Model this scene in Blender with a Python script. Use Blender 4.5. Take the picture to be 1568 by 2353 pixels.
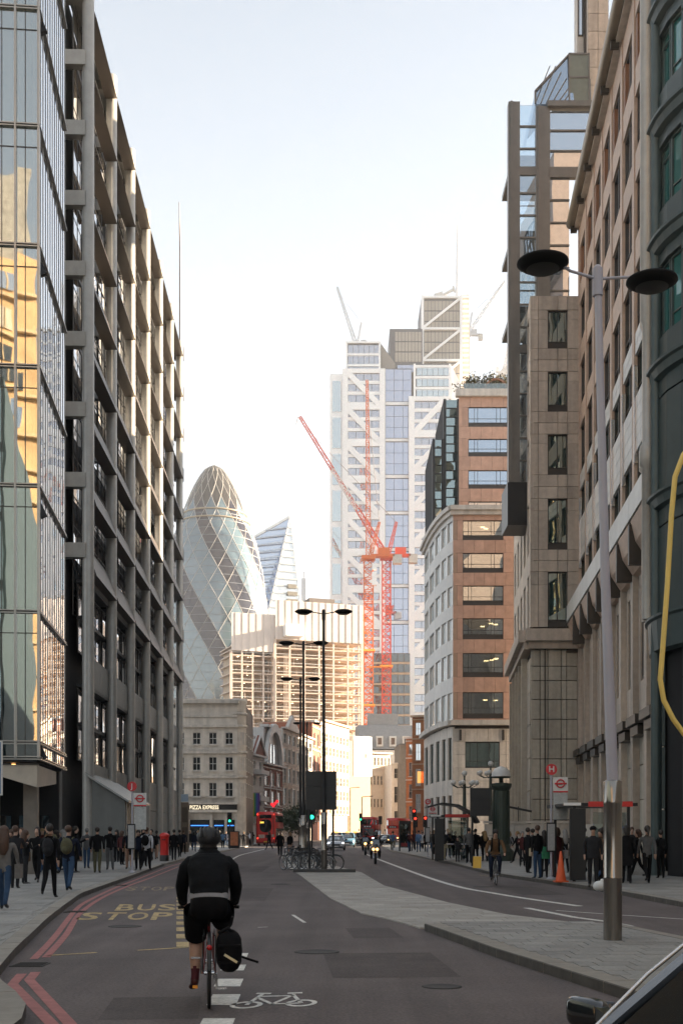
import bpy, math, random
from mathutils import Vector, Matrix
R = math.radians
random.seed(7)
SC = bpy.context.scene
COL = SC.collection
for o in list(bpy.data.objects): bpy.data.objects.remove(o)

# ------------------------------------------------------------------ camera, sky, sun, exposure
cam_d = bpy.data.cameras.new('camera'); cam = bpy.data.objects.new('camera', cam_d); COL.objects.link(cam)
cam.location = (0, 0, 1.7); cam.rotation_euler = (R(90), 0, 0)
cam_d.sensor_fit = 'VERTICAL'; cam_d.sensor_height = 36.0; cam_d.sensor_width = 24.0
cam_d.lens = 2800 / 2352 * 36.0; cam_d.shift_y = (1912 - 1176) / 2352
cam_d.clip_start = 0.2; cam_d.clip_end = 6000
SC.camera = cam
HAZE = 0.00016
SUN_EL, SUN_AZ = 14.0, 80.0          # azimuth clockwise from +Y (the view direction)
w = bpy.data.worlds.new('World'); SC.world = w; w.use_nodes = True
wn = w.node_tree; wn.nodes.clear()
sky = wn.nodes.new('ShaderNodeTexSky'); sky.sky_type = 'NISHITA'; sky.sun_disc = False
sky.sun_elevation = R(SUN_EL); sky.sun_rotation = R(SUN_AZ)
sky.air_density = 1.0; sky.dust_density = 1.5; sky.ozone_density = 2.0
hs = wn.nodes.new('ShaderNodeHueSaturation'); hs.inputs['Saturation'].default_value = 0.5; hs.inputs['Value'].default_value = 1.0
bg = wn.nodes.new('ShaderNodeBackground'); bg.inputs['Strength'].default_value = 0.10
wo = wn.nodes.new('ShaderNodeOutputWorld')
# thin high haze: pale at the horizon all the way round, thinning towards the zenith
tc = wn.nodes.new('ShaderNodeTexCoord'); sx = wn.nodes.new('ShaderNodeSeparateXYZ'); wn.links.new(tc.outputs['Generated'], sx.inputs[0])
ab = wn.nodes.new('ShaderNodeMath'); ab.operation = 'ABSOLUTE'; wn.links.new(sx.outputs['Z'], ab.inputs[0])
hr = wn.nodes.new('ShaderNodeMapRange'); hr.inputs[1].default_value = 0.0; hr.inputs[2].default_value = 0.75; hr.inputs[3].default_value = 0.85; hr.inputs[4].default_value = 0.6
wn.links.new(ab.outputs[0], hr.inputs[0])
hc = wn.nodes.new('ShaderNodeMix'); hc.data_type = 'RGBA'; 
cr_ = wn.nodes.new('ShaderNodeValToRGB'); cr_.color_ramp.elements[0].color = (.195, .20, .204, 1); cr_.color_ramp.elements[1].color = (.055, .063, .067, 1); cr_.color_ramp.elements[1].position = .62
vs_ = wn.nodes.new('ShaderNodeVectorMath'); vs_.operation = 'SCALE'; vs_.inputs['Scale'].default_value = 10.0
wn.links.new(ab.outputs[0], cr_.inputs[0]); wn.links.new(cr_.outputs[0], vs_.inputs[0]); wn.links.new(vs_.outputs[0], hc.inputs['B'])
wn.links.new(hr.outputs[0], hc.inputs['Factor']); wn.links.new(sky.outputs[0], hs.inputs['Color']); wn.links.new(hs.outputs[0], hc.inputs['A'])
wn.links.new(hc.outputs['Result'], bg.inputs['Color']); wn.links.new(bg.outputs[0], wo.inputs['Surface'])
sd = bpy.data.lights.new('sun', 'SUN'); sun = bpy.data.objects.new('sun', sd); COL.objects.link(sun)
sd.energy = 5.0; sd.angle = R(0.5); sd.color = (1.0, 0.80, 0.58)
sv = Vector((math.sin(R(SUN_AZ)) * math.cos(R(SUN_EL)), math.cos(R(SUN_AZ)) * math.cos(R(SUN_EL)), math.sin(R(SUN_EL))))
sun.rotation_euler = sv.to_track_quat('Z', 'Y').to_euler()
SC.view_settings.view_transform = 'Standard'; SC.view_settings.look = 'None'
SC.view_settings.exposure = 2.78; SC.view_settings.gamma = 1.0; SC.view_settings.use_curve_mapping = False
SC.cycles.max_bounces = 12; SC.cycles.diffuse_bounces = 6; SC.cycles.glossy_bounces = 4; SC.cycles.transparent_max_bounces = 12
SC.cycles.caustics_reflective = True; SC.cycles.blur_glossy = 1.0; SC.cycles.caustics_refractive = False
SC.cycles.sample_clamp_indirect = 6.0

# ------------------------------------------------------------------ survey: points measured off the street plan
F_, HZ_, CX_ = 2800.0, 1912.0, 784.0
def G(px, py, z=0.0):                    # a point on the ground
    Y = F_ * (1.7 - z) / (py - HZ_); return ((px - CX_) * Y / F_, Y)
def XA(px, Y): return (px - CX_) * Y / F_
def ZA(py, Y): return 1.7 + (HZ_ - py) * Y / F_

# ------------------------------------------------------------------ materials
MATS = {}
def mat(name, col, rough=0.7, metal=0.0, var=0.12, scale=1.5, bump=0.0, bscale=40.0, piece=0.0, spec=0.5, streak=0.0, smap=(1.6, 1.6, 0.12), speck=0.0, emit=None, coat=0.0):
    if name in MATS: return MATS[name]
    m = bpy.data.materials.new(name); m.use_nodes = True; nt = m.node_tree; N = nt.nodes; L = nt.links
    b = N['Principled BSDF']
    b.inputs['Roughness'].default_value = rough; b.inputs['Metallic'].default_value = metal
    b.inputs['Specular IOR Level'].default_value = spec
    if coat: b.inputs['Coat Weight'].default_value = coat; b.inputs['Coat Roughness'].default_value = 0.05
    c = (*col, 1)
    if emit:
        b.inputs['Emission Color'].default_value = c; b.inputs['Emission Strength'].default_value = emit
        b.inputs['Base Color'].default_value = c
    elif var or piece or streak:
        g = N.new('ShaderNodeNewGeometry')
        nz = N.new('ShaderNodeTexNoise'); nz.inputs['Scale'].default_value = scale; nz.inputs['Detail'].default_value = 5; nz.inputs['Roughness'].default_value = 0.62
        L.new(g.outputs['Position'], nz.inputs['Vector'])
        mr = N.new('ShaderNodeMapRange'); mr.inputs[1].default_value = 0.3; mr.inputs[2].default_value = 0.7
        mr.inputs[3].default_value = 1 - var; mr.inputs[4].default_value = 1 + var
        L.new(nz.outputs['Fac'], mr.inputs[0]); val = mr.outputs[0]
        if streak:
            mp = N.new('ShaderNodeMapping'); mp.inputs['Scale'].default_value = smap; L.new(g.outputs['Position'], mp.inputs[0])
            n2 = N.new('ShaderNodeTexNoise'); n2.inputs['Scale'].default_value = 1.3; n2.inputs['Detail'].default_value = 4; L.new(mp.outputs[0], n2.inputs['Vector'])
            m2 = N.new('ShaderNodeMapRange'); m2.inputs[1].default_value = 0.3; m2.inputs[2].default_value = 0.7; m2.inputs[3].default_value = 1 - streak; m2.inputs[4].default_value = 1 + streak * 0.5
            L.new(n2.outputs['Fac'], m2.inputs[0])
            mu = N.new('ShaderNodeMath'); mu.operation = 'MULTIPLY'; L.new(val, mu.inputs[0]); L.new(m2.outputs[0], mu.inputs[1]); val = mu.outputs[0]
        if speck:
            n3 = N.new('ShaderNodeTexNoise'); n3.inputs['Scale'].default_value = 28; n3.inputs['Detail'].default_value = 3; L.new(g.outputs['Position'], n3.inputs['Vector'])
            m4 = N.new('ShaderNodeMapRange'); m4.inputs[1].default_value = 0.3; m4.inputs[2].default_value = 0.7; m4.inputs[3].default_value = 1 - speck; m4.inputs[4].default_value = 1 + speck
            L.new(n3.outputs['Fac'], m4.inputs[0]); mu = N.new('ShaderNodeMath'); mu.operation = 'MULTIPLY'; L.new(val, mu.inputs[0]); L.new(m4.outputs[0], mu.inputs[1]); val = mu.outputs[0]
        if piece:
            oi = N.new('ShaderNodeObjectInfo'); m3 = N.new('ShaderNodeMapRange'); m3.inputs[3].default_value = 1 - piece; m3.inputs[4].default_value = 1 + piece
            L.new(oi.outputs['Random'], m3.inputs[0])
            mu = N.new('ShaderNodeMath'); mu.operation = 'MULTIPLY'; L.new(val, mu.inputs[0]); L.new(m3.outputs[0], mu.inputs[1]); val = mu.outputs[0]
        vm = N.new('ShaderNodeVectorMath'); vm.operation = 'SCALE'; vm.inputs[0].default_value = col; L.new(val, vm.inputs['Scale'])
        L.new(vm.outputs[0], b.inputs['Base Color'])
    else:
        b.inputs['Base Color'].default_value = c
    if bump:
        g = N.new('ShaderNodeNewGeometry')
        nb = N.new('ShaderNodeTexNoise'); nb.inputs['Scale'].default_value = bscale; nb.inputs['Detail'].default_value = 4
        L.new(g.outputs['Position'], nb.inputs['Vector'])
        bp = N.new('ShaderNodeBump'); bp.inputs['Strength'].default_value = bump; bp.inputs['Distance'].default_value = 0.02
        L.new(nb.outputs['Fac'], bp.inputs['Height']); L.new(bp.outputs[0], b.inputs['Normal'])
    MATS[name] = m; return m

def glass(name, tint=(0.5, 0.6, 0.6), refl=0.5, rcol=(0.9, 0.95, 1.0), wob=0.012, body=None, rough=0.015):
    """window glass: a mirror film over tinted clear glass (or over a dark body), slightly uneven from pane to pane"""
    if name in MATS: return MATS[name]
    m = bpy.data.materials.new(name); m.use_nodes = True; nt = m.node_tree; N = nt.nodes; L = nt.links; N.clear()
    out = N.new('ShaderNodeOutputMaterial'); mix = N.new('ShaderNodeMixShader'); gl = N.new('ShaderNodeBsdfGlossy')
    gl.inputs['Color'].default_value = (*rcol, 1); gl.inputs['Roughness'].default_value = rough
    if body is None:
        tr = N.new('ShaderNodeBsdfTransparent'); tr.inputs['Color'].default_value = (*tint, 1)
    else:
        tr = N.new('ShaderNodeBsdfDiffuse'); tr.inputs['Color'].default_value = (*body, 1)
    fr = N.new('ShaderNodeFresnel'); fr.inputs['IOR'].default_value = 1.5
    mr = N.new('ShaderNodeMapRange'); mr.inputs[1].default_value = 0.0; mr.inputs[2].default_value = 1.0; mr.inputs[3].default_value = refl; mr.inputs[4].default_value = 1.0
    L.new(fr.outputs[0], mr.inputs[0]); L.new(mr.outputs[0], mix.inputs[0])
    g = N.new('ShaderNodeNewGeometry'); oi = N.new('ShaderNodeObjectInfo')
    nz = N.new('ShaderNodeTexNoise'); nz.noise_dimensions = '4D'; nz.inputs['Scale'].default_value = 0.55; nz.inputs['Detail'].default_value = 1.5
    L.new(g.outputs['Position'], nz.inputs['Vector'])
    mw = N.new('ShaderNodeMath'); mw.operation = 'MULTIPLY'; mw.inputs[1].default_value = 40; L.new(oi.outputs['Random'], mw.inputs[0]); L.new(mw.outputs[0], nz.inputs['W'])
    sub = N.new('ShaderNodeVectorMath'); sub.operation = 'SUBTRACT'; sub.inputs[1].default_value = (0.5, 0.5, 0.5); L.new(nz.outputs['Color'], sub.inputs[0])
    sc = N.new('ShaderNodeVectorMath'); sc.operation = 'SCALE'; sc.inputs['Scale'].default_value = wob * 4; L.new(sub.outputs[0], sc.inputs[0])
    ad = N.new('ShaderNodeVectorMath'); ad.operation = 'ADD'; L.new(g.outputs['Normal'], ad.inputs[0]); L.new(sc.outputs[0], ad.inputs[1])
    wn1 = N.new('ShaderNodeTexWhiteNoise'); wn1.noise_dimensions = '1D'; L.new(mw.outputs[0], wn1.inputs['W'])
    s2 = N.new('ShaderNodeVectorMath'); s2.operation = 'SUBTRACT'; s2.inputs[1].default_value = (0.5, 0.5, 0.5); L.new(wn1.outputs['Color'], s2.inputs[0])
    s3 = N.new('ShaderNodeVectorMath'); s3.operation = 'SCALE'; s3.inputs['Scale'].default_value = wob * 3.0; L.new(s2.outputs[0], s3.inputs[0])
    a2 = N.new('ShaderNodeVectorMath'); a2.operation = 'ADD'; L.new(ad.outputs[0], a2.inputs[0]); L.new(s3.outputs[0], a2.inputs[1])
    no = N.new('ShaderNodeVectorMath'); no.operation = 'NORMALIZE'; L.new(a2.outputs[0], no.inputs[0]); L.new(no.outputs[0], gl.inputs['Normal'])
    L.new(tr.outputs[0], mix.inputs[1]); L.new(gl.outputs[0], mix.inputs[2]); L.new(mix.outputs[0], out.inputs['Surface'])
    MATS[name] = m; return m

# ------------------------------------------------------------------ mesh builder
class Mb:
    def __init__(s): s.v = []; s.f = []; s.m = []; s.sm = []
    def add(s, vs, fs, m=0, smooth=False):
        o = len(s.v); s.v += [tuple(v) for v in vs]
        for f in fs: s.f.append(tuple(i + o for i in f)); s.m.append(m); s.sm.append(smooth)
    def box(s, c, d, m=0, rz=0.0, M=None):
        hx, hy, hz = d[0] / 2, d[1] / 2, d[2] / 2
        vs = [Vector((x * hx, y * hy, z * hz)) for z in (-1, 1) for y in (-1, 1) for x in (-1, 1)]
        if rz: rm = Matrix.Rotation(rz, 3, 'Z'); vs = [rm @ v for v in vs]
        if M: vs = [M @ v for v in vs]
        vs = [v + Vector(c) for v in vs]
        s.add(vs, [(0, 2, 3, 1), (4, 5, 7, 6), (0, 1, 5, 4), (1, 3, 7, 5), (3, 2, 6, 7), (2, 0, 4, 6)], m)
    def bar(s, a, b, wd, ht=None, m=0):                  # square bar between two points
        a = Vector(a); b = Vector(b); d = b - a; L = d.length
        if L < 1e-6: return
        q = d.to_track_quat('X', 'Z').to_matrix()
        s.box((a + b) / 2, (L, wd, ht or wd), m, M=q)
    def prism(s, poly, z0, z1, m=0, axis='z'):
        n = len(poly)
        ar = sum(poly[i][0] * poly[(i + 1) % n][1] - poly[(i + 1) % n][0] * poly[i][1] for i in range(n))
        if ar < 0: poly = list(reversed(poly))
        P = (lambda p, z: (p[0], p[1], z)) if axis == 'z' else ((lambda p, z: (z, p[0], p[1])) if axis == 'x' else (lambda p, z: (p[0], -z, p[1])))
        vs = [P(p, z0) for p in poly] + [P(p, z1) for p in poly]
        fs = [tuple(reversed(range(n))), tuple(range(n, 2 * n))] + [(i, (i + 1) % n, n + (i + 1) % n, n + i) for i in range(n)]
        s.add(vs, fs, m)
    def tube(s, pts, r, n=8, m=0, caps=True, closed=False):
        pts = [Vector(p) for p in pts]; k = len(pts); rs = r if isinstance(r, (list, tuple)) else [r] * k
        rings = []; up = None
        for i, p in enumerate(pts):
            a = pts[i - 1] if (i > 0 or closed) else p; b = pts[(i + 1) % k] if (i < k - 1 or closed) else p
            t = (b - a).normalized()
            if up is None:
                up = Vector((0, 0, 1)) if abs(t.z) < 0.9 else Vector((1, 0, 0))
            u = (up - t * up.dot(t)).normalized(); up = u; v = t.cross(u)
            rings.append([p + (u * math.cos(2 * math.pi * j / n) + v * math.sin(2 * math.pi * j / n)) * rs[i] for j in range(n)])
        vs = [q for g in rings for q in g]; fs = []
        for i in range(k if closed else k - 1):
            i2 = (i + 1) % k
            for j in range(n):
                j2 = (j + 1) % n; fs.append((i * n + j, i * n + j2, i2 * n + j2, i2 * n + j))
        s.add(vs, fs, m, True)
        if caps and not closed:
            s.add(rings[0], [tuple(reversed(range(n)))], m); s.add(rings[-1], [tuple(range(n))], m)
    def lathe(s, prof, n=24, c=(0, 0, 0), m=0, a0=0.0, a1=None, smooth=True, caps=True):
        full = a1 is None; a1 = a0 + 2 * math.pi if full else a1; k = n if full else n + 1
        vs = []; fs = []
        for r, z in prof:
            for j in range(k):
                a = a0 + (a1 - a0) * j / n; vs.append((c[0] + r * math.cos(a), c[1] + r * math.sin(a), c[2] + z))
        for i in range(len(prof) - 1):
            for j in range(n):
                j2 = (j + 1) % k; fs.append((i * k + j, i * k + j2, (i + 1) * k + j2, (i + 1) * k + j))
        s.add(vs, fs, m, smooth)
        if full and caps:
            if prof[0][0] > 1e-4: s.add(vs[:k], [tuple(reversed(range(k)))], m)
            if prof[-1][0] > 1e-4: s.add(vs[-k:], [tuple(range(k))], m)
    def ball(s, c, r, n=12, m=0, sq=(1, 1, 1)):
        k = max(4, n // 2); vs = []; fs = []
        for i in range(k + 1):
            t = math.pi * i / k
            for j in range(n):
                a = 2 * math.pi * j / n
                vs.append((c[0] + r * sq[0] * math.sin(t) * math.cos(a), c[1] + r * sq[1] * math.sin(t) * math.sin(a), c[2] - r * sq[2] * math.cos(t)))
        for i in range(k):
            for j in range(n):
                j2 = (j + 1) % n; fs.append((i * n + j, i * n + j2, (i + 1) * n + j2, (i + 1) * n + j))
        s.add(vs, fs, m, True)
    def torus(s, c, Rr, r, n=28, k=8, axis='x', m=0):
        pts = []
        for i in range(n):
            a = 2 * math.pi * i / n; u, v = Rr * math.cos(a), Rr * math.sin(a)
            pts.append({'x': (c[0], c[1] + u, c[2] + v), 'y': (c[0] + u, c[1], c[2] + v), 'z': (c[0] + u, c[1] + v, c[2])}[axis])
        s.tube(pts, r, k, m, closed=True)
    def mesh(s, name, mats):
        me = bpy.data.meshes.new(name); me.from_pydata(s.v, [], s.f)
        for x in (mats if isinstance(mats, (list, tuple)) else [mats]): me.materials.append(x)
        me.polygons.foreach_set('material_index', s.m); me.polygons.foreach_set('use_smooth', s.sm); me.update()
        return me

def link(name, me, parent=None, loc=None, rz=None, **props):
    o = bpy.data.objects.new(name, me); COL.objects.link(o)
    if parent is not None: o.parent = parent
    if loc is not None: o.location = loc
    if rz is not None: o.rotation_euler = (0, 0, rz)
    for k, v in props.items(): o[k] = v
    return o
def thing(name, label, cat, loc=(0, 0, 0), rz=0.0, group=None):
    o = bpy.data.objects.new(name, None); COL.objects.link(o); o.location = loc; o.rotation_euler = (0, 0, rz)
    o.empty_display_size = 0.3
    o['label'] = label; o['category'] = cat
    if group: o['group'] = group
    return o
def solid(name, mb, mats, label, cat, loc=(0, 0, 0), rz=0.0, group=None):
    o = link(name, mb.mesh(name, mats), None, loc, rz, label=label, category=cat)
    if group: o['group'] = group
    return o
def part(name, mb, mats, parent, loc=None, **props): return link(name, mb.mesh(name, mats), parent, loc, **props)
def copy_tree(o, parent=None):
    c = o.copy(); COL.objects.link(c)
    if parent is not None: c.parent = parent
    for ch in list(o.children): copy_tree(ch, c)
    return c

UNIT = {}
def unit(m):
    if m.name not in UNIT:
        b = Mb(); b.box((0, 0, 0), (1, 1, 1)); UNIT[m.name] = b.mesh('block_' + m.name, m)
    return UNIT[m.name]
WINM = {}
class Bld:
    """a building (or any big thing): pieces are laid in the current facade frame: x along the face, outward is -y, z up"""
    LIM = 300
    def __init__(s, name, label, cat='building', loc=(0, 0, 0), rz=0.0, group=None, kind=None):
        s.root = thing(name, label, cat, loc, rz, group); s.n = {}; s.left = {}; s.fr(0, 0, 0)
    def fr(s, x, y, a): s.o = Vector((x, y, 0)); s.a = a; s.q = Matrix.Rotation(a, 3, 'Z'); return s
    def T(s, c): return s.o + s.q @ Vector(c)
    def p(s, name, c, d, m, M=None, parent=None):
        k = s.n.get(name, 0)
        if k >= s.LIM:
            mb = s.left.setdefault((name, m.name), Mb()); q = s.q @ M if M else s.q
            mb.box(s.T(c), d, M=q); return None
        s.n[name] = k + 1
        o = bpy.data.objects.new(name, unit(m)); COL.objects.link(o); o.parent = parent or s.root
        o.location = s.T(c); o.scale = d
        if M: o.rotation_euler = (s.q @ M).to_euler()
        else: o.rotation_euler = (0, 0, s.a)
        return o
    def mm(s, name, a, b, m): return s.p(name, [(a[i] + b[i]) / 2 for i in range(3)], [abs(b[i] - a[i]) for i in range(3)], m)
    def mb(s, name, mb, mats, stuff=False):
        o = link(name, mb.mesh(name, mats), s.root, s.o, s.a)
        if stuff: o['kind'] = 'stuff'
        return o
    def win(s, x0, x1, z0, z1, y, fm, pm, nx=1, nz=1, t=0.07, dep=0.12, zs=None, xs=None, name='window'):
        """framed window with its pane as a sub-part; y is the face of the frame"""
        wd, ht = x1 - x0, z1 - z0
        k = s.n.get(name, 0)
        key = (round(wd, 2), round(ht, 2), fm.name, nx, nz, t, dep, tuple(zs or ()), tuple(xs or ()))
        if k >= s.LIM:
            mb = s.left.setdefault((name, fm.name), Mb()); mp = s.left.setdefault(('pane', pm.name), Mb())
            cz = (z0 + z1) / 2; cx = (x0 + x1) / 2
            for xx in (x0, x1): mb.box(s.T((xx, y + dep / 2, cz)), (t, dep, ht), M=s.q)
            for zz in (z0, z1): mb.box(s.T((cx, y + dep / 2, zz)), (wd - t, dep, t), M=s.q)
            mp.box(s.T((cx, y + dep * 0.8, cz)), (wd - t, 0.02, ht - t), M=s.q); return None
        s.n[name] = k + 1
        if key not in WINM:
            b = Mb(); h = dep / 2
            b.box((t / 2, h, ht / 2), (t, dep, ht)); b.box((wd - t / 2, h, ht / 2), (t, dep, ht))
            b.box((wd / 2, h, t / 2), (wd - 2 * t, dep, t)); b.box((wd / 2, h, ht - t / 2), (wd - 2 * t, dep, t))
            t2 = t * 0.7
            for q in (xs or [i / nx for i in range(1, nx)]): b.box((wd * q, h + 0.01, ht / 2), (t2, dep * 0.8, ht - 2 * t))
            for q in (zs or [i / nz for i in range(1, nz)]): b.box((wd / 2, h + 0.015, ht * q), (wd - 2 * t, dep * 0.7, t2))
            WINM[key] = b.mesh('window_frame', fm)
        o = bpy.data.objects.new(name, WINM[key]); COL.objects.link(o); o.parent = s.root; o.location = s.T((x0, y, z0)); o.rotation_euler = (0, 0, s.a)
        g = bpy.data.objects.new('pane', unit(pm)); COL.objects.link(g); g.parent = o; g.location = (wd / 2, dep * 0.8, ht / 2); g.scale = (wd - t, 0.02, ht - t)
        return o
    def done(s):
        for (nm, mn), mb in s.left.items():
            o = link(nm, mb.mesh(nm, MATS[mn]), s.root, kind='stuff')
        s.left = {}; return s.root
def grid(b, xs, zs, cell, pm, y=0.0, th=0.12, gap=0.02):
    """panels in the cells for which cell(i, j) is true"""
    for j in range(len(zs) - 1):
        for i in range(len(xs) - 1):
            q = cell(i, j)
            if q:
                m = pm if q is True else q
                b.p('panel', ((xs[i] + xs[i + 1]) / 2, y + th / 2, (zs[j] + zs[j + 1]) / 2), (xs[i + 1] - xs[i] - gap, th, zs[j + 1] - zs[j] - gap), m)

FONT_OBJ = {}
def text_mesh(body, size, m, depth=0.004, bold=False):
    cu = bpy.data.curves.new('lettering', 'FONT'); cu.body = body; cu.size = size; cu.extrude = depth; cu.align_x = 'CENTER'; cu.align_y = 'CENTER'
    if bold: cu.offset = size * 0.018
    cu.resolution_u = 3
    o = bpy.data.objects.new('lettering', cu); COL.objects.link(o)
    dg = bpy.context.evaluated_depsgraph_get(); me = bpy.data.meshes.new_from_object(o.evaluated_get(dg)); bpy.data.objects.remove(o)
    me.materials.clear(); me.materials.append(m); return me

# palette
asphalt = mat('asphalt', (0.112, 0.090, 0.085), 0.8, var=0.20, scale=0.45, bump=0.5, bscale=90, streak=0.26, smap=(1.5, .05, 1), speck=.28)
urban = mat('city_ground', (0.09, 0.085, 0.08), 0.9)
paving = mat('paving_stone', (0.25, 0.24, 0.222), 0.75, var=0.18, scale=0.8, bump=0.25, bscale=60, piece=0.14, speck=.16)
paving_l = mat('pale_paving', (0.34, 0.315, 0.28), 0.75, var=0.20, scale=0.9, bump=0.2, bscale=60, piece=0.10, speck=.14)
kerbm = mat('kerb_granite', (0.25, 0.225, 0.19), 0.7, var=0.15, scale=5, bump=0.2, bscale=70, piece=0.10)
white_paint = mat('white_road_paint', (0.62, 0.60, 0.55), 0.7, var=0.2, scale=6, speck=.2)
yellow_paint = mat('yellow_road_paint', (0.40, 0.29, 0.13), 0.7, var=0.45, scale=2.5, speck=.35); worn_yellow = mat('worn_yellow_paint', (0.22, 0.165, 0.10), 0.75, var=0.5, scale=2.5, speck=.35)
red_paint = mat('red_road_paint', (0.33, 0.12, 0.11), 0.7, var=0.25, scale=5)
steelgrey = mat('grey_steel', (0.34, 0.325, 0.295), 0.38, 0.2, var=0.10, scale=2, streak=0.10)
bpanel = mat('grey_panel', (0.16, 0.162, 0.15), 0.55, 0.2, var=0.1, scale=1.5, piece=0.10, streak=0.1)
darkm = mat('dark_metal', (0.022, 0.022, 0.023), 0.45, 0.3, var=0.1)
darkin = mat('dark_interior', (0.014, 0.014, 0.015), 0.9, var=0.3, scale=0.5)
louvre = mat('sunshade_metal', (0.052, 0.038, 0.027), 0.4, 0.2, var=0.1)
frame_l = mat('aluminium_frame', (0.42, 0.38, 0.33), 0.35, 0.6, var=0.08)
frame_d = mat('dark_frame', (0.05, 0.045, 0.04), 0.45, 0.3, var=0.1)
tan = mat('tan_granite', (0.45, 0.39, 0.33), 0.6, var=0.12, scale=3, piece=0.11, streak=0.22)
tan2 = mat('grey_tan_stone', (0.43, 0.395, 0.33), 0.65, var=0.12, scale=3, piece=0.11, streak=0.22)
joint = mat('dark_joint', (0.05, 0.04, 0.033), 0.9, var=0.1)
pale = mat('pale_stone', (0.55, 0.505, 0.45), 0.65, var=0.1, scale=2, piece=0.08, streak=0.2)
terra = mat('red_granite', (0.45, 0.275, 0.20), 0.55, var=0.14, scale=1.2, piece=0.10)
green_m = mat('dark_green_metal', (0.050, 0.072, 0.072), 0.42, 0.25, var=0.12, scale=1.5, piece=0.06)
whitew = mat('white_cladding', (0.82, 0.81, 0.79), 0.5, var=0.05, piece=0.03)
blackp = mat('black_paint', (0.012, 0.012, 0.012), 0.4, var=0.1)
red_p = mat('red_paint', (0.60, 0.028, 0.022), 0.35, var=0.08, coat=0.3)
gl_a = glass('glass_clear_mirror', (0.55, 0.66, 0.66), 0.36, (0.98, 0.96, 0.92), 0.0036)
gl_b = glass('glass_dark_mirror', None, 0.55, (0.95, 0.97, 1.0), 0.010, body=(0.02, 0.022, 0.025))
gl_t = glass('glass_teal', None, 0.30, (0.80, 0.95, 0.95), 0.012, body=(0.02, 0.045, 0.045))
gl_blue = glass('glass_blue', None, 0.45, (0.78, 0.88, 1.0), 0.006, body=(0.06, 0.09, 0.13))
gl_dark = glass('glass_dim', None, 0.10, (0.9, 0.95, 1.0), 0.010, body=(0.014, 0.018, 0.018))
gl_see = glass('glass_shop', (0.6, 0.66, 0.64), 0.12, (0.95, 1, 1), 0.004)
bulb_w = mat('warm_lamp', (1.0, 0.62, 0.25), emit=14.0)
# ------------------------------------------------------------------ ground, road, pavements
g_ = Mb(); g_.add([(-690, -160, 0), (690, -160, 0), (690, 980, 0), (-690, 980, 0)], [(0, 1, 2, 3)])
part('ground', g_, urban, None, kind='structure')
r_ = Mb(); r_.add([(-30, -60, .004), (30, -60, .004), (30, 420, .004), (-30, 420, .004)], [(0, 1, 2, 3)])
road = part('road', r_, asphalt, None, kind='structure')

LK = [(-2.2, -20), (-2.45, 6.0), (-2.74, 10.8), (-3.3, 12.3), (-3.85, 13.5), (-4.05, 14.5), (-4.39, 16.3), (-5.47, 22.8), (-6.1, 27), (-6.77, 31.7), (-7.2, 37.5), (-7.65, 44), (-8.9, 61), (-9.7, 76.8), (-10.7, 132), (-11.4, 164), (-12.0, 200), (-11.5, 240), (-8, 262), (-2.5, 300)]
RK = [(9.4, -30), (8.6, 5), (7.75, 27), (7.45, 34.5), (6.7, 41), (5.95, 47.6), (5.8, 65), (5.55, 70), (4.4, 110), (4.8, 150), (7.5, 185), (12, 215), (13.5, 240), (16, 300)]
IL = [(4.6, -10), (3.6, 8), (2.84, 12.5), (2.1, 16.5), (1.44, 21.0), (1.27, 22.0), (.82, 24.0), (.42, 25.3), (-.27, 31), (-1.6, 47.6), (-2.8, 61), (-4.2, 85), (-4.7, 99), (-4.6, 106)]
IR = [(7.6, -10), (6.5, 8), (5.2, 18.5), (4.7, 21.8), (3.36, 24.9), (2.53, 29.2), (1.34, 38.4), (.84, 51), (-.3, 61), (-2.0, 85), (-3.0, 99), (-4.0, 106)]
def at_y(pl, y):
    for (x0, y0), (x1, y1) in zip(pl, pl[1:]):
        if y0 <= y <= y1: return x0 + (x1 - x0) * (y - y0) / (y1 - y0)
    return pl[-1][0] if y > pl[-1][1] else pl[0][0]
def resample(pl, step):
    out = [Vector(pl[0])]; acc = 0.0
    for a, b in zip(pl, pl[1:]):
        a = Vector(a); b = Vector(b); d = (b - a).length; t = step - acc
        while t <= d: out.append(a + (b - a) * (t / d)); t += step
        acc = d - (t - step)
    return out
def strip(pl, wd, z0, z1, side=1):         # ribbon following a polyline
    mb = Mb(); P = [Vector(p) for p in pl]; k = len(P)
    for i in range(k):
        t = (P[min(i + 1, k - 1)] - P[max(i - 1, 0)]).normalized(); n = Vector((-t.y, t.x)) * side
        a = P[i]; b = P[i] + n * wd; mb.v += [(a.x, a.y, z0), (a.x, a.y, z1), (b.x, b.y, z1), (b.x, b.y, z0)]
    for i in range(k - 1):
        for j in range(4):
            q = (4 * i + j, 4 * i + (j + 1) % 4, 4 * i + 4 + (j + 1) % 4, 4 * i + 4 + j)
            mb.f.append(q); mb.m.append(0); mb.sm.append(False)
    for e in (0, 4 * (k - 1)): mb.f.append((e, e + 1, e + 2, e + 3)); mb.m.append(0); mb.sm.append(False)
    return mb
KS = {}
def kerbs(parent, pl, y0, y1, side, h=0.125, wd=0.26, step=0.92):
    pts = [p for p in resample(pl, step) if y0 <= p.y <= y1]
    for a, b in zip(pts, pts[1:]):
        d = b - a; n = Vector((-d.y, d.x)).normalized() * side; c = (a + b) / 2 + n * wd / 2
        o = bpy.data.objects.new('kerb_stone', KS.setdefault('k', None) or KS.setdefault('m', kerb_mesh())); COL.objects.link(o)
        o.parent = parent; o.location = (c.x, c.y, 0); o.scale = (d.length - 0.012, wd, h + random.uniform(-.003, .003)); o.rotation_euler = (0, 0, math.atan2(d.y, d.x))
    return pts
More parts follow.
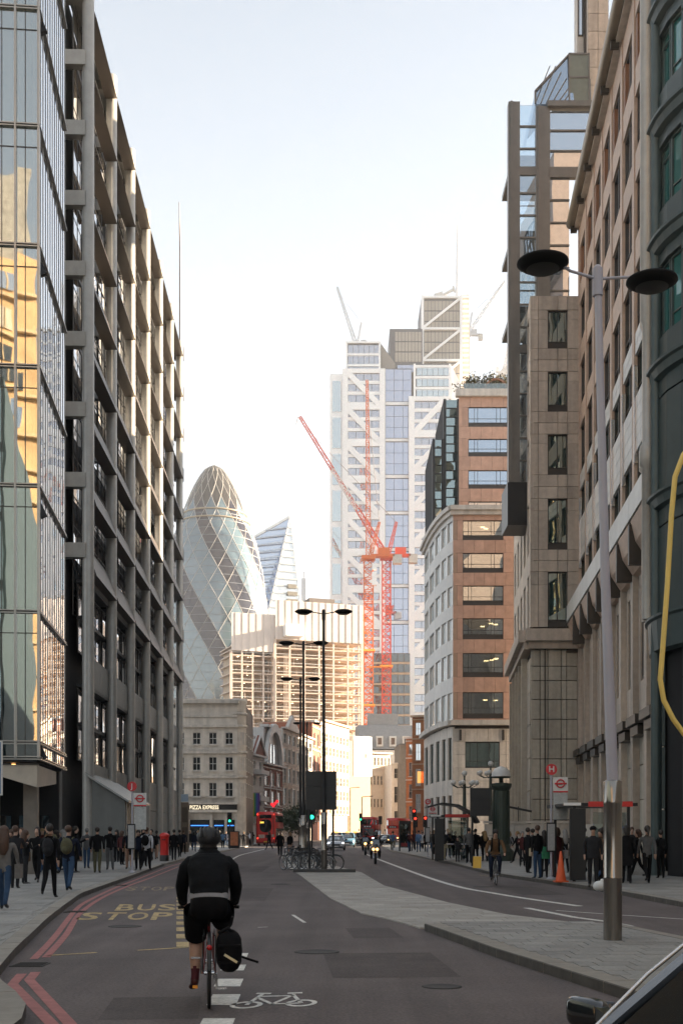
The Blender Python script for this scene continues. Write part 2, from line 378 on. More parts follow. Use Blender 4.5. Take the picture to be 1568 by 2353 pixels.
def kerb_mesh():
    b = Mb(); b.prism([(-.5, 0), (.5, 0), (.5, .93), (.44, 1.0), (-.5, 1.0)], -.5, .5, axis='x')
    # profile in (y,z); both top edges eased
    b.m = [1 if abs(sum(b.v[i][1] for i in f) / len(f)) > .46 else 0 for f in b.f]  # side faces take a darker colour that paints in the shade on them
    return b.mesh('kerb_block', [kerbm, mat('kerb_face_shade', (.075, .068, .06), .85, var=.3, scale=4)])
lp = Mb(); lp.prism([(x - .25, y) for x, y in LK] + [(-90, 300), (-90, -20)], 0.001, .118)
pav_l = part('pavement', lp, paving, None, kind='structure')
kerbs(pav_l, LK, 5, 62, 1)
part('kerb', strip([p for p in [(at_y(LK, 62.3), 62.3)] + [q for q in LK if q[1] > 62.3]], .26, .001, .125, 1), kerbm, pav_l)
rp = Mb(); rp.prism([(x + .25, y) for x, y in RK] + [(110, 300), (110, -30)], 0.001, .118)
pav_r = part('pavement', rp, paving, None, kind='structure')
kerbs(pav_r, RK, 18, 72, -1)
part('kerb', strip([(at_y(RK, 72.3), 72.3)] + [q for q in RK if q[1] > 72.3], .26, .001, .125, -1), kerbm, pav_r)
ny = 21.4
isl = Mb(); isl.prism([(x + .25, y) for x, y in IL if y < ny] + [(at_y(IL, ny) + .25, ny), (at_y(IR, ny) - .2, ny)] + [(x - .2, y) for x, y in reversed(IR) if y < ny], .001, .116)
island = part('traffic_island', isl, paving, None, kind='structure')
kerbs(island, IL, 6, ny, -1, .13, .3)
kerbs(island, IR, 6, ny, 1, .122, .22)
is2 = Mb(); is2.prism([(at_y(IL, ny + .02), ny + .02)] + [p for p in IL if p[1] > ny + .1] + [p for p in reversed(IR) if p[1] > ny + .1] + [(at_y(IR, ny + .02), ny + .02)], .001, .03)
island2 = part('pale_paved_strip', is2, paving_l, None, kind='structure')
# paving slabs laid one by one on the parts of the pavements near enough to show their joints
def slabs(parent, xl, xr, y0, y1, dx, dy, z, m, shear=0.0, lim=300, seed=1, th=.012):
    rnd = random.Random(seed); k = 0; y = y0; row = 0
    while y < y1 and k < lim:
        a = max(xl(y), xl(y + dy)); bnd = min(xr(y), xr(y + dy)); x = a + .01 - (0 if row % 2 else dx * .5)
        while x < bnd and k < lim:
            x0 = max(x, a); x1 = min(x + dx, bnd)
            if x1 - x0 > .08:
                o = bpy.data.objects.new('paving_slab', unit(m)); COL.objects.link(o); o.parent = parent; k += 1
                o.location = ((x0 + x1) / 2, y + dy / 2, z + rnd.uniform(-.002, .002)); o.scale = (x1 - x0 - .012, dy - .012, th)
            x += dx
        y += dy; row += 1
slabs(pav_l, lambda y: -10.4, lambda y: at_y(LK, y) - .28, 13.6, 44.0, .95, .75, .119, paving, seed=2)
slabs(island, lambda y: at_y(IL, y) + .32, lambda y: at_y(IR, y) - .24, 9.0, 21.3, .45, .45, .118, paving, seed=3)
slabs(island2, lambda y: at_y(IL, y) + .02, lambda y: at_y(IR, y) - .02, 21.5, 52, .55, .62, .030, paving_l, seed=4)
slabs(pav_r, lambda y: at_y(RK, y) + .28, lambda y: 12.2, 25.0, 44, .95, .75, .119, paving, seed=5)

# road markings, each one a painted sheet on the road
def mark(name, poly, m, z=.0085):
    mb = Mb(); mb.add([(x, y, z) for x, y in poly], [tuple(range(len(poly)))]); 
    o = part(name, mb, m, road); return o
def line(name, pl, wd, m, z=.0085):
    mb = Mb(); P = [Vector(p) for p in pl]; k = len(P)
    for i in range(k):
        t = (P[min(i + 1, k - 1)] - P[max(i - 1, 0)]).normalized(); n = Vector((-t.y, t.x)) * wd / 2
        mb.v += [(P[i].x + n.x, P[i].y + n.y, z), (P[i].x - n.x, P[i].y - n.y, z)]
    for i in range(k - 1): mb.f.append((2 * i, 2 * i + 1, 2 * i + 3, 2 * i + 2)); mb.m.append(0); mb.sm.append(False)
    return part(name, mb, m, road)
def smooth(pl, n=6):
    out = []
    for i in range(len(pl) - 1):
        p0 = Vector(pl[max(i - 1, 0)]); p1 = Vector(pl[i]); p2 = Vector(pl[i + 1]); p3 = Vector(pl[min(i + 2, len(pl) - 1)])
        for k in range(n):
            t = k / n
            out.append(0.5 * ((2 * p1) + (p2 - p0) * t + (2 * p0 - 5 * p1 + 4 * p2 - p3) * t * t + (3 * p1 - p0 - 3 * p2 + p3) * t ** 3))
    out.append(Vector(pl[-1])); return out
GP = lambda *a: [G(x, y) for x, y in a]
line('red_line', smooth(GP((78, 2204), (126, 2153), (174, 2091), (204, 2069), (264, 2040), (318, 2019), (392, 1990), (440, 1977))), .11, red_paint)
line('red_line', smooth(GP((106, 2200), (152, 2148), (186, 2097), (236, 2062), (296, 2035), (345, 2017), (410, 1991))), .11, red_paint)
line('red_line', GP((51, 2238), (30, 2262), (118, 2352), (170, 2420)), .12, red_paint)
line('red_line', GP((83, 2234), (68, 2252), (160, 2352), (215, 2420)), .12, red_paint)
line('yellow_line', GP((108, 2196), (222, 2189)), .10, yellow_paint)
line('yellow_line', GP((315, 2184), (430, 2177)), .10, yellow_paint)
for k in range(10):
    y = 18.0 + 1.45 * k; x = -2.36 - .135 * (y - 18.2); mark('yellow_dash', [(x - .1, y), (x + .1, y), (x - .02, y + .85), (x - .22, y + .85)], yellow_paint)
for k, (y0, y1) in enumerate([(9.2, 9.9), (10.4, 11.1), (11.95, 12.75), (13.4, 14.1), (14.95, 15.6), (16.5, 17.1)]):
    x = -1.10 - .055 * (y0 - 11); mark('white_dash', [(x - .17, y0), (x + .12, y0), (x + .10, y1), (x - .19, y1)], white_paint)
line('white_line', smooth(GP((512, 1990), (519.6, 1984.5), (548, 1966), (581, 1957), (610, 1950))), .16, white_paint)
line('white_line', smooth(GP((840, 1962), (882, 1979), (1013, 2026), (1144, 2054), (1330, 2082))), .20, white_paint)
line('white_line', GP((1208, 2086), (1320, 2108), (1390, 2117), (1446, 2128)), .17, white_paint)
line('white_line', GP((1276, 2092), (1400, 2101), (1568, 2112), (1800, 2126)), .09, white_paint)
line('white_line', GP((672, 2102), (700, 2120)), .07, white_paint); line('white_line', GP((592, 2131), (615, 2130)), .06, white_paint)
def word(body, x0, x1, y0, y1, m, shear=0.0):
    n = len(body); wd = (x1 - x0) / n
    for i, ch in enumerate(body):
        me = text_mesh(ch, 1.0, m, 0.0, True)
        xs = [v.co.x for v in me.vertices]; ys = [v.co.y for v in me.vertices]
        a, b, c, d = min(xs), max(xs), min(ys), max(ys)
        for v in me.vertices:
            u = (v.co.x - a) / (b - a); t = (v.co.y - c) / (d - c)
            v.co = (x0 + wd * (i + .08 + .84 * u) + shear * t, y0 + (y1 - y0) * t, .0085)
        o = link('letter', me, road)
word('BUS', -4.95, -3.55, 26.4, 28.7, yellow_paint, -.30)
word('STOP', -5.20, -3.25, 23.6, 25.8, yellow_paint, -.26)
word('STOP', -6.35, -4.85, 35.5, 38.0, worn_yellow, -.3)
word('STOP', *sorted((G(1140, 2022)[0], G(1050, 2022)[0] + 2.2)), 46.5, 48.5, worn_yellow, -.1)
bm = Mb()
def bs(u, v):                                # bicycle symbol: u across, v along the road
    return (-1.10 + .86 * u + .02 * v, 11.62 + 1.25 * v + .22 * u, .0085)
def ring(cu, cv, r1, r2, n=20):
    for i in range(n):
        a, b = 2 * math.pi * i / n, 2 * math.pi * (i + 1) / n
        bm.add([bs(cu + r * math.cos(t), cv + r * 1.05 * math.sin(t)) for r, t in ((r1, a), (r2, a), (r2, b), (r1, b))], [(0, 1, 2, 3)])
def stroke(p, q, wd):
    d = Vector((q[0] - p[0], q[1] - p[1])).normalized(); n = Vector((-d.y, d.x)) * wd / 2
    bm.add([bs(p[0] + n.x, p[1] + n.y), bs(p[0] - n.x, p[1] - n.y), bs(q[0] - n.x, q[1] - n.y), bs(q[0] + n.x, q[1] + n.y)], [(0, 1, 2, 3)])
ring(.19, .24, .125, .185); ring(.81, .24, .125, .185)
for p, q in (((.19, .24), (.30, .86)), ((.26, .66), (.48, .24)), ((.48, .24), (.68, .74)), ((.29, .72), (.68, .70)), ((.48, .24), (.81, .24)), ((.81, .24), (.68, .74))): stroke(p, q, .05)
stroke((.22, .92), (.40, .88), .07); stroke((.60, .86), (.78, .86), .08); stroke((.68, .70), (.69, .86), .04)
part('bicycle_symbol', bm, white_paint, road)

patch_m = mat('tarmac_patch', (0.080, 0.064, 0.060), .85, var=.25, scale=1.0, bump=.5, bscale=80, speck=.28, streak=.15, smap=(1.5, .05, 1)); iron = mat('cast_iron', (.04, .036, .034), .75, .1, var=.2, scale=30, bump=.4, bscale=25)
for k, (x, y, a, b_) in enumerate(((-.1, 14.2, 1.5, 3.0), (-3.0, 30, 1.1, 7.0), (.2, 19.5, .8, 2.2), (-2.2, 11.0, .9, 1.6), (4.9, 33, 1.2, 6.0), (-5.0, 52, 1.6, 9.0))):
    mark('tarmac_patch', [(x, y), (x + a, y + .1), (x + a - .15, y + b_), (x - .1 - .02 * b_, y + b_ - .1)], patch_m, .0062)
for x, y, r in ((-.35, 17.3, .32), (-3.9, 22.0, .30), (4.4, 38, .3), (-2.0, 40, .33), (1.1, 13.4, .22)):
    m_ = Mb(); m_.lathe([(r, .004), (r, .011), (r - .04, .012), (r - .05, .009), (.001, .010)], 28, (x, y, 0)); part('manhole_cover', m_, iron, road)
for y in (15.6, 26.0, 39.0):
    x = at_y(LK, y) + .28; m_ = Mb(); m_.box((x, y, .008), (.42, .46, .008))
    for q in range(6): m_.box((x, y - .19 + .076 * q, .014), (.36, .03, .008))
    part('drain_grate', m_, iron, road)
# ------------------------------------------------------------------ glass office on the left, its corner 54 m off
A = Bld('glass_office', 'glass office block with silver mullions and gold brick reflections, left edge of the street', loc=(-13.38, 54, 0))
az = [5.0, 5.69, 11.48, 17.07, 22.34, 27.7, 33.0, 38.2, 43.5, 48.9, 54]
fa, fb = R(5.7), R(95.7)
silver = mat('silver_mullion', (0.36, 0.34, 0.31), 0.3, 0.7, var=0.06)
def curtain(b, L, n, mw, pm, x0=0.0, md=.2):
    st = L / n
    for i in range(n):
        for j in range(len(az) - 1):
            b.p('pane', (x0 + (i + .5) * st, .06, (az[j] + az[j + 1]) / 2), (st - mw, .03, az[j + 1] - az[j] - .14), pm)
    for i in range(n + 1): b.p('mullion', (x0 + i * st, .08 - md / 2, (az[0] + az[-1]) / 2), (mw, md, az[-1] - az[0]), silver)
    for z in az:
        b.p('transom', (x0 + L / 2, -.01, z + .055), (L + .1, .16 if md > .1 else .10, .05), silver); b.p('transom', (x0 + L / 2, -.01, z - .055), (L + .1, .16, .05), silver)
gl_side = glass('glass_bright_mirror', None, 0.72, (0.93, 0.96, 1.0), 0.004, body=(0.10, 0.11, 0.12))
A.fr(0, 0, fa); curtain(A, 10.2, 10, .09, gl_a, -10.2)
for k in range(10):
    A.p('inner_mullion', (-.60 - 1.02 * k, .03, 29.5), (.035, .03, 49), frame_d)
for z in az[1:-1]:
    A.p('sub_transom', (-5.1, .03, z - .95), (10.2, .03, .035), frame_d)
db = Mb()
for k in range(5):
    z0 = az[0] + k * 10.9
    for xo in (0, -5.1): db.bar((-5.0 + xo, .9, z0 + 10.9), (.1 + xo, .9, z0), .28, .3); 
    for xo in (-.9, -1.7, -3.4, -5, -6.8, -8.5): db.bar((xo, 1.0, z0), (xo, 1.0, z0 + 10.9), .14, .14)
A.mb('inner_bracing', db, darkm)
A.mm('core', (-10.2, 2.6, 5), (-.7, 9, 54), mat('office_core', (0.06, 0.055, 0.05), 0.8, var=.3, scale=.4))
for k, z in enumerate(az[1:-1]): A.mm('floor_slab', (-10.2, .25, z - .35), (-.4, 2.6, z - .02), mat('slab_edge', (0.10, 0.09, 0.08), .8))
curt = mat('teal_blind', (0.13, 0.26, 0.26), .8, var=.25, scale=3)
for k in range(9):
    A.p('blind', (-.55 - k * 1.02, 1.6, 8.6), (.7, .05, 5.2), curt)
    if k % 2 == 0: A.p('blind', (-.55 - k * 1.02, 1.6, 14.3), (.7, .05, 5.2), curt)
A.fr(0, 0, fb); curtain(A, 9.3, 6, .08, gl_side, 0.0, .06)
for i in range(6):
    A.p('fin', ((i + .5) * 1.55, .035, 29.5), (.04, .02, 49), frame_d)
A.mm('wall', (.1, .3, 4.9), (9.2, 9, 54), mat('slab_edge', (0.10, 0.09, 0.08), .8))
A.fr(0, 0, fa)
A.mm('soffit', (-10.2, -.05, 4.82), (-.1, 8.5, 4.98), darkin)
ent = mat('entrance_stone', (0.17, 0.145, 0.12), .6, var=.15, scale=2, piece=.1)
for k, x in enumerate((-9.3, -7.7, -5.9, -4.1, -2.3, -.6)): A.p('entrance_column', (x, 1.5 + .25 * (k % 2), 2.3), (.62, .6, 5.0), ent)
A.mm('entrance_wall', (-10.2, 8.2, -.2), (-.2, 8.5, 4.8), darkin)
for k in range(5): A.p('entrance_door', (-9 + 1.9 * k, 8.1, 1.2), (1.5, .08, 2.7), gl_dark)
for k, (x, y) in enumerate(((-1.2, .6), (-2.0, .9), (-2.9, .6), (-5.5, .8))):
    mb = Mb(); mb.lathe([(.09, 0), (.09, .05)], 12, (x, y, 4.74)); A.mb('downlight', mb, mat('warm_downlight', (1, .5, .16), emit=.9))
cn = Mb(); cn.prism([(.9, 3.5), (.9, 4.75), (.75, 4.75)], -3.9, -.2, axis='x')
cb = Mb(); cb.add([(-3.4, .1, 4.7), (-.1, .1, 4.7), (-.1, .1, 3.7), (-.1, 6.5, 4.1), (-.1, 6.5, 4.7), (-3.4, .25, 4.7), (-.4, .25, 4.7), (-.4, .25, 3.8)], [(0, 1, 2), (1, 4, 3, 2), (5, 7, 6), (0, 5, 6, 1), (0, 2, 7, 5)])
A.mb('entrance_canopy', cb, mat('cream_canopy', (.42, .36, .29), .6))
A.root.location = (-11.15, 45.0, .283); A.root.scale = (.8333, .8333, .8333)
A.done()

# ------------------------------------------------------------------ grey office with round columns
B = Bld('column_office', 'dark grey office with tall round steel columns and slanting sunshades, left of the road', loc=(-13.9, 67, 0), rz=R(91.7))
BS, NB = 8.1, 6
fl = [17.5 + 3.85 * k for k in range(9)]
for k in range(NB + 1):
    cm = Mb(); cm.lathe([(.33, .1), (.33, 48.25), (.28, 48.3)], 20)
    o = part('column', cm, steelgrey, B.root, (k * BS, 0, 0))
    for z in fl[:-1] + [48.0]:
        B.p('bracket', (k * BS - .1, .75, z - .35), (.55, 1.3, .8), steelgrey)
for z in fl:
    wd = Mb(); wd.prism([(-.40, z - 1.60), (.34, z - 1.60), (.34, z - 1.40), (.12, z - .25), (.04, z - .25)], .0, 1.0, axis='x')
    me = wd.mesh('sunshade', louvre)
    for k in range(NB):
        o = link('sunshade', me, B.root, (k * BS + .34, 0, 0)); o.scale = (BS - .68, 1, 1)
        B.p('shade_rail', (k * BS + BS / 2, .45, z - 2.3), (BS - .7, .05, .05), darkm)
        for q in range(2): B.win(k * BS + .1 + q * 3.95, k * BS + 4.05 + q * 3.95, z - 3.85 + .02, z - .02, .82, frame_d, gl_b, 3, 2, .08, .06, zs=(.30, .72))
    B.p('end_shade', (NB * BS + .5, .1, z - 1.0), (.5, .9, 1.2), louvre)
lw = [(13.65, 17.5, 1), (9.75, 13.65, 1), (7.8, 9.75, 0), (3.85, 7.8, 1), (.1, 3.85, 0)]
for k in range(NB):
    x0 = k * BS + .33; x1 = (k + 1) * BS - .33
    for (za, zb) in ((15.55, 17.5), (9.76, 11.6), (3.4, 5.6), (.12, 3.38)):
        nx = 3
        for q in range(nx): B.p('wall_panel', (x0 + (x1 - x0) * (q + .5) / nx, .22, (za + zb) / 2), ((x1 - x0) / nx - .03, .2, zb - za - .03), bpanel)
    for (za, zb) in ((11.6, 15.55), (5.6, 9.76)):
        B.win(x0 + .1, x1 - .1, za + .1, zb - .1, .62, frame_d, gl_b, 5, 2, .1, .08, zs=(.48,))
        B.p('lintel', ((x0 + x1) / 2, .42, zb + .05), (x1 - x0, .6, .18), darkm)
        B.p('lintel', ((x0 + x1) / 2, .5, (za + zb) / 2), (x1 - x0, .3, .22), darkm)
B.mm('wall', (-.6, 1.3, .1), (NB * BS + .3, 18, 48), mat('slab_edge', (0.10, 0.09, 0.08), .8))
for z in fl: 
    B.p('end_panel', (-.68, 3.2, z - 1.0), (.12, 3.5, 1.7), bpanel)
    B.p('end_pane', (-.64, 3.2, z - 2.8), (.06, 3.5, 1.8), gl_b)
B.p('cap_beam', (NB * BS / 2, .7, 48.0), (NB * BS + .8, .9, .5), steelgrey)
B.done()
fp = Mb(); fp.tube([(0, 0, 46.0), (0, 0, 58), (-.1, .0, 62.2)], [.12, .09, .04], 10)
fp.lathe([(.2, 45.9), (.2, 46.4)], 10)
solid('roof_mast', fp, mat('mast_metal', (.22, .20, .19), .5), 'thin grey mast rising from the far roof corner of the column office', 'mast', (XA(414, 117), 117.0, 0))

# kiosk with a sloping glass roof against the column office
K = Bld('entrance_kiosk', 'grey lean-to kiosk with sloping glazed roof against the column office', 'kiosk', (-13.35, 66.6, .118), R(91.7))
kb = Mb(); kb.prism([(-1.5, 0), (.5, 0), (.5, 4.6), (-1.5, 3.3)], .2, 8.6, axis='x'); K.mb('wall', kb, bpanel)
kr = Mb(); kr.prism([(-1.75, 3.22), (-1.75, 3.34), (.62, 4.86), (.62, 4.72)], -.2, 9.2, axis='x'); K.mb('roof', kr, mat('grey_roof_glass', (.33, .33, .31), .25, var=.1))
for k in range(11): K.p('batten', (.6 + k * .78, -1.54, 1.65), (.07, .07, 3.2), frame_l)
for k in range(10): K.p('timber_panel', (.99 + k * .78, -1.52, 1.65), (.66, .05, 3.1), mat('cream_panel', (.36, .28, .19), .7, var=.15, piece=.08))
K.done()
# ------------------------------------------------------------------ right side: near corner with a round dark green bay
RA = R(-94.6)
D = Bld('green_bay_office', 'dark green metal clad office with a rounded corner bay, nearest building on the right', loc=(16.55, 44.5, 0))
rad = 5.0
zb = ZA
dz = [0.12, 5.2, 9.5, 13.9, 18.6, 23.2, 27.5, 31.6, 35.7, 39.8, 43.9, 48, 52]
NF = 16                                      # facets over a half turn, from the street side to the near side
for k in range(NF):
    a = R(168) + R(11.0) * k; am = a + R(5.5); px_ = rad * math.cos(R(5.5)); cw = 2 * rad * math.sin(R(5.5))
    ang = am + R(90)                       # facade frame whose outward (-y) looks along the radius
    gl_bay = glass('glass_bay_teal', None, .10, (.80, .95, .95), .01, body=(.03, .13, .12))
    D.fr(math.cos(am) * px_, math.sin(am) * px_, ang)
    wn_ = (k % 4) in (1, 2)
    for j in range(2, len(dz) - 1):
        z0, z1 = dz[j], dz[j + 1]
        if j >= 4 and wn_:
            if (k % 4) == 1:
                D.p('wall_panel', (0, .12, z0 + .55), (cw, .22, 1.06), green_m); D.p('wall_panel', (0, .12, z1 - .45), (cw, .22, .86), green_m)
                D.win(-cw / 2 + .04, cw / 2 - .04, z0 + 1.1, z1 - .9, .14, green_m, gl_bay, 1, 2, .08, .12, zs=(.78,))
            else:
                D.p('wall_panel', (0, .12, z0 + .55), (cw, .22, 1.06), green_m); D.p('wall_panel', (0, .12, z1 - .45), (cw, .22, .86), green_m)
                D.win(-cw / 2 + .04, cw / 2 - .04, z0 + 1.1, z1 - .9, .14, green_m, gl_bay, 1, 2, .08, .12, zs=(.22,))
        else:
            D.p('wall_panel', (0, .1, (z0 + z1) / 2 - .55), (cw - .02, .2, z1 - z0 - 1.16), green_m)
            D.p('wall_panel', (0, .1, z1 - .55), (cw - .02, .2, 1.02), green_m)
    for j in range(4):
        if not wn_: D.p('plinth_panel', (0, .16, 1.4 + 2.3 * j), (cw - .02, .2, 2.24), green_m)
    if not wn_:
        pm = Mb(); pm.lathe([(.2, .12), (.2, 52)], 10, (cw / 2 - .05, -.05, 0)); D.mb('pilaster', pm, green_m)
    else:
        D.p('shopfront', (0, .5, 5), (cw, .06, 9.6), gl_dark)
D.fr(0, 0, 0)
for j, z in enumerate(dz[2:]):
    cm = Mb(); hh = .5 if j else 1.3
    cm.lathe([(rad - .05, -hh), (rad + .18, -hh + .1), (rad + .24, -.12), (rad + .34, -.05), (rad + .34, .05), (rad - .05, .07)], 60, (0, 0, z), smooth=False, caps=False)
    D.mb('cornice', cm, green_m)
cm = Mb(); cm.lathe([(rad - .35, 0.1), (rad - .35, 52), (0.01, 52.2)], 48); D.mb('wall', cm, darkin)
for k, am in enumerate((R(166), R(172))):
    cm = Mb(); cm.lathe([(.24, 9.6), (.24, 15.2), (.34, 15.3), (.34, 16.0), (.22, 16.2), (.22, 20.5), (.3, 20.7), (.3, 48)], 14, ((rad + .22) * math.cos(am), (rad + .22) * math.sin(am), 0)); D.mb('drainpipe_column', cm, steelgrey if k else pale)
D.fr(0, 0, 0); D.mm('near_sun_blocker', (-2.9, -95, .12), (24, -4.2, 17), tan); D.done()  # unseen mass added to keep direct sun off the near street

# ------------------------------------------------------------------ long stone office on the right
E = Bld('stone_frame_office', 'long stone office with slanted rows of dark windows behind the tall street lamp', loc=(15.0, 77.0, 0))
E.fr(0, 0, RA); L = 29.0; nb = 8; bw = L / nb
warmw = mat('blush_granite', (0.46, 0.345, 0.27), .55, var=.12, scale=3, piece=.07)
tile = mat('pale_tile', (0.56, 0.56, 0.54), .4, var=.1, piece=.08)
copper = mat('copper_panel', (0.20, 0.085, 0.035), .5, var=.12, piece=.08)
def tiles(z0, z1, m, nx, nz, y=.0, name='tile'):
    for i in range(nx):
        for j in range(nz):
            E.p(name, ((i + .5) * L / nx, y + .06, z0 + (j + .5) * (z1 - z0) / nz), (L / nx - .04, .12, (z1 - z0) / nz - .03), m)
E.mm('wall', (-.0, .75, .12), (L, 16, 40), joint)
tiles(18.8, 21.3, tile, 32, 4); tiles(23.2, 24.2, tile, 32, 2)
for z0, z1 in ((16.0, 18.8), (21.3, 23.2), (24.3, 27.1), (28.4, 31.0), (32.3, 34.8), (36.2, 38.4)):
    for k in range(nb):
        for q in range(2): E.win(k * bw + .32 + q * 1.46, k * bw + 1.76 + q * 1.46, z0, z1, .10, frame_d, gl_t if z1 < 24 else gl_b, 1, 2, .07, .12, zs=(.25,))
for k in range(nb + 1):
    E.p('pier', (k * bw, .12, 28.1), (.62, .34, 24.2), warmw)
    E.p('downpipe', (k * bw + .45, .0, 20.5), (.16, .16, 4.4), mat('bright_steel', (.6, .6, .62), .25, .8, var=.03))
for z in (27.75, 31.65, 35.5): 
    for k in range(nb): E.p('spandrel', ((k + .5) * bw, .14, z), (bw - .62, .28, 1.25), warmw)
for k in range(nb): 
    E.p('attic_panel', ((k + .5) * bw, .2, 39.1), (bw - .05, .4, 1.3), warmw); E.p('copper_reveal', ((k + .16) * bw, .12, 37.3), (.5, .2, 2.1), copper)
rl = Mb(); rl.tube([(-.3, -.5, 40.25), (L, -.5, 40.25)], .30, 12)
E.mb('eaves_roll', rl, mat('bronze_roll', (.24, .20, .15), .35, .4, var=.1)); E.p('gutter', (L / 2, -.12, 39.95), (L + .4, .4, .22), pale)
for k in range(nb + 1): E.p('eaves_bracket', (k * bw, -.35, 39.85), (.22, .4, .5), frame_d)
for k in range(nb):
    E.p('cornice', ((k + .5) * bw, -.3, 15.45), (bw - .03, 1.0, 1.05), tile)
    sc_ = Mb(); sc_.prism([(-.75, 14.85), (.3, 14.85), (.3, 13.2), (-.1, 13.3), (-.55, 14.0)], k * bw + .25, (k + 1) * bw - .25, axis='x'); E.mb('cornice_scroll', sc_, warmw)
    E.p('cornice_bracket', (k * bw, -.25, 13.9), (.3, 1.1, 1.7), frame_d)
    E.p('pier_low', (k * bw, .14, 6.7), (.7, .5, 13.2), tan)
    E.win(k * bw + .9, (k + 1) * bw - .9, 8.6, 12.6, .22, frame_d, gl_t, 1, 2, .08, .12, zs=(.7,))
    for q in range(2): E.p('panel', (k * bw + (.6 if q == 0 else bw - .6), .3, 10.6), (.5, .3, 4.4), tan)
    E.p('panel', ((k + .5) * bw, .3, 7.7), (bw - .8, .3, 1.5), tan)
    E.p('panel', ((k + .5) * bw, .3, 13.0), (bw - .8, .3, .7), tan)
    for j in range(4): E.p('panel', ((k + .5) * bw, .34, .85 + 1.55 * j), (bw - .75, .3, 1.5), tan2)
    E.p('hood', ((k + .5) * bw, -.05, 6.6), (bw - 1.0, .8, .4), frame_d); E.p('hood', ((k + .5) * bw, .0, 6.15), (bw - 1.6, .6, .4), frame_d)
E.mm('upper_storeys', (15.5, 3.2, 40), (L, 15, 57), warmw)
for k in range(4, 6):
    for j in range(3): E.win(1 + k * 4.4, 4.4 + k * 4.4, 42.2 + j * 4.6, 45.6 + j * 4.6, 3.05, frame_d, gl_b, 3, 2, .08, .12)
    for j in range(3): E.p('band', (2.7 + k * 4.4, 3.0, 41.5 + j * 4.6), (4.36, .3, .9), tan)
E.mm('roof_sun_blocker', (0, 7, 40), (9.5, 16, 67), warmw); E.done()  # last mass is unseen, added to block sun from the nearest left column

# ------------------------------------------------------------------ tan stone block with the glazed tower
S = Bld('tan_stone_block', 'tan granite office block with one column of windows and a glazed corner tower', loc=(11.9, 77.0, 0))
def zr(y): return 1.7 + (1912 - y) * .0275
S.fr(0, 0, 0)
X0, X1 = 0.0, 3.12; wx0, wx1 = 1.12, 2.36
xs = [X0, .52, wx0, (wx0 + wx1) / 2, wx1, X1]
rows = [(zr(800), zr(712)), (zr(945), zr(853)), (zr(1090), zr(997)), (zr(1262), zr(1145)), (zr(1440), zr(1313))]
zs = [zr(1445)]
for a, b_ in reversed(rows): zs += [a, b_]
mids = []
zz = [zs[0]]
for a, b_ in reversed(rows):
    if a - zz[-1] > .25: mids.append((zz[-1], a))
    zz += [a, b_]
mids.append((zz[-1], 35.6))
for a, b_ in rows:
    for (xa, xb) in ((0, .52), (.52, wx0), (wx1, X1)):
        S.p('panel', ((xa + xb) / 2, .1, b_ - (b_ - a) * .12), (xb - xa - .03, .2, (b_ - a) * .24 - .02), tan)
        S.p('panel', ((xa + xb) / 2, .1, a + (b_ - a) * .38), (xb - xa - .03, .2, (b_ - a) * .76 - .02), tan)
    S.win(wx0, wx1, a + .42, b_, .16, frame_d, gl_t, 2, 1, .06, .1); S.p('window_apron', ((wx0 + wx1) / 2, .2, a + .2), (wx1 - wx0, .1, .4), frame_d)
for a, b_ in mids:
    n = 2 if b_ - a > 1.2 else 1
    for q in range(n):
        for (xa, xb) in ((0, .52), (.52, (wx0 + wx1) / 2), ((wx0 + wx1) / 2, wx1), (wx1, X1)):
            S.p('panel', ((xa + xb) / 2, .1, a + (b_ - a) * (q + .5) / n), (xb - xa - .03, .2, (b_ - a) / n - .03), tan)
wb_ = Mb(); wb_.prism([(.14, .28), (X1 + .05, .28), (4.6, 16.5), (1.55, 16.5)], .12, 35.5); S.mb('wall', wb_, joint)
S.p('cornice', (1.5, -.25, 14.1), (3.7, .9, .75), tan); S.p('cornice', (1.55, -.08, 13.5), (3.4, .6, .45), tan)
px0, px1 = .05, 3.6
cxs = [px0, .62, 1.12, 1.95, 2.3, 3.0, px1]; czs = [.12, 1.2, 2.5, 3.8, 5.1, 6.35, 7.6, 8.85, 10.1, 11.3, 12.2, 13.25]
grid(S, cxs, czs, lambda i, j: True, tan2, .0, .22, .05)
S.p('drain_slot', (.93, -.02, 6.8), (.07, .05, 13), frame_d)
# street face, running away from the corner
S.fr(0, 0, R(-94.6)); SL = 17.0
S.fr(SL * math.sin(R(4.6)), SL * math.cos(R(4.6)), R(-94.6))
for k in range(5):
    x = k * SL / 5
    for a, b_ in rows:
        S.win(x + .9, x + 2.5, a + .3, b_, .1, frame_l, gl_side, 2, 1, .07, .1)
        S.p('panel', (x + .42, .1, (a + b_) / 2), (.8, .2, b_ - a), pale); S.p('panel', (x + 2.95, .1, (a + b_) / 2), (.82, .2, b_ - a), pale)
    for a, b_ in mids: S.p('panel', (x + SL / 10, .1, (a + b_) / 2), (SL / 5 - .03, .2, b_ - a - .03), pale)
    S.p('cornice', (x + SL / 10, -.3, 14.1), (SL / 5 - .02, .9, .75), tan); S.p('cornice', (x + SL / 10, -.1, 13.5), (SL / 5 - .02, .6, .45), tan)
    for j in range(6): S.p('panel', (x + SL / 10, .1, 1.2 + 2.1 * j), (SL / 5 - .5, .2, 2.04), tan2)
    S.p('pilaster', (x + .2, -.15, 6.6), (.4, .4, 13), tan2)
S.fr(0, 0, 0)
S.mm('side_sun_blocker', (6, 18, .12), (60, 37, 32), tan); S.mm('side_sun_blocker', (11.5, 38, .12), (60, 66, 47.5), tan)  # unseen masses added to shape the sunlight on the column office
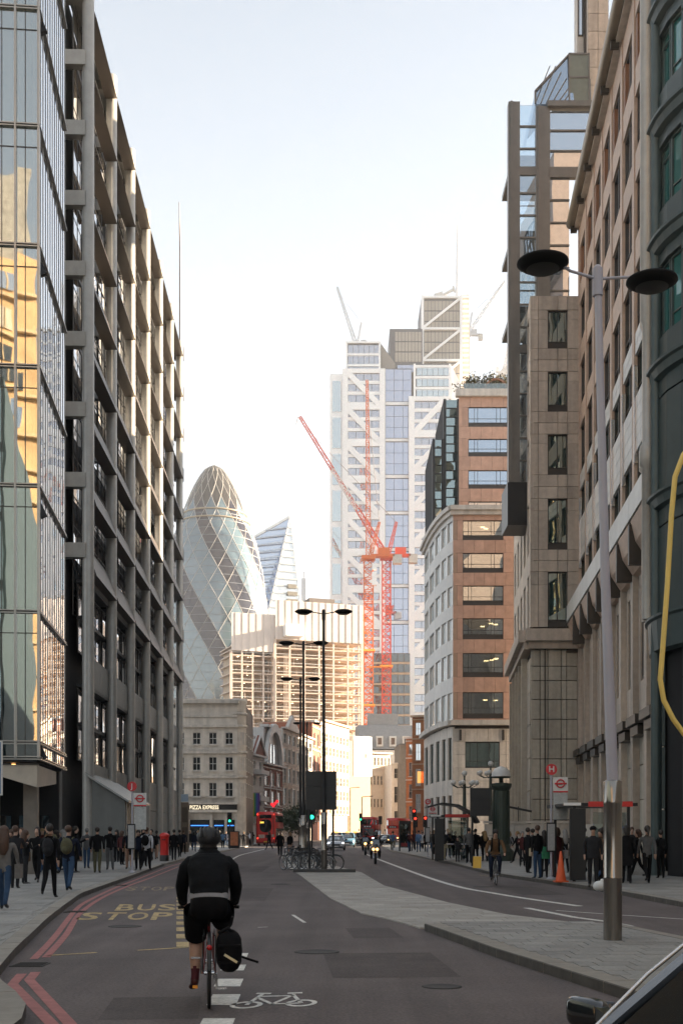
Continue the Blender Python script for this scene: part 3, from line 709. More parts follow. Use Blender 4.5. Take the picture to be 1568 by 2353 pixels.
# the glazed tower: dark metal posts, clear glazing one can see sky through, sloped top
gl_tw = glass('glass_tower', (0.78, 0.86, 0.90), 0.30, (.85, .92, 1.0), .006)
TX = -1.0; ty = 3.0
tw = mat('tower_metal', (0.17, 0.16, 0.145), .4, .2, var=.1, streak=.1)
for (xa, xb, z0, z1) in ((TX, TX + .75, 24.6, 49.5), (TX + 1.80, TX + 2.72, 35.6, 49.2)):
    S.p('tower_post', ((xa + xb) / 2, ty, (z0 + z1) / 2), (xb - xa, .6, z1 - z0), tw)
    S.p('post_fin', (xa + .2, ty - .34, (z0 + z1) / 2), (.14, .1, z1 - z0), tw)
def glazing(xa, xb, z0, z1, n, y, heavy=()):
    st = (z1 - z0) / n
    for j in range(n):
        S.p('pane', ((xa + xb) / 2, y, z0 + (j + .5) * st), (xb - xa, .03, st - .1), gl_tw)
        S.p('tower_transom', ((xa + xb) / 2, y - .04, z0 + j * st), (xb - xa, .14, .55 if j in heavy else .1), tw)
glazing(TX + .76, TX + 1.8, 24.6, 49.4, 17, ty - .1, (6, 14))
gl_keep = gl_tw; gl_tw = glass('glass_tower_mirror', None, .5, (.85, .92, 1.0), .003, body=(.16, .21, .27))  # opaque panes, the sky's pale blue put into their body colour
glazing(TX + 2.73, 5.4, 45.0, 49.0, 3, ty - .1, (0,))
glazing(TX + 2.73, TX + 4.0, 35.7, 44.6, 6, ty - .1, ())
S.p('tower_beam', (3.3, ty - .1, 44.8), (3.4, .4, .5), tw); S.p('tower_cap', (3.45, ty - .25, 49.25), (3.8, .6, .35), tw)
S.p('stone_pier', (4.5, ty - .2, 40.2), (1.6, .5, 9.2), tan)
for j in range(9):
    for q in range(2): S.p('panel', (4.1 + q * .8, ty - .5, 36.1 + j * 1.02), (.77, .1, .98), tan)
rf = Mb(); rf.prism([(ty + .2, 49.45), (ty + .4, 51.4), (ty + 2.2, 52.4), (ty + 9, 52.6), (ty + 9, 49.45)], 2.9, 4.5, axis='x'); S.mb('sloped_roof', rf, mat('roof_glass_metal', (.13, .15, .17), .3, .3, var=.08))
hp = Mb(); hp.add([(.77, ty - .16, 49.4), (3.34, ty - .16, 49.4), (3.0, ty + .1, 52.75), (.77, ty - .1, 50.25), (.9, ty + 6, 49.4), (.9, ty + 6, 50.25), (3.0, ty + 6, 52.75)], [(0, 1, 2, 3), (0, 3, 5, 4), (3, 2, 6, 5)]); S.mb('hip_glass', hp, gl_blue)
hr_ = Mb()
for k in range(7):
    t_ = k / 6.5; hr_.bar((.77 + 2.4 * t_ * .98, ty - .2, 49.45), (.9 + 2.4 * (t_ + .35) if t_ < .5 else 3.15, ty - .05, 49.5 + 2.6 * min(.95, (1.1 - t_))), .05, .06)
hr_.bar((.77, ty - .2, 50.25), (3.0, ty + .05, 52.78), .12, .1); hr_.bar((.77, ty - .2, 49.4), (.77, ty - .16, 50.25), .12, .1)
S.mb('hip_rib', hr_, tw)
S.p('roof_gable', (3.65, ty + .0, 51.1), (1.3, .2, 3.3), mat('green_glass_panel', (.17, .19, .16), .4)); S.p('gable_bar', (3.65, ty - .12, 51.2), (1.35, .06, .12), tw); S.p('gable_bar', (3.65, ty - .12, 52.72), (1.4, .06, .12), tw)
for x in (3.0, 4.3): S.p('gable_bar', (x, ty - .12, 51.1), (.1, .06, 3.3), tw)
for j in range(5): S.p('tower_floor', (1.2 + .0, ty + 3.4, 26.4 + 5 * j), (3.6 if j > 1 else 1.6, 5.2, .35), tw)
for (x, y) in ((TX + 1.35, ty + 6.2), (TX + 3.0, ty + 6.2)): S.p('rear_post', (x, y, 37), (.45, .45, 25), tw)
for j in range(12): S.p('rear_rail', (TX + 2.1, ty + 6.2, 26 + 2 * j), (1.4, .08, .1), tw)
palew_ = pale; S.p('tower_underside', (-.3, ty + 1.2, 23.2), (1.5, 3.0, 2.8), blackp)
for q in range(5): S.p('side_panel', (TX + .5 + .10 * q, ty + .9 + q * 1.1, 37), (.05, 1.0, 24), tw)
# taller stone shaft behind
for j in range(19):
    for q in range(2): S.p('shaft_panel', (4.85 + q * .7, 4.6, 51.0 + j * 1.2), (.67, .4, 1.17), tan)
S.mm('shaft', (4.45, 4.85, 49.4), (6.0, 7, 74), joint)
S.mm('shaft_side', (4.0, 5.4, 49.4), (4.44, 6.4, 74), palew_)
S.win(4.06, 4.4, 55.5, 58.5, 5.3, frame_d, gl_b)
S.done()

# ------------------------------------------------------------------ red granite corner office
C3 = Bld('red_granite_office', 'red granite office with wide windows, stepped roof garden and a pale curved street corner', loc=(13.6, 149, 0))
def z3(y): return 1.7 + (1912 - y) * .05321
C3.fr(0, 0, 0); WX0, WX1 = 1.2, 6.15; W3 = 9.0
rw = [(1195, 1240), (1270, 1315), (1345, 1390), (1420, 1468), (1500, 1555), (1590, 1650)]
pr = 41.0
gl_r3 = glass('glass_office_clear', (0.55, 0.62, 0.62), 0.34, (.88, .95, 1), .012)
lampw = mat('ceiling_lamp', (1.0, .60, .28), emit=2.2)
rr = random.Random(4)
for (a, b_) in rw:
    z1, z0 = z3(a), z3(b_)
    C3.win(WX0, WX1, z0 + .55, z1, .2, frame_d, gl_r3, 4, 2, .07, .1, zs=(.28,), xs=(.14, .22, .70, .78)); C3.p('window_apron', ((WX0 + WX1) / 2, .26, z0 + .26), (WX1 - WX0, .1, .5), frame_d)
    for xa, xb in ((.0, .5), (.5, WX0), (WX1, 7.4), (7.4, W3)): C3.p('panel', ((xa + xb) / 2, .1, (z0 + z1) / 2), (xb - xa - .03, .2, z1 - z0 - .02), terra if xa > .3 else mat('pale_red_granite', (.36, .24, .17), .55, var=.1, piece=.06))
    n = 7
    for q in range(n): C3.p('panel', (W3 * (q + .5) / n, .1, (z1 + pr) / 2 if pr - z1 > .3 else z1 + .2), (W3 / n - .03, .2, max(pr - z1, .3) - .04), terra)
    pr = z0
    # office room behind the glass with its lit ceiling lamps
    C3.mm('room', (WX0 - .1, 2.6, z0), (WX1 + .1, 2.7, z1 + .1), mat('room_wall', (.10, .09, .07), .9, var=.4, scale=.6))
    C3.mm('room_floor', (WX0 - .1, .32, z0 - .1), (WX1 + .1, 2.6, z0 + .05), darkin); C3.mm('room_ceiling', (WX0 - .1, .32, z1 + .02), (WX1 + .1, 2.6, z1 + .12), mat('room_wall', (.1, .09, .07), .9))
    if a != 1270 and a != 1345:
        for q in range(rr.choice((2, 3, 4))): C3.p('ceiling_lamp', (WX0 + 2.3 + rr.random() * 2.4, .9 + 1.2 * rr.random(), z1 - .35 - .5 * rr.random()), (.5, .2, .10), lampw)
for q in range(7): C3.p('panel', (W3 * (q + .5) / 7, .1, (pr + 15.4) / 2), (W3 / 7 - .03, .2, max(.2, pr - 15.4 - .04)), terra)
C3.mm('wall', (.05, 2.75, .12), (W3, 46, 41), joint); C3.mm('side_wall', (W3 - .2, .25, .12), (W3, 2.75, 41), joint)
C3.mm('side_wall', (.02, .25, 15.4), (WX0 - .12, 2.75, 41), joint); C3.mm('side_wall', (WX1 + .12, .25, 15.4), (W3 - .2, 2.75, 41), joint)
C3.p('cornice', (W3 / 2 - .1, -.2, 41.3), (W3 + .6, .9, .55), pale); C3.p('cornice', (W3 / 2 - .1, -.05, 40.75), (W3 + .3, .6, .5), pale)
C3.p('cornice', (W3 / 2 - .1, -.25, 15.1), (W3 + .5, .9, .6), pale)
pz = [.12, 1.6, 3.2, 4.8, 6.4, 8.0, 9.6, 11.2, 12.8, 14.4]; pxs = [0, .7, 1.5, 2.9, 4.3, 5.7, 6.5, 7.6, 9.0]
grid(C3, pxs, pz, lambda i, j: not (2 <= i <= 4 and j in (6, 7)), pale, .0, .25, .03)
C3.win(1.5, 5.7, 9.65, 12.75, .18, frame_d, gl_t, 4, 2, .08, .12, zs=(.25,), xs=(.14, .36, .7, .84)); C3.mm('backing', (.1, .3, .12), (W3 - .3, .5, 15), joint)
for x in (.9, 6.1): C3.p('lantern_bracket', (x, -.2, 13.6), (.25, .4, 1.3), frame_d)
# upper block, set back
C3.fr(1.3, 6.0, 0)
def z4(y): return 1.7 + (1912 - y) * .05536
zt = 57.2
for (a, b_) in ((935, 980), (1008, 1048), (1080, 1122), (1152, 1190)):
    z1, z0 = z4(a), z4(b_)
    C3.win(1.2, 6.2, z0 + .5, z1, .15, frame_d, gl_blue, 4, 2, .07, .1, zs=(.28,), xs=(.16, .24, .72, .82)); C3.p('window_apron', (3.7, .2, z0 + .24), (5, .1, .46), frame_d)
    for xa, xb in ((0, .45), (.45, 1.2), (6.2, 7.0)): C3.p('panel', ((xa + xb) / 2, .1, (z0 + z1) / 2), (xb - xa - .03, .2, z1 - z0 - .02), terra)
    for q in range(5): C3.p('panel', (1.4 * (q + .5), .1, (z1 + zt) / 2), (1.37, .2, zt - z1 - .04), terra)
    zt = z0
C3.mm('upper_wall', (.05, .3, 41), (7.0, 30, 57), joint); C3.p('cornice', (3.4, -.15, 57.5), (7.6, .8, .9), pale)
C3.p('balustrade', (3.8, .6, 58.5), (6.2, .1, 1.0), gl_see)
# black glazed bays stepping down to the street corner
def bay(xa, xb, z0, z1, y, n):
    C3.mm('bay_core', (xa, y + .3, z0), (xb, y + 14, z1), darkin)
    st = (z1 - z0) / n
    C3.p('bay_post', (xa + .15, y, (z0 + z1) / 2), (.35, .4, z1 - z0), blackp); C3.p('bay_post', (xb - .1, y, (z0 + z1) / 2), (.22, .4, z1 - z0), blackp)
    for j in range(n):
        C3.p('bay_pane', ((xa + xb) / 2 + .1, y + .1, z0 + (j + .5) * st), (xb - xa - .5, .04, st - .1), gl_t); C3.p('bay_rail', ((xa + xb) / 2, y + .02, z0 + j * st + .02), (xb - xa, .12, .1), frame_d)
C3.fr(0, 9.5, 0); bay(-.35, 1.6, 41.8, 58, 0, 14); bay(-1.75, -.37, 41.8, 53, .6, 10)
# the pale curved street corner in facets
arc = [(0, 0), (-.55, 2.2), (-1.05, 5.2), (-1.5, 9.5), (-1.85, 15.0), (-2.05, 21.5)]
palew = mat('white_stone', (0.56, 0.54, 0.51), .55, var=.07, piece=.04, streak=.06)
for (xa, ya), (xb, yb) in zip(arc, arc[1:]):
    d = Vector((xa - xb, ya - yb)); Lf = d.length; C3.fr(xb, yb, math.atan2(d.y, d.x))
    for (a, b_) in rw:
        z1, z0 = z3(a), z3(b_); C3.win(Lf * .13, Lf * .87, z0 - .15, z1 + .15, .12, frame_l, glass('glass_pale_sky', None, .45, (.95, .98, 1), .01, body=(.46, .52, .54)), 2, 1, .06, .1)  # pale body colour stands in for bright sky mirrored in these panes
        for q in (.065, .935): C3.p('white_panel', (Lf * q, .1, (z0 + z1) / 2), (Lf * .13 - .02, .2, z1 - z0), palew)
    pv = 41.0
    for (a, b_) in rw + [(1655, 1655)]:
        C3.p('white_panel', (Lf / 2, .1, (z3(a) + pv) / 2), (Lf - .02, .2, pv - z3(a) - .03), palew); pv = z3(b_)
    C3.p('cornice', (Lf / 2, -.2, 41.3), (Lf + .25, .9, .55), pale); C3.p('cornice', (Lf / 2, -.05, 40.75), (Lf + .1, .6, .5), pale); C3.p('cornice', (Lf / 2, -.25, 15.1), (Lf + .25, .9, .6), pale)
    C3.win(Lf * .22, Lf * .78, 8.2, 13.2, .15, frame_d, gl_t, 1, 2, .08, .1, zs=(.5,)); C3.win(Lf * .22, Lf * .78, .3, 6.2, .4, frame_d, gl_dark, 1, 2, .1, .1, zs=(.7,))
    for q in (.11, .89): C3.p('white_panel', (Lf * q, .1, 7.4), (Lf * .22 - .02, .25, 14.4), pale)
    C3.p('white_panel', (Lf / 2, .1, 7.2), (Lf * .56, .25, 1.9), pale); C3.p('white_panel', (Lf / 2, .1, 14), (Lf * .56, .25, 1.3), pale)
    C3.p('inner_wall', (Lf / 2, .7, 20.5), (Lf + .2, .5, 40.6), darkin)
C3.fr(0, 0, 0); C3.mm('terrace_sun_blocker', (4.2, 46.5, .12), (22, 82, 54), terra); C3.done()  # unseen mass added to put the terrace opposite in shade
# ------------------------------------------------------------------ pale corner building with the pizza restaurant
def vic(name, label, loc, rz, W, rows, cols, wall_m, zt, depth=10, ww=.55, trim=None, fm=None, gm=None, cat='building', group=None, band=True, piers=False, roof=None, brick=None):
    """terrace building: rows = [(z0, z1)], cols = number of bays; stone blocks round every window, string courses, cornice"""
    b = Bld(name, label, cat, loc, rz, group); trim = trim or wall_m; fm = fm or frame_l; gm = gm or gl_b
    bw = W / cols
    b.mm('wall', (0, .3, .1), (W, depth, zt), wall_m)
    pz_ = rows[0][0]
    for j, (z0, z1) in enumerate(rows):
        for i in range(cols):
            x0 = i * bw + bw * (1 - ww) / 2; x1 = x0 + bw * ww
            b.win(x0, x1, z0, z1, .12, fm, gm, 2, 2, .09, .1)
            b.p('pier', (i * bw + bw * (1 - ww) / 4, .15, (z0 + z1) / 2), (bw * (1 - ww) / 2, .3, z1 - z0), wall_m)
            b.p('pier', ((i + 1) * bw - bw * (1 - ww) / 4, .15, (z0 + z1) / 2), (bw * (1 - ww) / 2, .3, z1 - z0), wall_m)
            b.p('sill', ((x0 + x1) / 2, -.05, z0 - .08), (x1 - x0 + .2, .3, .14), trim)
            if piers: b.p('pilaster', (i * bw, -.06, (z0 + z1) / 2), (.32, .14, z1 - z0 + .7), trim)
        zn = rows[j + 1][0] if j + 1 < len(rows) else zt
        b.p('spandrel', (W / 2, .14, (z1 + zn) / 2), (W, .3, zn - z1), wall_m)
        if band: b.p('string_course', (W / 2, -.04, z1 + (zn - z1) * .55), (W + .1, .3, .22), trim)
    b.p('cornice', (W / 2, -.2, zt + .15), (W + .5, .9, .4), trim)
    return b
cream = mat('cream_stucco', (0.56, 0.51, 0.445), .7, var=.16, scale=1.2, streak=.2)
cream_t = mat('cream_trim', (0.48, 0.435, 0.38), .7, var=.18, scale=2, streak=.25)
def zc(y): return 1.7 + (1912 - y) * 150 / 2800
CW = 8.0
P = vic('corner_restaurant', 'cream four storey corner building with a lettered restaurant fascia at street level', (XA(545, 150) - CW, 150, 0), 0, CW, [(zc(1830), zc(1797)), (zc(1770), zc(1738)), (zc(1710), zc(1682))], 4, cream, 17.6, 14, .50, cream_t, fm=mat('white_sash', (.5, .48, .45), .5), gm=gl_dark)
P.fr(0, 0, 0)
for z in (zc(1668), zc(1728), zc(1785)): P.p('moulding', (CW / 2, -.12, z), (CW + .3, .5, .3), cream_t)
P.win(3.9, 4.85, zc(1650), zc(1627), -.03, mat('white_sash', (.5, .48, .45), .5), gl_dark, 2, 2, .08, .1)
P.p('parapet', (CW / 2, .3, 17.9), (CW + .1, .5, .5), cream)
# rounded corner turret
tb = Mb(); tb.lathe([(1.0, .1), (1.0, 17.6), (1.15, 17.8), (1.15, 18.2), (0.2, 18.3)], 24, (CW, 1.05, 0)); P.mb('corner_turret', tb, cream)
for z in (zc(1668), zc(1728), zc(1785), 16.3):
    mb = Mb(); mb.lathe([(1.0, -.15), (1.2, -.1), (1.2, .15), (1.0, .2)], 24, (CW, 1.05, z), caps=False); P.mb('turret_moulding', mb, cream_t)
for am in (R(-60), R(-25)):
    P.fr(CW + 1.0 * math.cos(am), 1.05 + 1.0 * math.sin(am), am + R(90))
    for a, b_ in ((1830, 1797), (1770, 1738), (1710, 1682)): P.win(-.22, .22, zc(a), zc(b_), -.04, mat('white_sash', (.5, .48, .45), .5), gl_dark, 1, 2, .06, .1)
P.fr(CW + .95, 1.2, R(90))
P.mm('side_wall', (0, .1, .1), (14, .5, 17.5), mat('brown_side', (.24, .19, .15), .7, var=.2, streak=.2))
for k in range(4):
    for a, b_ in ((1830, 1797), (1770, 1738), (1710, 1682)): P.win(1.0 + k * 3.2, 2.4 + k * 3.2, zc(a), zc(b_), -.02, frame_l, gl_dark, 2, 2, .08, .1)
P.fr(0, 0, 0)
P.p('fascia', (CW / 2, -.2, zc(1855)), (CW, .4, .75), blackp); P.p('fascia_cornice', (CW / 2, -.35, zc(1845)), (CW + .3, .7, .3), cream_t); P.p('fascia_sill', (CW / 2, -.25, zc(1863)), (CW + .1, .5, .3), cream)
let = mat('sign_letter', (.95, .82, .58), emit=.16)
me = text_mesh('PIZZA EXPRESS', .66, let, .03, True)
xs_ = [v.co.x for v in me.vertices]; sc = (XA(503, 150) - XA(437, 150)) / (max(xs_) - min(xs_))
o = link('fascia_lettering', me, P.root, (XA(470, 150) - XA(545, 150) + CW, -.43, zc(1855))); o.rotation_euler = (R(90), 0, 0); o.scale = (sc, 1, 1)
for x0, x1 in ((.3, 1.8), (2.2, 4.6), (5.1, 6.4), (6.7, 7.7)):
    P.p('shop_window', ((x0 + x1) / 2, -.02, 1.9), (x1 - x0, .06, 2.7), gl_dark); P.p('shop_pier', (x1 + .2, -.06, 2.0), (.28, .3, 3.8), cream_t)
    P.p('blue_neon', ((x0 + x1) / 2, -.10, 2.55), (x1 - x0 - .2, .05, .11), mat('blue_neon', (.05, .25, 1.0), emit=.28))
P.done()

# Victorian terrace beyond the side street: the row runs from the brick corner to the stone shop building
va = math.atan2(58, 9.5)                         # faces the street obliquely
def vpos(px, t0=(-14.6, 186), d=(9.5, 58)):      # where the sight line over px meets the frontage line
    k = (px - 784) / 2800; s = (k * t0[1] - t0[0]) / (d[0] - k * d[1]); return Vector((t0[0] + d[0] * s, t0[1] + d[1] * s, 0))
def seg(pa, pb): a, b = vpos(pa), vpos(pb); return a, (b - a).length, (b - a).to_2d()
brick = mat('red_brick', (0.20, 0.075, 0.045), .8, var=.2, scale=3, piece=.08); wtrim = mat('white_trim', (.52, .50, .47), .6, var=.1)
a0, Lv, _ = seg(556, 576)
V1 = vic('brick_side_house', 'narrow red brick house with chimney between the cream corner and the white gable', tuple(vpos(562)), va, (vpos(577) - vpos(562)).length, [(6, 8.2), (10, 12.2), (14, 16)], 1, brick, 19.0, 10, .4, trim=wtrim); V1.p('chimney', (2, 3, 21), (2.2, 2, 4.5), brick); V1.root.scale = (1, 1, 0.86); V1.done()
def gable(b, x0, x1, z0, z1, m, y=.0): 
    g = Mb(); g.prism([(x0, z0), (x1, z0), ((x0 + x1) / 2, z1)], -.0, .5, axis='y'); 
    b.mb('gable', g, m)
Lg = (vpos(605) - vpos(577)).length
V2 = vic('white_gable_house', 'white and brick turreted house with a pointed gable and a striped flag', tuple(vpos(577)), va, Lg, [(4.5, 7), (8.5, 11), (13, 15.2), (16.8, 18.6)], 2, wtrim, 19.6, 10, .42, trim=wtrim)
g = Mb(); g.prism([(.2, 19.9), (Lg - .2, 19.9), (Lg / 2, 24.5)], 0, .4, axis='y'); V2.mb('gable', g, brick)
for q in (-1, 1): V2.p('bargeboard', (Lg / 2 + q * Lg * .235, -.5, 22.2), (.35, .25, 6.2), wtrim, M=Matrix.Rotation(R(-q * 44), 3, 'Y'))
V2.p('bay', (Lg / 2, -.7, 10), (Lg * .7, 1.2, 1.2), wtrim); V2.p('bay', (Lg / 2, -.7, 16.0), (Lg * .7, 1.2, 1.0), wtrim); V2.root.scale = (1, 1, 0.7); V2.done()
Lo = (vpos(649) - vpos(605)).length
V3 = vic('ornate_arch_house', 'ornate brick and white stone house crowned by a big arched window gable', tuple(vpos(605)), va, Lo, [(3.8, 7.5), (8.8, 12), (13.2, 16.5)], 3, brick, 18.0, 10, .5, trim=wtrim, piers=True)
am_ = Mb(); n = 14
for i in range(n):
    t0, t1 = math.pi * i / n, math.pi * (i + 1) / n; cx_ = Lo / 2; r1, r2 = Lo * .42, Lo * .33
    pts = [(cx_ - r * math.cos(t), 18.6 + 1.5 * r * math.sin(t)) for r, t in ((r1, t0), (r2, t0), (r2, t1), (r1, t1))]
    am_.prism(pts, -.1, .5, axis='y')
V3.mb('arch_surround', am_, wtrim)
V3.mm('gable_wall', (Lo * .1, .3, 18.4), (Lo * .9, 4, 26.5), wtrim); V3.p('arch_glass', (Lo / 2, .2, 20.8), (Lo * .5, .1, 4.6), gl_b)
for q in (-.16, 0, .16): V3.p('arch_mullion', (Lo / 2 + q * Lo, .1, 20.8), (.25, .2, 4.8), wtrim)
V3.p('gable_cap', (Lo / 2, .4, 27), (Lo * .7, 1.4, .6), wtrim); V3.root.scale = (1, 1, 0.715); V3.done()
Ls = (vpos(717) - vpos(649)).length
V4 = vic('stone_shop_building', 'grey stone shop and office building with tall grouped windows and a pediment', tuple(vpos(649)), va, Ls, [(3.5, 8.0), (9.2, 13.2), (14.6, 18.2), (19.6, 23.0), (24.2, 26.6)], 7, cream, 27.6, 14, .62, trim=cream_t, piers=True, gm=gl_dark)
g = Mb(); g.prism([(2, 28), (Ls * .45, 28), (Ls * .22, 31.5)], 0, .6, axis='y'); V4.mb('pediment', g, cream_t); V4.root.scale = (1, 1, 0.72); V4.done()
slate = mat('dark_slate', (.05, .047, .045), .6, var=.2, scale=2)
RH = Bld('slate_roof_range', 'dark slate roofs with chimneys rising behind the Victorian terrace', 'building', tuple(vpos(590) + Vector((-6, 12, 0))), va)
rf = Mb(); rf.prism([(0, 18), (14, 18), (11, 27), (3, 27)], 0, 26, axis='x'); RH.mb('roof', rf, slate); RH.mm('wall', (.2, .5, .1), (25.8, 13.5, 18), brick)
for k, x in enumerate((5, 16)): RH.p('chimney', (x, 6, 27.5), (2.0, 1.4, 4), mat('brown_side', (.24, .19, .15), .7))
RH.root.scale = (1, 1, 0.75); RH.done()
# dormer roof and brick corner before the sunlit office
a5 = vpos(717)
sunl = mat('warm_stone', (0.40, 0.32, 0.24), .6, var=.08, scale=2)
BK = vic('brick_corner_house', 'dark brick house with lit bay window beside the gridded sunlit office', tuple(a5), va, 8.5, [(4, 7), (9, 12), (14, 17), (19, 21.5)], 2, brick, 23.5, 10, .4, trim=wtrim); BK.done()
a6 = Vector((XA(737, 256), 256, 0)); b6 = Vector((XA(801, 276), 276, 0)); d6 = b6 - a6
def z6(y): return 1.7 + (1912 - y) * 264 / 2800
F6 = vic('sunlit_grid_office', 'sunlit office with a tight grid of white framed windows on the far bend', tuple(a6), math.atan2(d6.y, d6.x), d6.length, [(z6(1870), z6(1850)), (z6(1838), z6(1815)), (z6(1804), z6(1784)), (z6(1772), z6(1750)), (z6(1738), z6(1718)), (z6(1706), z6(1688))], 8, sunl, 25.2, 14, .68, fm=wtrim, gm=glass('glass_warm', None, .35, (1, .95, .9), .02, body=(.16, .12, .08))); F6.done()
a7 = b6 + Vector((.05, .3, 0)); 
F7 = Bld('blank_sunlit_block', 'blank sunlit rendered end wall with a tall white box on its roof', loc=tuple(a7), rz=R(35))
F7.mm('wall', (0, 0, .1), (6.0, 16, 22.5), mat('peach_render', (.42, .31, .21), .8, var=.06)); F7.mm('roof_box', (1.2, -.1, 14.5), (6.3, 10, 23.6), whitew); F7.p('vent', (4.6, -.14, 19.2), (.3, .1, 1.2), frame_d); F7.done()
a8 = Vector((XA(832, 305), 305, 0)); 
G8 = vic('white_low_office', 'low cream office half in shadow with two strips of small windows behind the buses', tuple(a8), R(35), (XA(898, 305) - XA(832, 305)) * 1.22, [(8, 10.2), (13.7, 16), (18.6, 20.6)], 8, mat('pale_render', (.46, .41, .35),   .7, var=.08), 21.6, 12, .6, gm=gl_dark, band=False); G8.done()
G9 = vic('narrow_white_house', 'narrow white house with a slim tall window between cream office and brick', (XA(899, 300), 300, 0), R(10), 5.2, [(3.5, 7), (9, 13), (15, 17.5)], 2, wtrim, 18.5, 10, .5, gm=gl_dark); G9.done()
HR = Bld('dark_gable_wall', 'dark blank gable wall between the white house and the orange Victorian block', loc=(XA(918, 296), 296, 0), rz=R(5)); HR.mm('wall', (0, 0, .1), (3.4, 10, 23.0), mat('soot_brick', (.10, .085, .07), .8, var=.2)); HR.p('coping', (1.7, 3, 23.1), (3.6, 7, .3), slate); HR.done()
orb = mat('orange_brick', (0.36, 0.16, 0.07), .8, var=.15, scale=2)
H1 = vic('brick_gable_terrace', 'brick and white striped Victorian terrace house beyond the traffic lights', (XA(932, 246), 246, 0), R(-20), 4.4, [(4, 7), (8.6, 11.4), (13, 15.8), (17.4, 19.5)], 2, orb, 20.6, 6, .5, trim=wtrim); H1.done()
H2 = vic('orange_brick_block', 'orange brick Victorian block with lit window bay next to the curved white corner', (XA(946, 232), 232, 0), R(-14), 4.6, [(5.5, 9), (10.6, 13.8), (15.4, 18.6), (20.2, 22.6)], 2, orb, 23.6, 8, .45, trim=mat('buff_trim', (.45, .33, .22), .7)); H2.p('lit_window', (1.6, .05, 12.2), (1.2, .1, 2.2), mat('lit_window', (1, .5, .14), emit=.14)); H2.done()
MR = Bld('mansard_block', 'grey mansard roofed stone building closing the street below the cranes', loc=(XA(858, 330), 330, 0), rz=R(4))
MR.mm('wall', (-4, 0, .1), (19, 16, 24), cream); mf = Mb(); mf.prism([(0, 24.3), (16, 24.3), (12, 31), (3, 31)], -4, 19, axis='x'); MR.mb('roof', mf, mat('lead_roof', (.22, .22, .22), .5))
for k in range(6): MR.p('dormer', (-2 + k * 3.6, .6, 26.4), (1.8, 1.6, 2.8), wtrim); MR.win(-2.6 + k * 3.6, -1.4 + k * 3.6, 25.4, 27.4, -.3, wtrim, gl_dark); MR.win(-2.6 + k * 3.6, -1.4 + k * 3.6, 19.5, 22.5, -.08, wtrim, gl_dark)
MR.p('plant_room', (3, 6, 32.5), (8, 5, 3.4), mat('lead_roof', (.22, .22, .22), .5)); MR.done()

# ------------------------------------------------------------------ concrete frame under construction
conc = mat('bare_concrete', (0.58, 0.47, 0.385), .85, var=.12, scale=.6)
shroud = mat('cream_sheeting', (0.60, 0.525, 0.47), .6, var=.05, piece=.05)
Q = Bld('concrete_frame_tower', 'half built concrete tower with open floors under a corrugated cream screen', loc=(XA(632, 400), 400, 0), rz=R(20))
def zq(y): return 1.7 + (1912 - y) * 400 / 2800
ql = 30.5; qd = 20
flq = [zq(1650) + 2.9 * k for k in range(-5, 10)]
def frame_block(x0, x1, y0, y1, fls, ztop, zs0, nb_):
    for z in fls:
        Q.mm('floor_slab', (x0, y0, z - .16), (x1, y1, z + .16), conc); Q.mm('edge_rail', (x0, y0 - .04, z + .95), (x1, y0 + .02, z + 1.05), whitew)
    bw = (x1 - x0) / nb_
    for k in range(nb_ + 1):
        Q.p('column', (x0 + k * bw, y0 + .3, (fls[0] + zs0) / 2), (.9 if k in (0, nb_) else .55, .6, zs0 - fls[0]), conc)
    for k in range(4): Q.p('column', (x1 - .3, y0 + (k + .5) * (y1 - y0) / 4, (fls[0] + zs0) / 2), (.6, .7, zs0 - fls[0]), conc)
    Q.mm('core_wall', (x0 + 1, y0 + 6, 0), (x1 - 1.5, y1 - 1, zs0), mat('concrete_core', (.46, .36, .26), .9, var=.2))
    n = int((x1 - x0) / 1.15)
    for k in range(n): Q.p('screen_sheet', (x0 + (k + .5) * (x1 - x0) / n, y0 - .25 - .12 * (k % 2), (zs0 + ztop) / 2), ((x1 - x0) / n, .2, ztop - zs0), shroud)
    n = int((y1 - y0) / 1.3)
    for k in range(n): Q.p('screen_sheet', (x1 + .25 + .12 * (k % 2), y0 + (k + .5) * (y1 - y0) / n, (zs0 + ztop) / 2), (.2, (y1 - y0) / n, ztop - zs0), shroud)
    Q.mm('screen_deck', (x0, y0, zs0 + .2), (x1, y1, zs0 + .5), conc)
frame_block(0, ql, 0, qd, flq, zq(1378), zq(1468), 6)
frame_block(-14.6, -.1, .8, qd - 4, flq[:-1], zq(1412), zq(1498), 4)
rq = random.Random(3)
for k in range(60):
    Q.p('site_lamp', (rq.uniform(-13, ql - 1), rq.uniform(1.0, 3.0), rq.choice(flq[2:-1]) - .4), (.35, .35, .14), mat('site_lamp', (1, .78, .5), emit=.7))
for k in range(70):
    x = rq.uniform(-13, ql - 1); Q.p('prop', (x, 1.2, rq.choice(flq[1:-1]) + 1.4), (.14, .14, 2.6), conc)
for k in range(5): Q.p('hoist_rail', (2.8 + .5 * k, -.9, 40), (.12, .12, 40), conc)
Q.p('loading_box', (5.6, -2.2, zq(1470) + 3), (6.2, 3.4, 3.8), whitew)
Q.p('roof_plant', (18, 8, zq(1378) + 1.2), (9, 6, 2.6), mat('brown_plant', (.16, .13, .11), .7)); Q.p('roof_plant', (24, 9, zq(1378) + .8), (4, 5, 1.8), mat('brown_plant', (.16, .13, .11), .7))
Q.done()

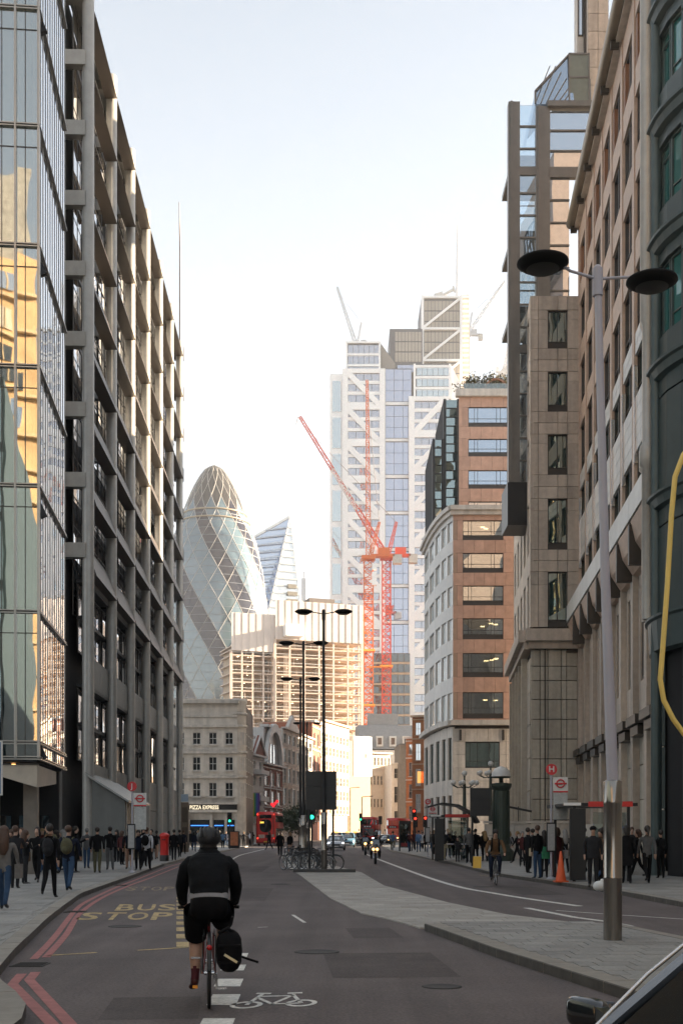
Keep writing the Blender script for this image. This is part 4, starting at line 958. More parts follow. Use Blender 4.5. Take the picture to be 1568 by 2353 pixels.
# ------------------------------------------------------------------ egg shaped glass tower with a diamond lattice
GY = 640.0; gs = GY / 2800 * .2813
prof_z = [(0, 0), (40, 75), (100, 120), (190, 170), (300, 218), (420, 262), (640, 343), (870, 393), (1100, 425), (1210, 433), (1500, 436), (1900, 428), (2400, 405), (2990, 372)]
gtop = ZA(1068, GY); prof = [(gtop - a * gs, b_ * gs) for a, b_ in prof_z]
def grad(z):
    for (z0, r0), (z1, r1) in zip(prof, prof[1:]):
        if z1 <= z <= z0:
            t = (z0 - z) / (z0 - z1)
            if (z0, r0) == prof[0]: return r1 * math.sqrt(max(t, 0))
            return r0 + (r1 - r0) * t
    return prof[-1][1]
EG = thing('egg_tower', 'egg shaped glass tower with spiral diamond lattice and dark swirling bands', 'tower', (XA(492, GY), GY, 0))
NS = 18; rowsg = 22; zb0 = 12.0; ring_z = ZA(1186, GY)
# heights of the lattice rows: nearly even along the meridian
zl = [zb0 + (gtop - zb0) * (1 - (1 - i / rowsg) ** 1.12) for i in range(rowsg + 1)]
pane_l = glass('egg_pale_glass', None, .10, (.86, .95, 1.0), .03, body=(.075, .12, .14)); pane_d = glass('egg_dark_glass', None, .015, (.85, .88, 1.0), .02, body=(.016, .016, .022)); pane_t = glass('egg_cap_glass', None, .015, (1, .97, .92), .02, body=(.03, .027, .024))
def gp(a, z, k=1.0): r = grad(z) * k; return (r * math.cos(a), r * math.sin(a), z)
st = 2 * math.pi / NS
leftp = {}
cnt = 0
for i in range(rowsg - 1):
    for j in range(NS):
        a = (j + (i % 2) * .5) * st; z0, z1, z2 = zl[i], zl[i + 1], zl[i + 2]
        band = (j + (i + 1) // 2) % 3 == 0
        m = pane_t if z1 > ring_z + 2 else (pane_d if band else pane_l)
        dm = Mb(); E_ = .93; n = 4; rowsP = []
        for q in range(-n, n + 1):
            z = z1 + (z1 - z0) * q / n if q < 0 else z1 + (z2 - z1) * q / n; h = (1 - abs(q) / n) * st / 2
            rowsP.append([gp(a + h * s_ * .985, z, 1.0) for s_ in (-1, -.5, 0, .5, 1)])
        vs = [p for r_ in rowsP for p in r_]
        fs = [(r_ * 5 + c_, r_ * 5 + c_ + 1, r_ * 5 + c_ + 6, r_ * 5 + c_ + 5) for r_ in range(2 * n) for c_ in range(4)]
        front = math.sin(a) < .25
        if front and cnt < 290:
            dm.add(vs, fs, 0, True); part('pane', dm, m, EG); cnt += 1
        else: leftp.setdefault(m.name, Mb()).add(vs, fs, 0, True)
for k, mb in leftp.items(): part('pane', mb, MATS[k], EG, kind='stuff')
lat = Mb(); lw_ = mat('white_lattice', (.36, .345, .32), .5, .2, var=.05)
for j in range(NS):
    for s_ in (-1, 1):
        for i in range(rowsg):
            a = j * st + s_ * i * st / 2
            n = 2
            pts = [gp(a + s_ * st / 2 * q / n, zl[i] + (zl[i + 1] - zl[i]) * q / n, 1.004) for q in range(n + 1)]
            lat.tube(pts, .15 if zl[i] < ring_z else .15, 4, caps=False)
part('lattice', lat, lw_, EG)
flr = Mb(); z = 20.0
while z < ring_z - 2:
    r = grad(z); flr.lathe([(r * 1.004, -.16), (r * 1.006, .0), (r * 1.004, .16)], 48, (0, 0, z), caps=False); z += 4.15
part('floor_line', flr, mat('dark_floor_line', (.12, .14, .16), .6), EG, kind='stuff')
for zz in (ring_z, ring_z - 4.4):
    rg = Mb(); r = grad(zz); rg.lathe([(r, -.4), (r + .7, -.3), (r + .7, .3), (r, .4)], 64, (0, 0, zz), caps=False); part('ring_walkway', rg, mat('bronze_ring', (.35, .28, .2), .4, .4), EG)
cp = Mb(); cp.lathe([(grad(z) * .97, z) for z in (zb0, 60, 100, 130, 150, 165, 174)] + [(.5, gtop - .6)], 40); part('core', cp, mat('egg_core', (.06, .065, .07), .6), EG)

# ------------------------------------------------------------------ wedge shaped tower
WY = 780.0
def wp(px, py, Y=WY): return Vector((XA(px, Y), Y, ZA(py, Y)))
WT = thing('wedge_tower', 'slanted blue glass wedge tower rising to a sharp point beside the egg tower', 'tower', (0, 0, 0))
ap = wp(667, 1186, 770); F0 = Vector((XA(499, 760), 760, 0)); Rr = Vector((XA(752, 790), 790, 0)); L0 = Vector((XA(430, 800), 800, 0)); LT = wp(552, 1252, 785); Bk = Vector((XA(640, 840), 840, 0))
def face(name, vs, m):
    mb = Mb(); mb.add(vs, [tuple(range(len(vs)))]); part(name, mb, m, WT)
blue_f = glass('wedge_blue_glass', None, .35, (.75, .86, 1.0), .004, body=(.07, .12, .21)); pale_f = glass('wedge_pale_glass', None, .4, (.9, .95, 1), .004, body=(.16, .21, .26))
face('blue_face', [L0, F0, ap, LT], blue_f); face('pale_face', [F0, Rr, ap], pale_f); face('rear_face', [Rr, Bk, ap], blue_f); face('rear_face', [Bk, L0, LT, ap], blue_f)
eb = Mb(); eb.bar(F0, ap, 1.2); eb.bar(LT, ap, 1.4); eb.bar(Rr, ap, 1.0); part('edge_trim', eb, whitew, WT)
def at_z(a, b_, z): t = (z - a.z) / (b_.z - a.z); return a + (b_ - a) * t
z = 70.0
while z < 200:
    off = Vector((0, -.6, 0)); a = at_z(L0, LT, z) if z < LT.z else at_z(LT, ap, z); b_ = at_z(F0, ap, z)
    if z < ap.z - 6:
        mb = Mb(); mb.bar(a + off, b_ + off, .4, .7); part('floor_band', mb, mat('wedge_band', (.34, .40, .48), .5), WT)
        c_ = at_z(Rr, ap, z); mb = Mb(); mb.bar(b_ + off, c_ + off, .6, .8); part('floor_band', mb, mat('wedge_band2', (.30, .34, .36), .5), WT)
        if z < ap.z - 42:
            q = b_ + (c_ - b_) * .55; mb = Mb(); mb.bar(q + off * 2, q + (c_ - q) * .8 + off * 2, .8, 2.6); part('balcony', mb, mat('wedge_dark', (.11, .10, .08), .7), WT)
    z += 4.6

# ------------------------------------------------------------------ the tall braced tower
HY = 480.0; hf = HY / 2800
T = Bld('braced_glass_tower', 'tall glass tower with white diagonal bracing, stepped top and a slim mast', 'tower', (0, HY, 0))
def hx(px): return (px - 784) * hf
def hz(py): return 1.7 + (1912 - py) * hf
gl_h1 = glass('tower_blue_glass', None, .40, (.80, .86, 1.0), .004, body=(.085, .10, .16)); gl_h2 = glass('tower_green_glass', None, .42, (.86, .95, 1), .004, body=(.15, .19, .19)); gl_h3 = glass('tower_office_glass', None, .35, (.88, .92, 1), .006, body=(.10, .105, .135))
tanl = mat('tan_louvre', (.34, .31, .27), .6, var=.06, piece=.05)
def body(name, x0, x1, ztop, y0, d, m): T.mm(name, (hx(x0), y0, 1), (hx(x1), y0 + d, hz(ztop)), m)
T.fr(0, 0, 0)
mh = 84 * hf                                       # module of three floors
def braced(x0, x1, ytop, ybot, y0, dirn, fw=13, left_post=True):
    """white frame with a diagonal in every three floor module; floors with spandrels behind"""
    a, b_ = hx(x0), hx(x1); w_ = fw * hf; zt = hz(ytop); z = zt; zb_ = hz(ybot)
    T.mm('frame_post', (a, y0 - .9, zb_), (a + w_, y0 + .3, zt), whitew); T.mm('frame_post', (b_ - w_, y0 - .9, zb_), (b_, y0 + .3, zt), whitew)
    while z > zb_:
        zl_ = max(z - mh, zb_)
        T.mm('frame_beam', (a + w_, y0 - .7, z - 1.7), (b_ - w_, y0 + .2, z), whitew)
        hgt = (z - 1.7 - (z - mh)) / 3
        for k in range(3):
            f0 = z - 1.7 - (k + 1) * hgt
            if f0 < zb_: break
            n = 4; ww_ = (b_ - a - 2 * w_) / n
            for q in range(n): T.p('window', (a + w_ + (q + .5) * ww_, y0 + .05, f0 + hgt * .66), (ww_ - .18, .2, hgt * .62), gl_h3)
            T.p('spandrel', ((a + b_) / 2, y0 - .05, f0 + hgt * .17), (b_ - a - 2 * w_, .3, hgt * .32), whitew)
        if z - mh > zb_ - 5:
            p0 = Vector((a + w_ * .6, y0 - .5, z - .8)); p1 = Vector((b_ - w_ * .6, y0 - .5, z - mh - .8))
            if dirn < 0: p0 = Vector((a + w_ * .6, y0 - .5, z - mh - .8)); p1 = Vector((b_ - w_ * .6, y0 - .5, z - .8))
            db_ = Mb(); db_.bar(p0, p1, .5, 2.2); T.mb('diagonal_brace', db_, whitew)
        z -= mh
# left glass strip
body('side_strip', 757, 787, 859, .4, 26, whitew)
z = hz(868); 
while z > 40: T.p('window', (hx(773), .3, z - mh / 2), (hx(785) - hx(766), .3, mh - 2.4), gl_h2); z -= mh
body('west_block', 786, 884, 846, .4, 28, mat('tower_core', (.10, .105, .12), .6)); braced(786, 884, 848, 1690, 0, 1)
body('central_glass', 884, 946, 843, 1.6, 26, mat('tower_core', (.10, .105, .12), .6))
z = hz(845)
while z > 8:
    for k in range(3):
        for q in range(3): T.p('central_pane', (hx(885 + 20 * q + 10), 1.5, z - (k + .5) * (mh - 1.6) / 3), (20 * hf - .14, .2, (mh - 1.6) / 3 - .14), gl_h1)
    T.p('white_band', (hx(915), 1.3, z - mh + .8), (60 * hf, .4, 1.1), whitew); z -= mh
body('east_block', 938, 1030, 911, .4, 28, mat('tower_core', (.10, .105, .12), .6)); braced(938, 1030, 913, 1700, -.6, -1)
body('upper_west', 795, 874, 781, 3, 22, mat('tower_core', (.10, .105, .12), .6))
for k in range(3):
    for q in range(6): T.p('window', (hx(800 + 12.2 * q + 5), 2.9, hz(786 + 25 * k + 10)), (12.2 * hf - .15, .2, 19 * hf), gl_h3)
    T.p('white_band', (hx(834), 2.8, hz(808 + 25 * k)), (80 * hf, .4, 5 * hf), whitew)
for x in (796, 872): T.p('frame_post', (hx(x), 2.7, hz(815)), (4 * hf, .4, 70 * hf), whitew)
T.p('roof_band', (hx(834), 2.7, hz(780)), (82 * hf, .6, 4 * hf), whitew)
wg = Mb(); wg.prism([(hx(875), hz(779)), (hx(908), hz(826)), (hx(908), hz(850)), (hx(875), hz(850))], -4, -24, axis='y'); T.mb('sloped_wing', wg, mat('wing_glass', (.22, .20, .18), .4))
body('link_block', 896, 972, 741, 6, 20, mat('tower_core', (.10, .105, .12), .6))
for k in range(3):
    for q in range(8): T.p('louvre_panel', (hx(908 + 7.7 * q + 3.8), 5.9, hz(747 + 24 * k + 12)), (7.7 * hf - .2, .2, 24 * hf - .5), tanl)
for q in range(5): T.p('window', (hx(914 + 11 * q + 5), 5.8, hz(834)), (10.5 * hf, .2, 16 * hf), gl_h1)
body('upper_east', 952, 1034, 833, 1.5, 22, mat('tower_core', (.10, .105, .12), .6))
for k in range(3):
    for q in range(6): T.p('window', (hx(957 + 12.4 * q + 6), 1.4, hz(843 + 25 * k + 8)), (12.4 * hf - .15, .2, 17 * hf), gl_h2)
    T.p('white_band', (hx(993), 1.3, hz(839 + 25 * k)), (80 * hf, .4, 6 * hf), whitew)
for x in (952, 1033): T.p('frame_post', (hx(x), 1.2, hz(873)), (5 * hf, .4, 80 * hf), whitew)
wg = Mb(); wg.prism([(hx(1036), hz(833)), (hx(1060), hz(880)), (hx(1060), hz(915)), (hx(1036), hz(915))], -2, -22, axis='y'); T.mb('sloped_wing', wg, whitew)
body('tall_shaft', 971, 1066, 659, 9, 24, mat('tower_core', (.10, .105, .12), .6))
for k in range(11):
    for q in range(10): T.p('louvre_panel', (hx(977 + 8.4 * q + 4.2), 8.9, hz(668 + 24.4 * k + 12)), (8.4 * hf - .2, .2, 24.4 * hf - .5), tanl)
for x in (973, 1063): T.p('frame_post', (hx(x), 8.3, hz(790)), (6 * hf, 1.2, 264 * hf), whitew)
for y_ in (661, 735, 809, 883):
    T.p('frame_beam', (hx(1018), 8.4, hz(y_)), (84 * hf, 1.0, 5 * hf), whitew)
    db_ = Mb(); db_.bar((hx(974), 8.3, hz(y_ + 72)), (hx(1062), 8.3, hz(y_ + 2)), .5, 5.5 * hf); T.mb('diagonal_brace', db_, whitew)
body('east_wing', 1066.5, 1083, 651, 10, 22, mat('sunlit_cladding', (.62, .52, .42), .5, var=.06))
for k in range(22): T.p('wing_louvre', (hx(1074.5), 9.9, hz(656 + 11.5 * k)), (15 * hf, .3, 5 * hf), whitew)
ms = Mb(); ms.tube([(hx(1057), 12, hz(659)), (hx(1057.5), 12, hz(560)), (hx(1057), 12, hz(458))], [.9, .7, .25], 10); T.mb('mast', ms, whitew)
ms = Mb(); ms.bar((hx(1003), 12, hz(652)), (hx(1022), 12, hz(646)), 2.0); ms.bar((hx(1018), 12, hz(650)), (hx(1050), 12, hz(632)), .9); ms.bar((hx(1046), 12, hz(626)), (hx(1050), 12, hz(640)), .7); T.mb('roof_cradle', ms, mat('pale_metal', (.55, .53, .50), .4))
for k in range(8): T.p('roof_rail', (hx(760 + 4 * k), 3, hz(857)), (.3, .3, 1.6), frame_l)
T.done()

# ------------------------------------------------------------------ cranes
def lattice(mb, a, b_, w0, w1, n, r, m=0, ref=Vector((0, 1, 0))):
    a = Vector(a); b_ = Vector(b_); t = (b_ - a).normalized(); u = t.cross(ref).normalized(); v = t.cross(u).normalized(); prev = None
    for i in range(n + 1):
        c = a + (b_ - a) * i / n; ww = w0 + (w1 - w0) * i / n
        cur = [c + u * ww / 2 * sx + v * ww / 2 * sy for sx, sy in ((-1, -1), (1, -1), (1, 1), (-1, 1))]
        if prev:
            for q in range(4):
                mb.bar(prev[q], cur[q], r, r, m)
                mb.bar(prev[q], cur[(q + 1) % 4] if i % 2 else cur[q - 1], r * .7, r * .7, m)
        for q in range(4): mb.bar(cur[q], cur[(q + 1) % 4], r * .7, r * .7, m)
        prev = cur
orange = mat('crane_orange', (0.62, 0.13, 0.02), .5, var=.08); redc = mat('crane_red', (0.55, 0.06, 0.02), .5, var=.06); greyc = mat('crane_grey', (.42, .43, .45), .5)
yel = mat('crane_yellow', (.75, .38, .05), .5); cwt = mat('counterweight', (.45, .42, .38), .8)
def crane(label, x, Y, zbase, zdeck, mw, tip, mcol, jcol, cw=None, n=28, tail=True, r=.32):
    c = thing('tower_crane', label, 'crane', (x, Y, 0), 0, 'tower cranes over the building sites')
    m1 = Mb(); lattice(m1, (0, 0, zbase), (0, 0, zdeck), mw, mw, n, r); part('mast', m1, mcol, c)
    dk = Mb(); dk.box((0, 0, zdeck + .6), (mw * 1.5, mw * 1.5, 1.2)); dk.box((mw * 1.6, .3, zdeck + 1.4), (mw * 2.6, mw, .8)); dk.box((mw * 1.7, .3, zdeck + 2.9), (mw * 1.3, mw * .9, 2.4)); part('machine_deck', dk, jcol, c)
    cb_ = Mb(); cb_.box((-mw * .95, -mw * .4, zdeck + 2.2), (1.5, 1.6, 2.2)); part('cab', cb_, whitew, c)
    wt = Mb(); wt.box((mw * 3.2, .3, zdeck + .2), (mw * 1.0, mw, 3.0)); part('counterweight', wt, cwt, c)
    j = Mb(); lattice(j, (0, 0, zdeck + 1.2), Vector(tip) - Vector((x, Y, 0)), 1.7, .8, 22, r * .7, ref=Vector((0, 1, .01))); part('jib', j, jcol, c)
    af = Mb(); e = Vector((mw * 1.2, .2, zdeck + 13)); lattice(af, (mw * .2, 0, zdeck + 1.2), e, 1.3, .7, 8, r * .7); part('back_frame', af, jcol, c)
    cab = Mb(); cab.tube([e, (Vector(tip) - Vector((x, Y, 0))) * .9 + Vector((0, 0, (zdeck + 1.2) * .1))], .08, 4); part('luffing_cable', cab, mat('cable', (.12, .1, .1), .6), c)
    return c
CY = 425.0
def zy(py, Y): return ZA(py, Y)
ck = crane('red and white luffing crane, long jib pointing up left across the braced tower', XA(887, CY), CY, zy(1700, CY), zy(1285, CY), 2.9, (XA(689, CY), CY, zy(958, CY)), redc, redc)
wj = Mb(); a = Vector((0, 0, zy(1285, CY) + 1.2)); b_ = Vector((XA(689, CY) - XA(887, CY), 0, zy(958, CY))); lattice(wj, a + (b_ - a) * .34, a + (b_ - a) * .62, 1.5, 1.2, 7, .26); part('white_jib_section', wj, mat('crane_white', (.7, .66, .62), .5), ck)
hb = Mb(); hb.bar(b_ + Vector((-.6, 0, 0)), b_ + Vector((-1.3, 0, -2.6)), 1.6, .2); part('jib_head', hb, greyc, ck)
c2 = crane('orange luffing crane with an almost upright jib in front of the braced tower', XA(846, CY - 4), CY - 4, zy(1680, CY), zy(1292, CY), 3.1, (XA(843, CY + 8), CY + 10, zy(850, CY)), orange, orange)
for k, y_ in enumerate((1310, 1330, 1345)):
    bx = Mb(); bx.box((1.9, -1.8, zy(y_, CY)), (1.6, 2.0, 2.2)); part('climbing_cage', bx, whitew, c2)
for px, (ya, yb) in ((c2, (1499, 1623)), (ck, (1531, 1657))):
    for y_ in (ya, yb):
        t_ = Mb(); t_.box((0, 0, zy(y_, CY)), (4.4, 4.4, .6)); t_.bar((0, 0, zy(y_, CY)), (-7, 0, zy(y_, CY) - .2), .5); part('mast_tie', t_, yel, px)
c3 = crane('pale distant crane jib leaning left above the stepped roof', XA(818, 620), 620, 150, zy(800, 620), 2.2, (XA(774, 620), 620, zy(660, 620)), greyc, greyc, n=20)
c4 = crane('pale distant crane jib leaning right beside the tall mast', XA(1072, 640), 640, 150, zy(775, 640), 2.2, (XA(1158, 640), 640, zy(646, 640)), greyc, greyc, n=20)
c5 = crane('far pale crane behind the roof garden', XA(1152, 560), 560, 120, zy(862, 560), 2.4, (XA(1200, 560), 560, zy(800, 560)), greyc, mat('crane_white', (.7, .66, .62), .5), n=16)
# dark office blocks filling the far skyline between the towers
for nm, lb, x0, x1, y0, Yd, m in (('far_office_block', 'dim glass office low behind the crane masts', 856, 941, 1500, 455, gl_dark), ('thin_far_tower', 'thin grey far tower tip beside the wedge tower', 692, 703, 1328, 900, greyc)):
    b = Bld(nm, lb, 'building', (XA(x0, Yd), Yd, 0)); wd = XA(x1, Yd) - XA(x0, Yd); zt = ZA(y0, Yd)
    b.mm('wall', (0, .3, .1), (wd, 12, zt), m if m is greyc else mat('brown_plant', (.16, .13, .11), .7))
    if m is gl_dark:
        for j in range(int((zt - 20) / 3.9)):
            b.p('spandrel', (wd / 2, 0, 22 + 3.9 * j), (wd, .3, .7), mat('concrete_core', (.30, .24, .18), .9))
            for q in range(6): b.p('window', (wd * (q + .5) / 6, .1, 24 + 3.9 * j), (wd / 6 - .25, .2, 2.9), gl_dark)
    else: b.p('roof_fin', (wd / 2, 1, zt + 2), (1, 1, 6), greyc)
    b.done()
# ------------------------------------------------------------------ people
def cloth(name, col): return mat('cloth_' + name, col, .9, var=.18, scale=9, bump=.25, bscale=30, spec=.15)
skin = mat('skin', (.40, .24, .17), .55, var=.06, scale=12); skin_d = mat('skin_deep', (.13, .075, .05), .5, var=.05)
hair_d = mat('hair_dark', (.02, .015, .012), .6, var=.2, scale=20); hair_b = mat('hair_brown', (.07, .035, .02), .6, var=.2, scale=20); hair_f = mat('hair_fair', (.25, .16, .07), .6, var=.2, scale=20); hair_g = mat('hair_grey', (.2, .19, .18), .6)
shoe = mat('shoe_black', (.02, .02, .02), .5)
CL = {'black': cloth('black', (.008, .008, .009)), 'navy': cloth('navy', (.012, .016, .03)), 'charcoal': cloth('charcoal', (.022, .022, .024)), 'grey': cloth('grey', (.10, .10, .10)), 'jeans': cloth('jeans', (.035, .065, .12)), 'white': cloth('white', (.50, .50, .52)),
      'brown': cloth('brown', (.13, .075, .04)), 'green': cloth('green', (.06, .27, .15)), 'blue': cloth('blue', (.12, .22, .38)), 'red': cloth('red', (.30, .03, .03)), 'cream': cloth('cream', (.38, .32, .22)), 'khaki': cloth('khaki', (.09, .085, .05)), 'wine': cloth('wine', (.08, .025, .025)), 'pale': cloth('pale_grey', (.27, .27, .28)), 'tweed': cloth('patterned_knit', (.16, .15, .14)), 'orange': cloth('orange', (.6, .2, .03)), 'pink': cloth('pink', (.5, .18, .22))}
def skin_mesh(name, V, E, Rd, slots, root=0, sub=1):
    me = bpy.data.meshes.new(name); me.from_pydata(V, [(a, b) for a, b, _ in E], []); o = bpy.data.objects.new(name, me); COL.objects.link(o)
    md = o.modifiers.new('skin', 'SKIN'); md.use_smooth_shade = True; md.branch_smoothing = .6
    for i, v in enumerate(me.skin_vertices[0].data):
        r = Rd[i]; v.radius = r if isinstance(r, (tuple, list)) else (r, r); v.use_root = (i == root)
    ss = o.modifiers.new('sub', 'SUBSURF'); ss.levels = sub; ss.render_levels = sub
    dg = bpy.context.evaluated_depsgraph_get(); nm = bpy.data.meshes.new_from_object(o.evaluated_get(dg)); bpy.data.objects.remove(o)
    nm.name = name; nm.materials.clear()
    for m in slots: nm.materials.append(m)
    VV = [Vector(v) for v in V]
    rr_ = [max(r) if isinstance(r, (tuple, list)) else r for r in Rd]
    for p in nm.polygons:
        c = p.center; best = None
        for a, b, s in E:
            d = VV[b] - VV[a]; t = max(0, min(1, (c - VV[a]).dot(d) / max(d.length_squared, 1e-9))); dist = (c - (VV[a] + d * t)).length - (rr_[a] * (1 - t) + rr_[b] * t)
            if best is None or dist < best[0]: best = (dist, s)
        p.material_index = best[1]; p.use_smooth = True
    return nm
def figure(name, lean=.0, legL=(.15, .05), legR=(-.25, .25), armL=(-.2, .2), armR=(.2, .25), spread=.09, sub=1, shoulder=.19, bulk=1.0):
    """walking or standing body facing +y; leg=(thigh swing forward, knee flex), arm=(swing, elbow flex); slots skin, top, legs, shoes"""
    V = []; E = []; Rd = []
    def v(p, r): V.append(tuple(p)); Rd.append(r); return len(V) - 1
    def e(a, b, s): E.append((a, b, s))
    up = lambda h, z: (0, lean * (z - .95) + h, z)
    pel = v(up(0, .95), (.15 * bulk, .115 * bulk)); bel = v(up(.0, 1.12), (.15 * bulk, .11 * bulk)); ch = v(up(.0, 1.32), (.175 * bulk, .12 * bulk)); nb_ = v(up(-.005, 1.45), (.075, .07)); nk = v(up(.0, 1.52), .055)
    jaw = v(up(.025, 1.585), (.072, .085)); hd = v(up(.01, 1.67), (.08, .10)); tp = v(up(.0, 1.735), (.055, .07)); ns = v(up(.115, 1.62), .014)
    e(pel, bel, 1); e(bel, ch, 1); e(ch, nb_, 1); e(nb_, nk, 0); e(nk, jaw, 0); e(jaw, hd, 0); e(hd, tp, 0); e(jaw, ns, 0)
    for s_, (th, kn), (sw, el) in ((-1, legL, armL), (1, legR, armR)):
        hip = Vector((s_ * spread, 0, .88)); L1, L2 = .42, .41
        k = hip + Vector((0, math.sin(th) * L1, -math.cos(th) * L1)); a = k + Vector((0, math.sin(th - kn) * L2, -math.cos(th - kn) * L2))
        h_ = v(hip, (.098 * bulk, .10)); kk = v(k, (.066, .07)); cf = v(k.lerp(a, .35) + Vector((0, -.012, 0)), (.062, .066)); aa = v(a, .047); f = v(a + Vector((s_ * .02, .06, -.045)), (.048, .035)); t_ = v(a + Vector((s_ * .03, .17, -.062)), (.045, .028))
        e(pel, h_, 2); e(h_, kk, 2); e(kk, cf, 2); e(cf, aa, 2); e(aa, f, 3); e(f, t_, 3)
        sh = Vector((s_ * shoulder, lean * .43, 1.405)); eb = sh + Vector((s_ * .055, math.sin(sw) * .28, -math.cos(sw) * .28)); wr = eb + Vector((0, math.sin(sw + el) * .25, -math.cos(sw + el) * .25)); hn = wr + Vector((0, math.sin(sw + el) * .085, -math.cos(sw + el) * .085))
        a1 = v(sh, .066 * bulk); a2 = v(eb, .05 * bulk); a3 = v(wr, .036); a4 = v(hn, (.038, .026)); a5 = v(hn + Vector((s_ * -.0, .03, -.07)), (.022, .014)); th_ = v(hn + Vector((-s_ * .02, .05, -.02)), .012)
        e(ch, a1, 1); e(a1, a2, 1); e(a2, a3, 1); e(a3, a4, 0); e(a4, a5, 0); e(a4, th_, 0)
    return skin_mesh(name, V, E, Rd, [skin, CL['black'], CL['black'], shoe], 0, sub)
POSE = {'walk': figure('walking_body', .05, (.38, .10), (-.32, .30), (-.35, .15), (.35, .3)), 'step': figure('stepping_body', .04, (-.25, .55), (.22, .04), (.25, .3), (-.3, .15)), 'stand': figure('standing_body', .0, (.03, .04), (-.04, .05), (-.05, .15), (.08, .2)),
        'phone': figure('phone_body', .03, (.08, .1), (-.1, .1), (-.1, .2), (.45, 1.6)), 'pockets': figure('pocket_body', .02, (.06, .06), (-.12, .14), (-.25, .8), (-.25, .8), bulk=1.12)}
def hair_mesh(kind):
    b = Mb(); 
    if kind == 'short': b.ball((0, -.018, 1.688), .112, 12, sq=(.86, 1.0, .92))
    elif kind == 'bob': b.ball((0, -.02, 1.68), .12, 12, sq=(.92, 1.0, 1.0)); b.tube([(0, -.055, 1.67), (0, -.075, 1.56), (0, -.075, 1.47)], [.10, .105, .07], 10)
    elif kind == 'long': b.ball((0, -.02, 1.68), .12, 12, sq=(.92, 1.0, 1.0)); b.tube([(0, -.055, 1.67), (0, -.09, 1.5), (0, -.125, 1.30), (0, -.125, 1.17)], [.10, .125, .12, .05], 10)
    elif kind == 'tail': b.ball((0, -.018, 1.685), .115, 12, sq=(.88, 1.0, .95)); b.tube([(0, -.11, 1.70), (0, -.16, 1.62), (0, -.15, 1.48)], [.03, .045, .015], 8)
    elif kind == 'cap': b.ball((0, -.005, 1.70), .118, 12, sq=(.88, 1.0, .7)); b.box((0, .13, 1.695), (.13, .11, .018))
    return b
HAIR = {k: hair_mesh(k) for k in ('short', 'bob', 'long', 'tail', 'cap')}; HM = {}
def coat_mesh(z0, fl):
    b = Mb(); b.lathe([(.20 + fl, z0), (.195 + fl * .5, (z0 + 1.0) / 2), (.172, 1.08), (.19, 1.3), (.15, 1.42), (.07, 1.475)], 16, caps=False)
    for i, v in enumerate(b.v): b.v[i] = (v[0] * 1.06, v[1] * .76, v[2])
    return b
def pack_mesh():
    b = Mb(); b.ball((0, -.22, 1.22), .2, 12, sq=(.78, .55, 1.15)); b.tube([(-.11, -.14, 1.40), (-.12, .02, 1.46), (-.13, .13, 1.30), (-.13, .08, 1.08)], .018, 6); b.tube([(.11, -.14, 1.40), (.12, .02, 1.46), (.13, .13, 1.30), (.13, .08, 1.08)], .018, 6); b.ball((0, -.31, 1.14), .11, 10, sq=(.9, .4, .8))
    return b
def bag_mesh(sx=1):
    b = Mb(); b.box((sx * .30, .02, .82), (.12, .34, .30)); b.tube([(sx * .30, -.1, .97), (sx * .27, -.05, 1.08), (sx * .27, .09, 1.08), (sx * .30, .14, .97)], .01, 5)
    return b
def person(label, px, py, pose, rz, top, legs, hair=('short', 'd'), h=1.72, coat=None, pack=None, bag=None, sk=None, group=None, shoes=None, z=.118, xy=None):
    X, Y = xy or G(px, py, z); rv = random.Random(int(px * 7 + py))
    if not (coat or pack or bag) and pose != 'phone':
        q = rv.random()
        if q < .22: pack = rv.choice(['charcoal', 'navy', 'khaki', 'wine'])
        elif q < .42: bag = rv.choice(['brown', 'cream', 'black', 'tweed'])
        elif q < .62 and legs != skin: coat = (rv.choice([.62, .72, .82]), rv.uniform(.0, .05), top)
    o = bpy.data.objects.new('person', POSE[pose]); COL.objects.link(o); o.location = (X, Y, z); o.rotation_euler = (0, 0, R(rz)); s = h / 1.745; wv = rv.uniform(.93, 1.10); o.scale = (s * wv, s * wv, s)
    o['label'] = label; o['category'] = 'person'; o['group'] = group or 'pedestrians along the street'
    for i, m in enumerate([sk or skin, CL[top], CL[legs] if legs in CL else legs, shoes or shoe]):
        o.material_slots[i].link = 'OBJECT'; o.material_slots[i].material = m
    hk, hc = hair; hm = {'d': hair_d, 'b': hair_b, 'f': hair_f, 'g': hair_g, 'r': CL['red'], 'k': CL['black']}[hc]
    def kid(nm, key, mbf, m):
        kk = (key, m.name)
        if kk not in HM: HM[kk] = mbf().mesh(nm, m)
        link(nm, HM[kk], o)
    kid('hair' if hk != 'cap' else 'cap', hk, lambda: HAIR[hk], hm)
    if coat: kid('coat', 'coat%.2f' % coat[0], lambda: coat_mesh(coat[0], coat[1]), CL[coat[2]])
    if pack: kid('backpack', 'pack', pack_mesh, CL[pack])
    if bag: kid('bag', 'bag', bag_mesh, CL[bag])
    return o
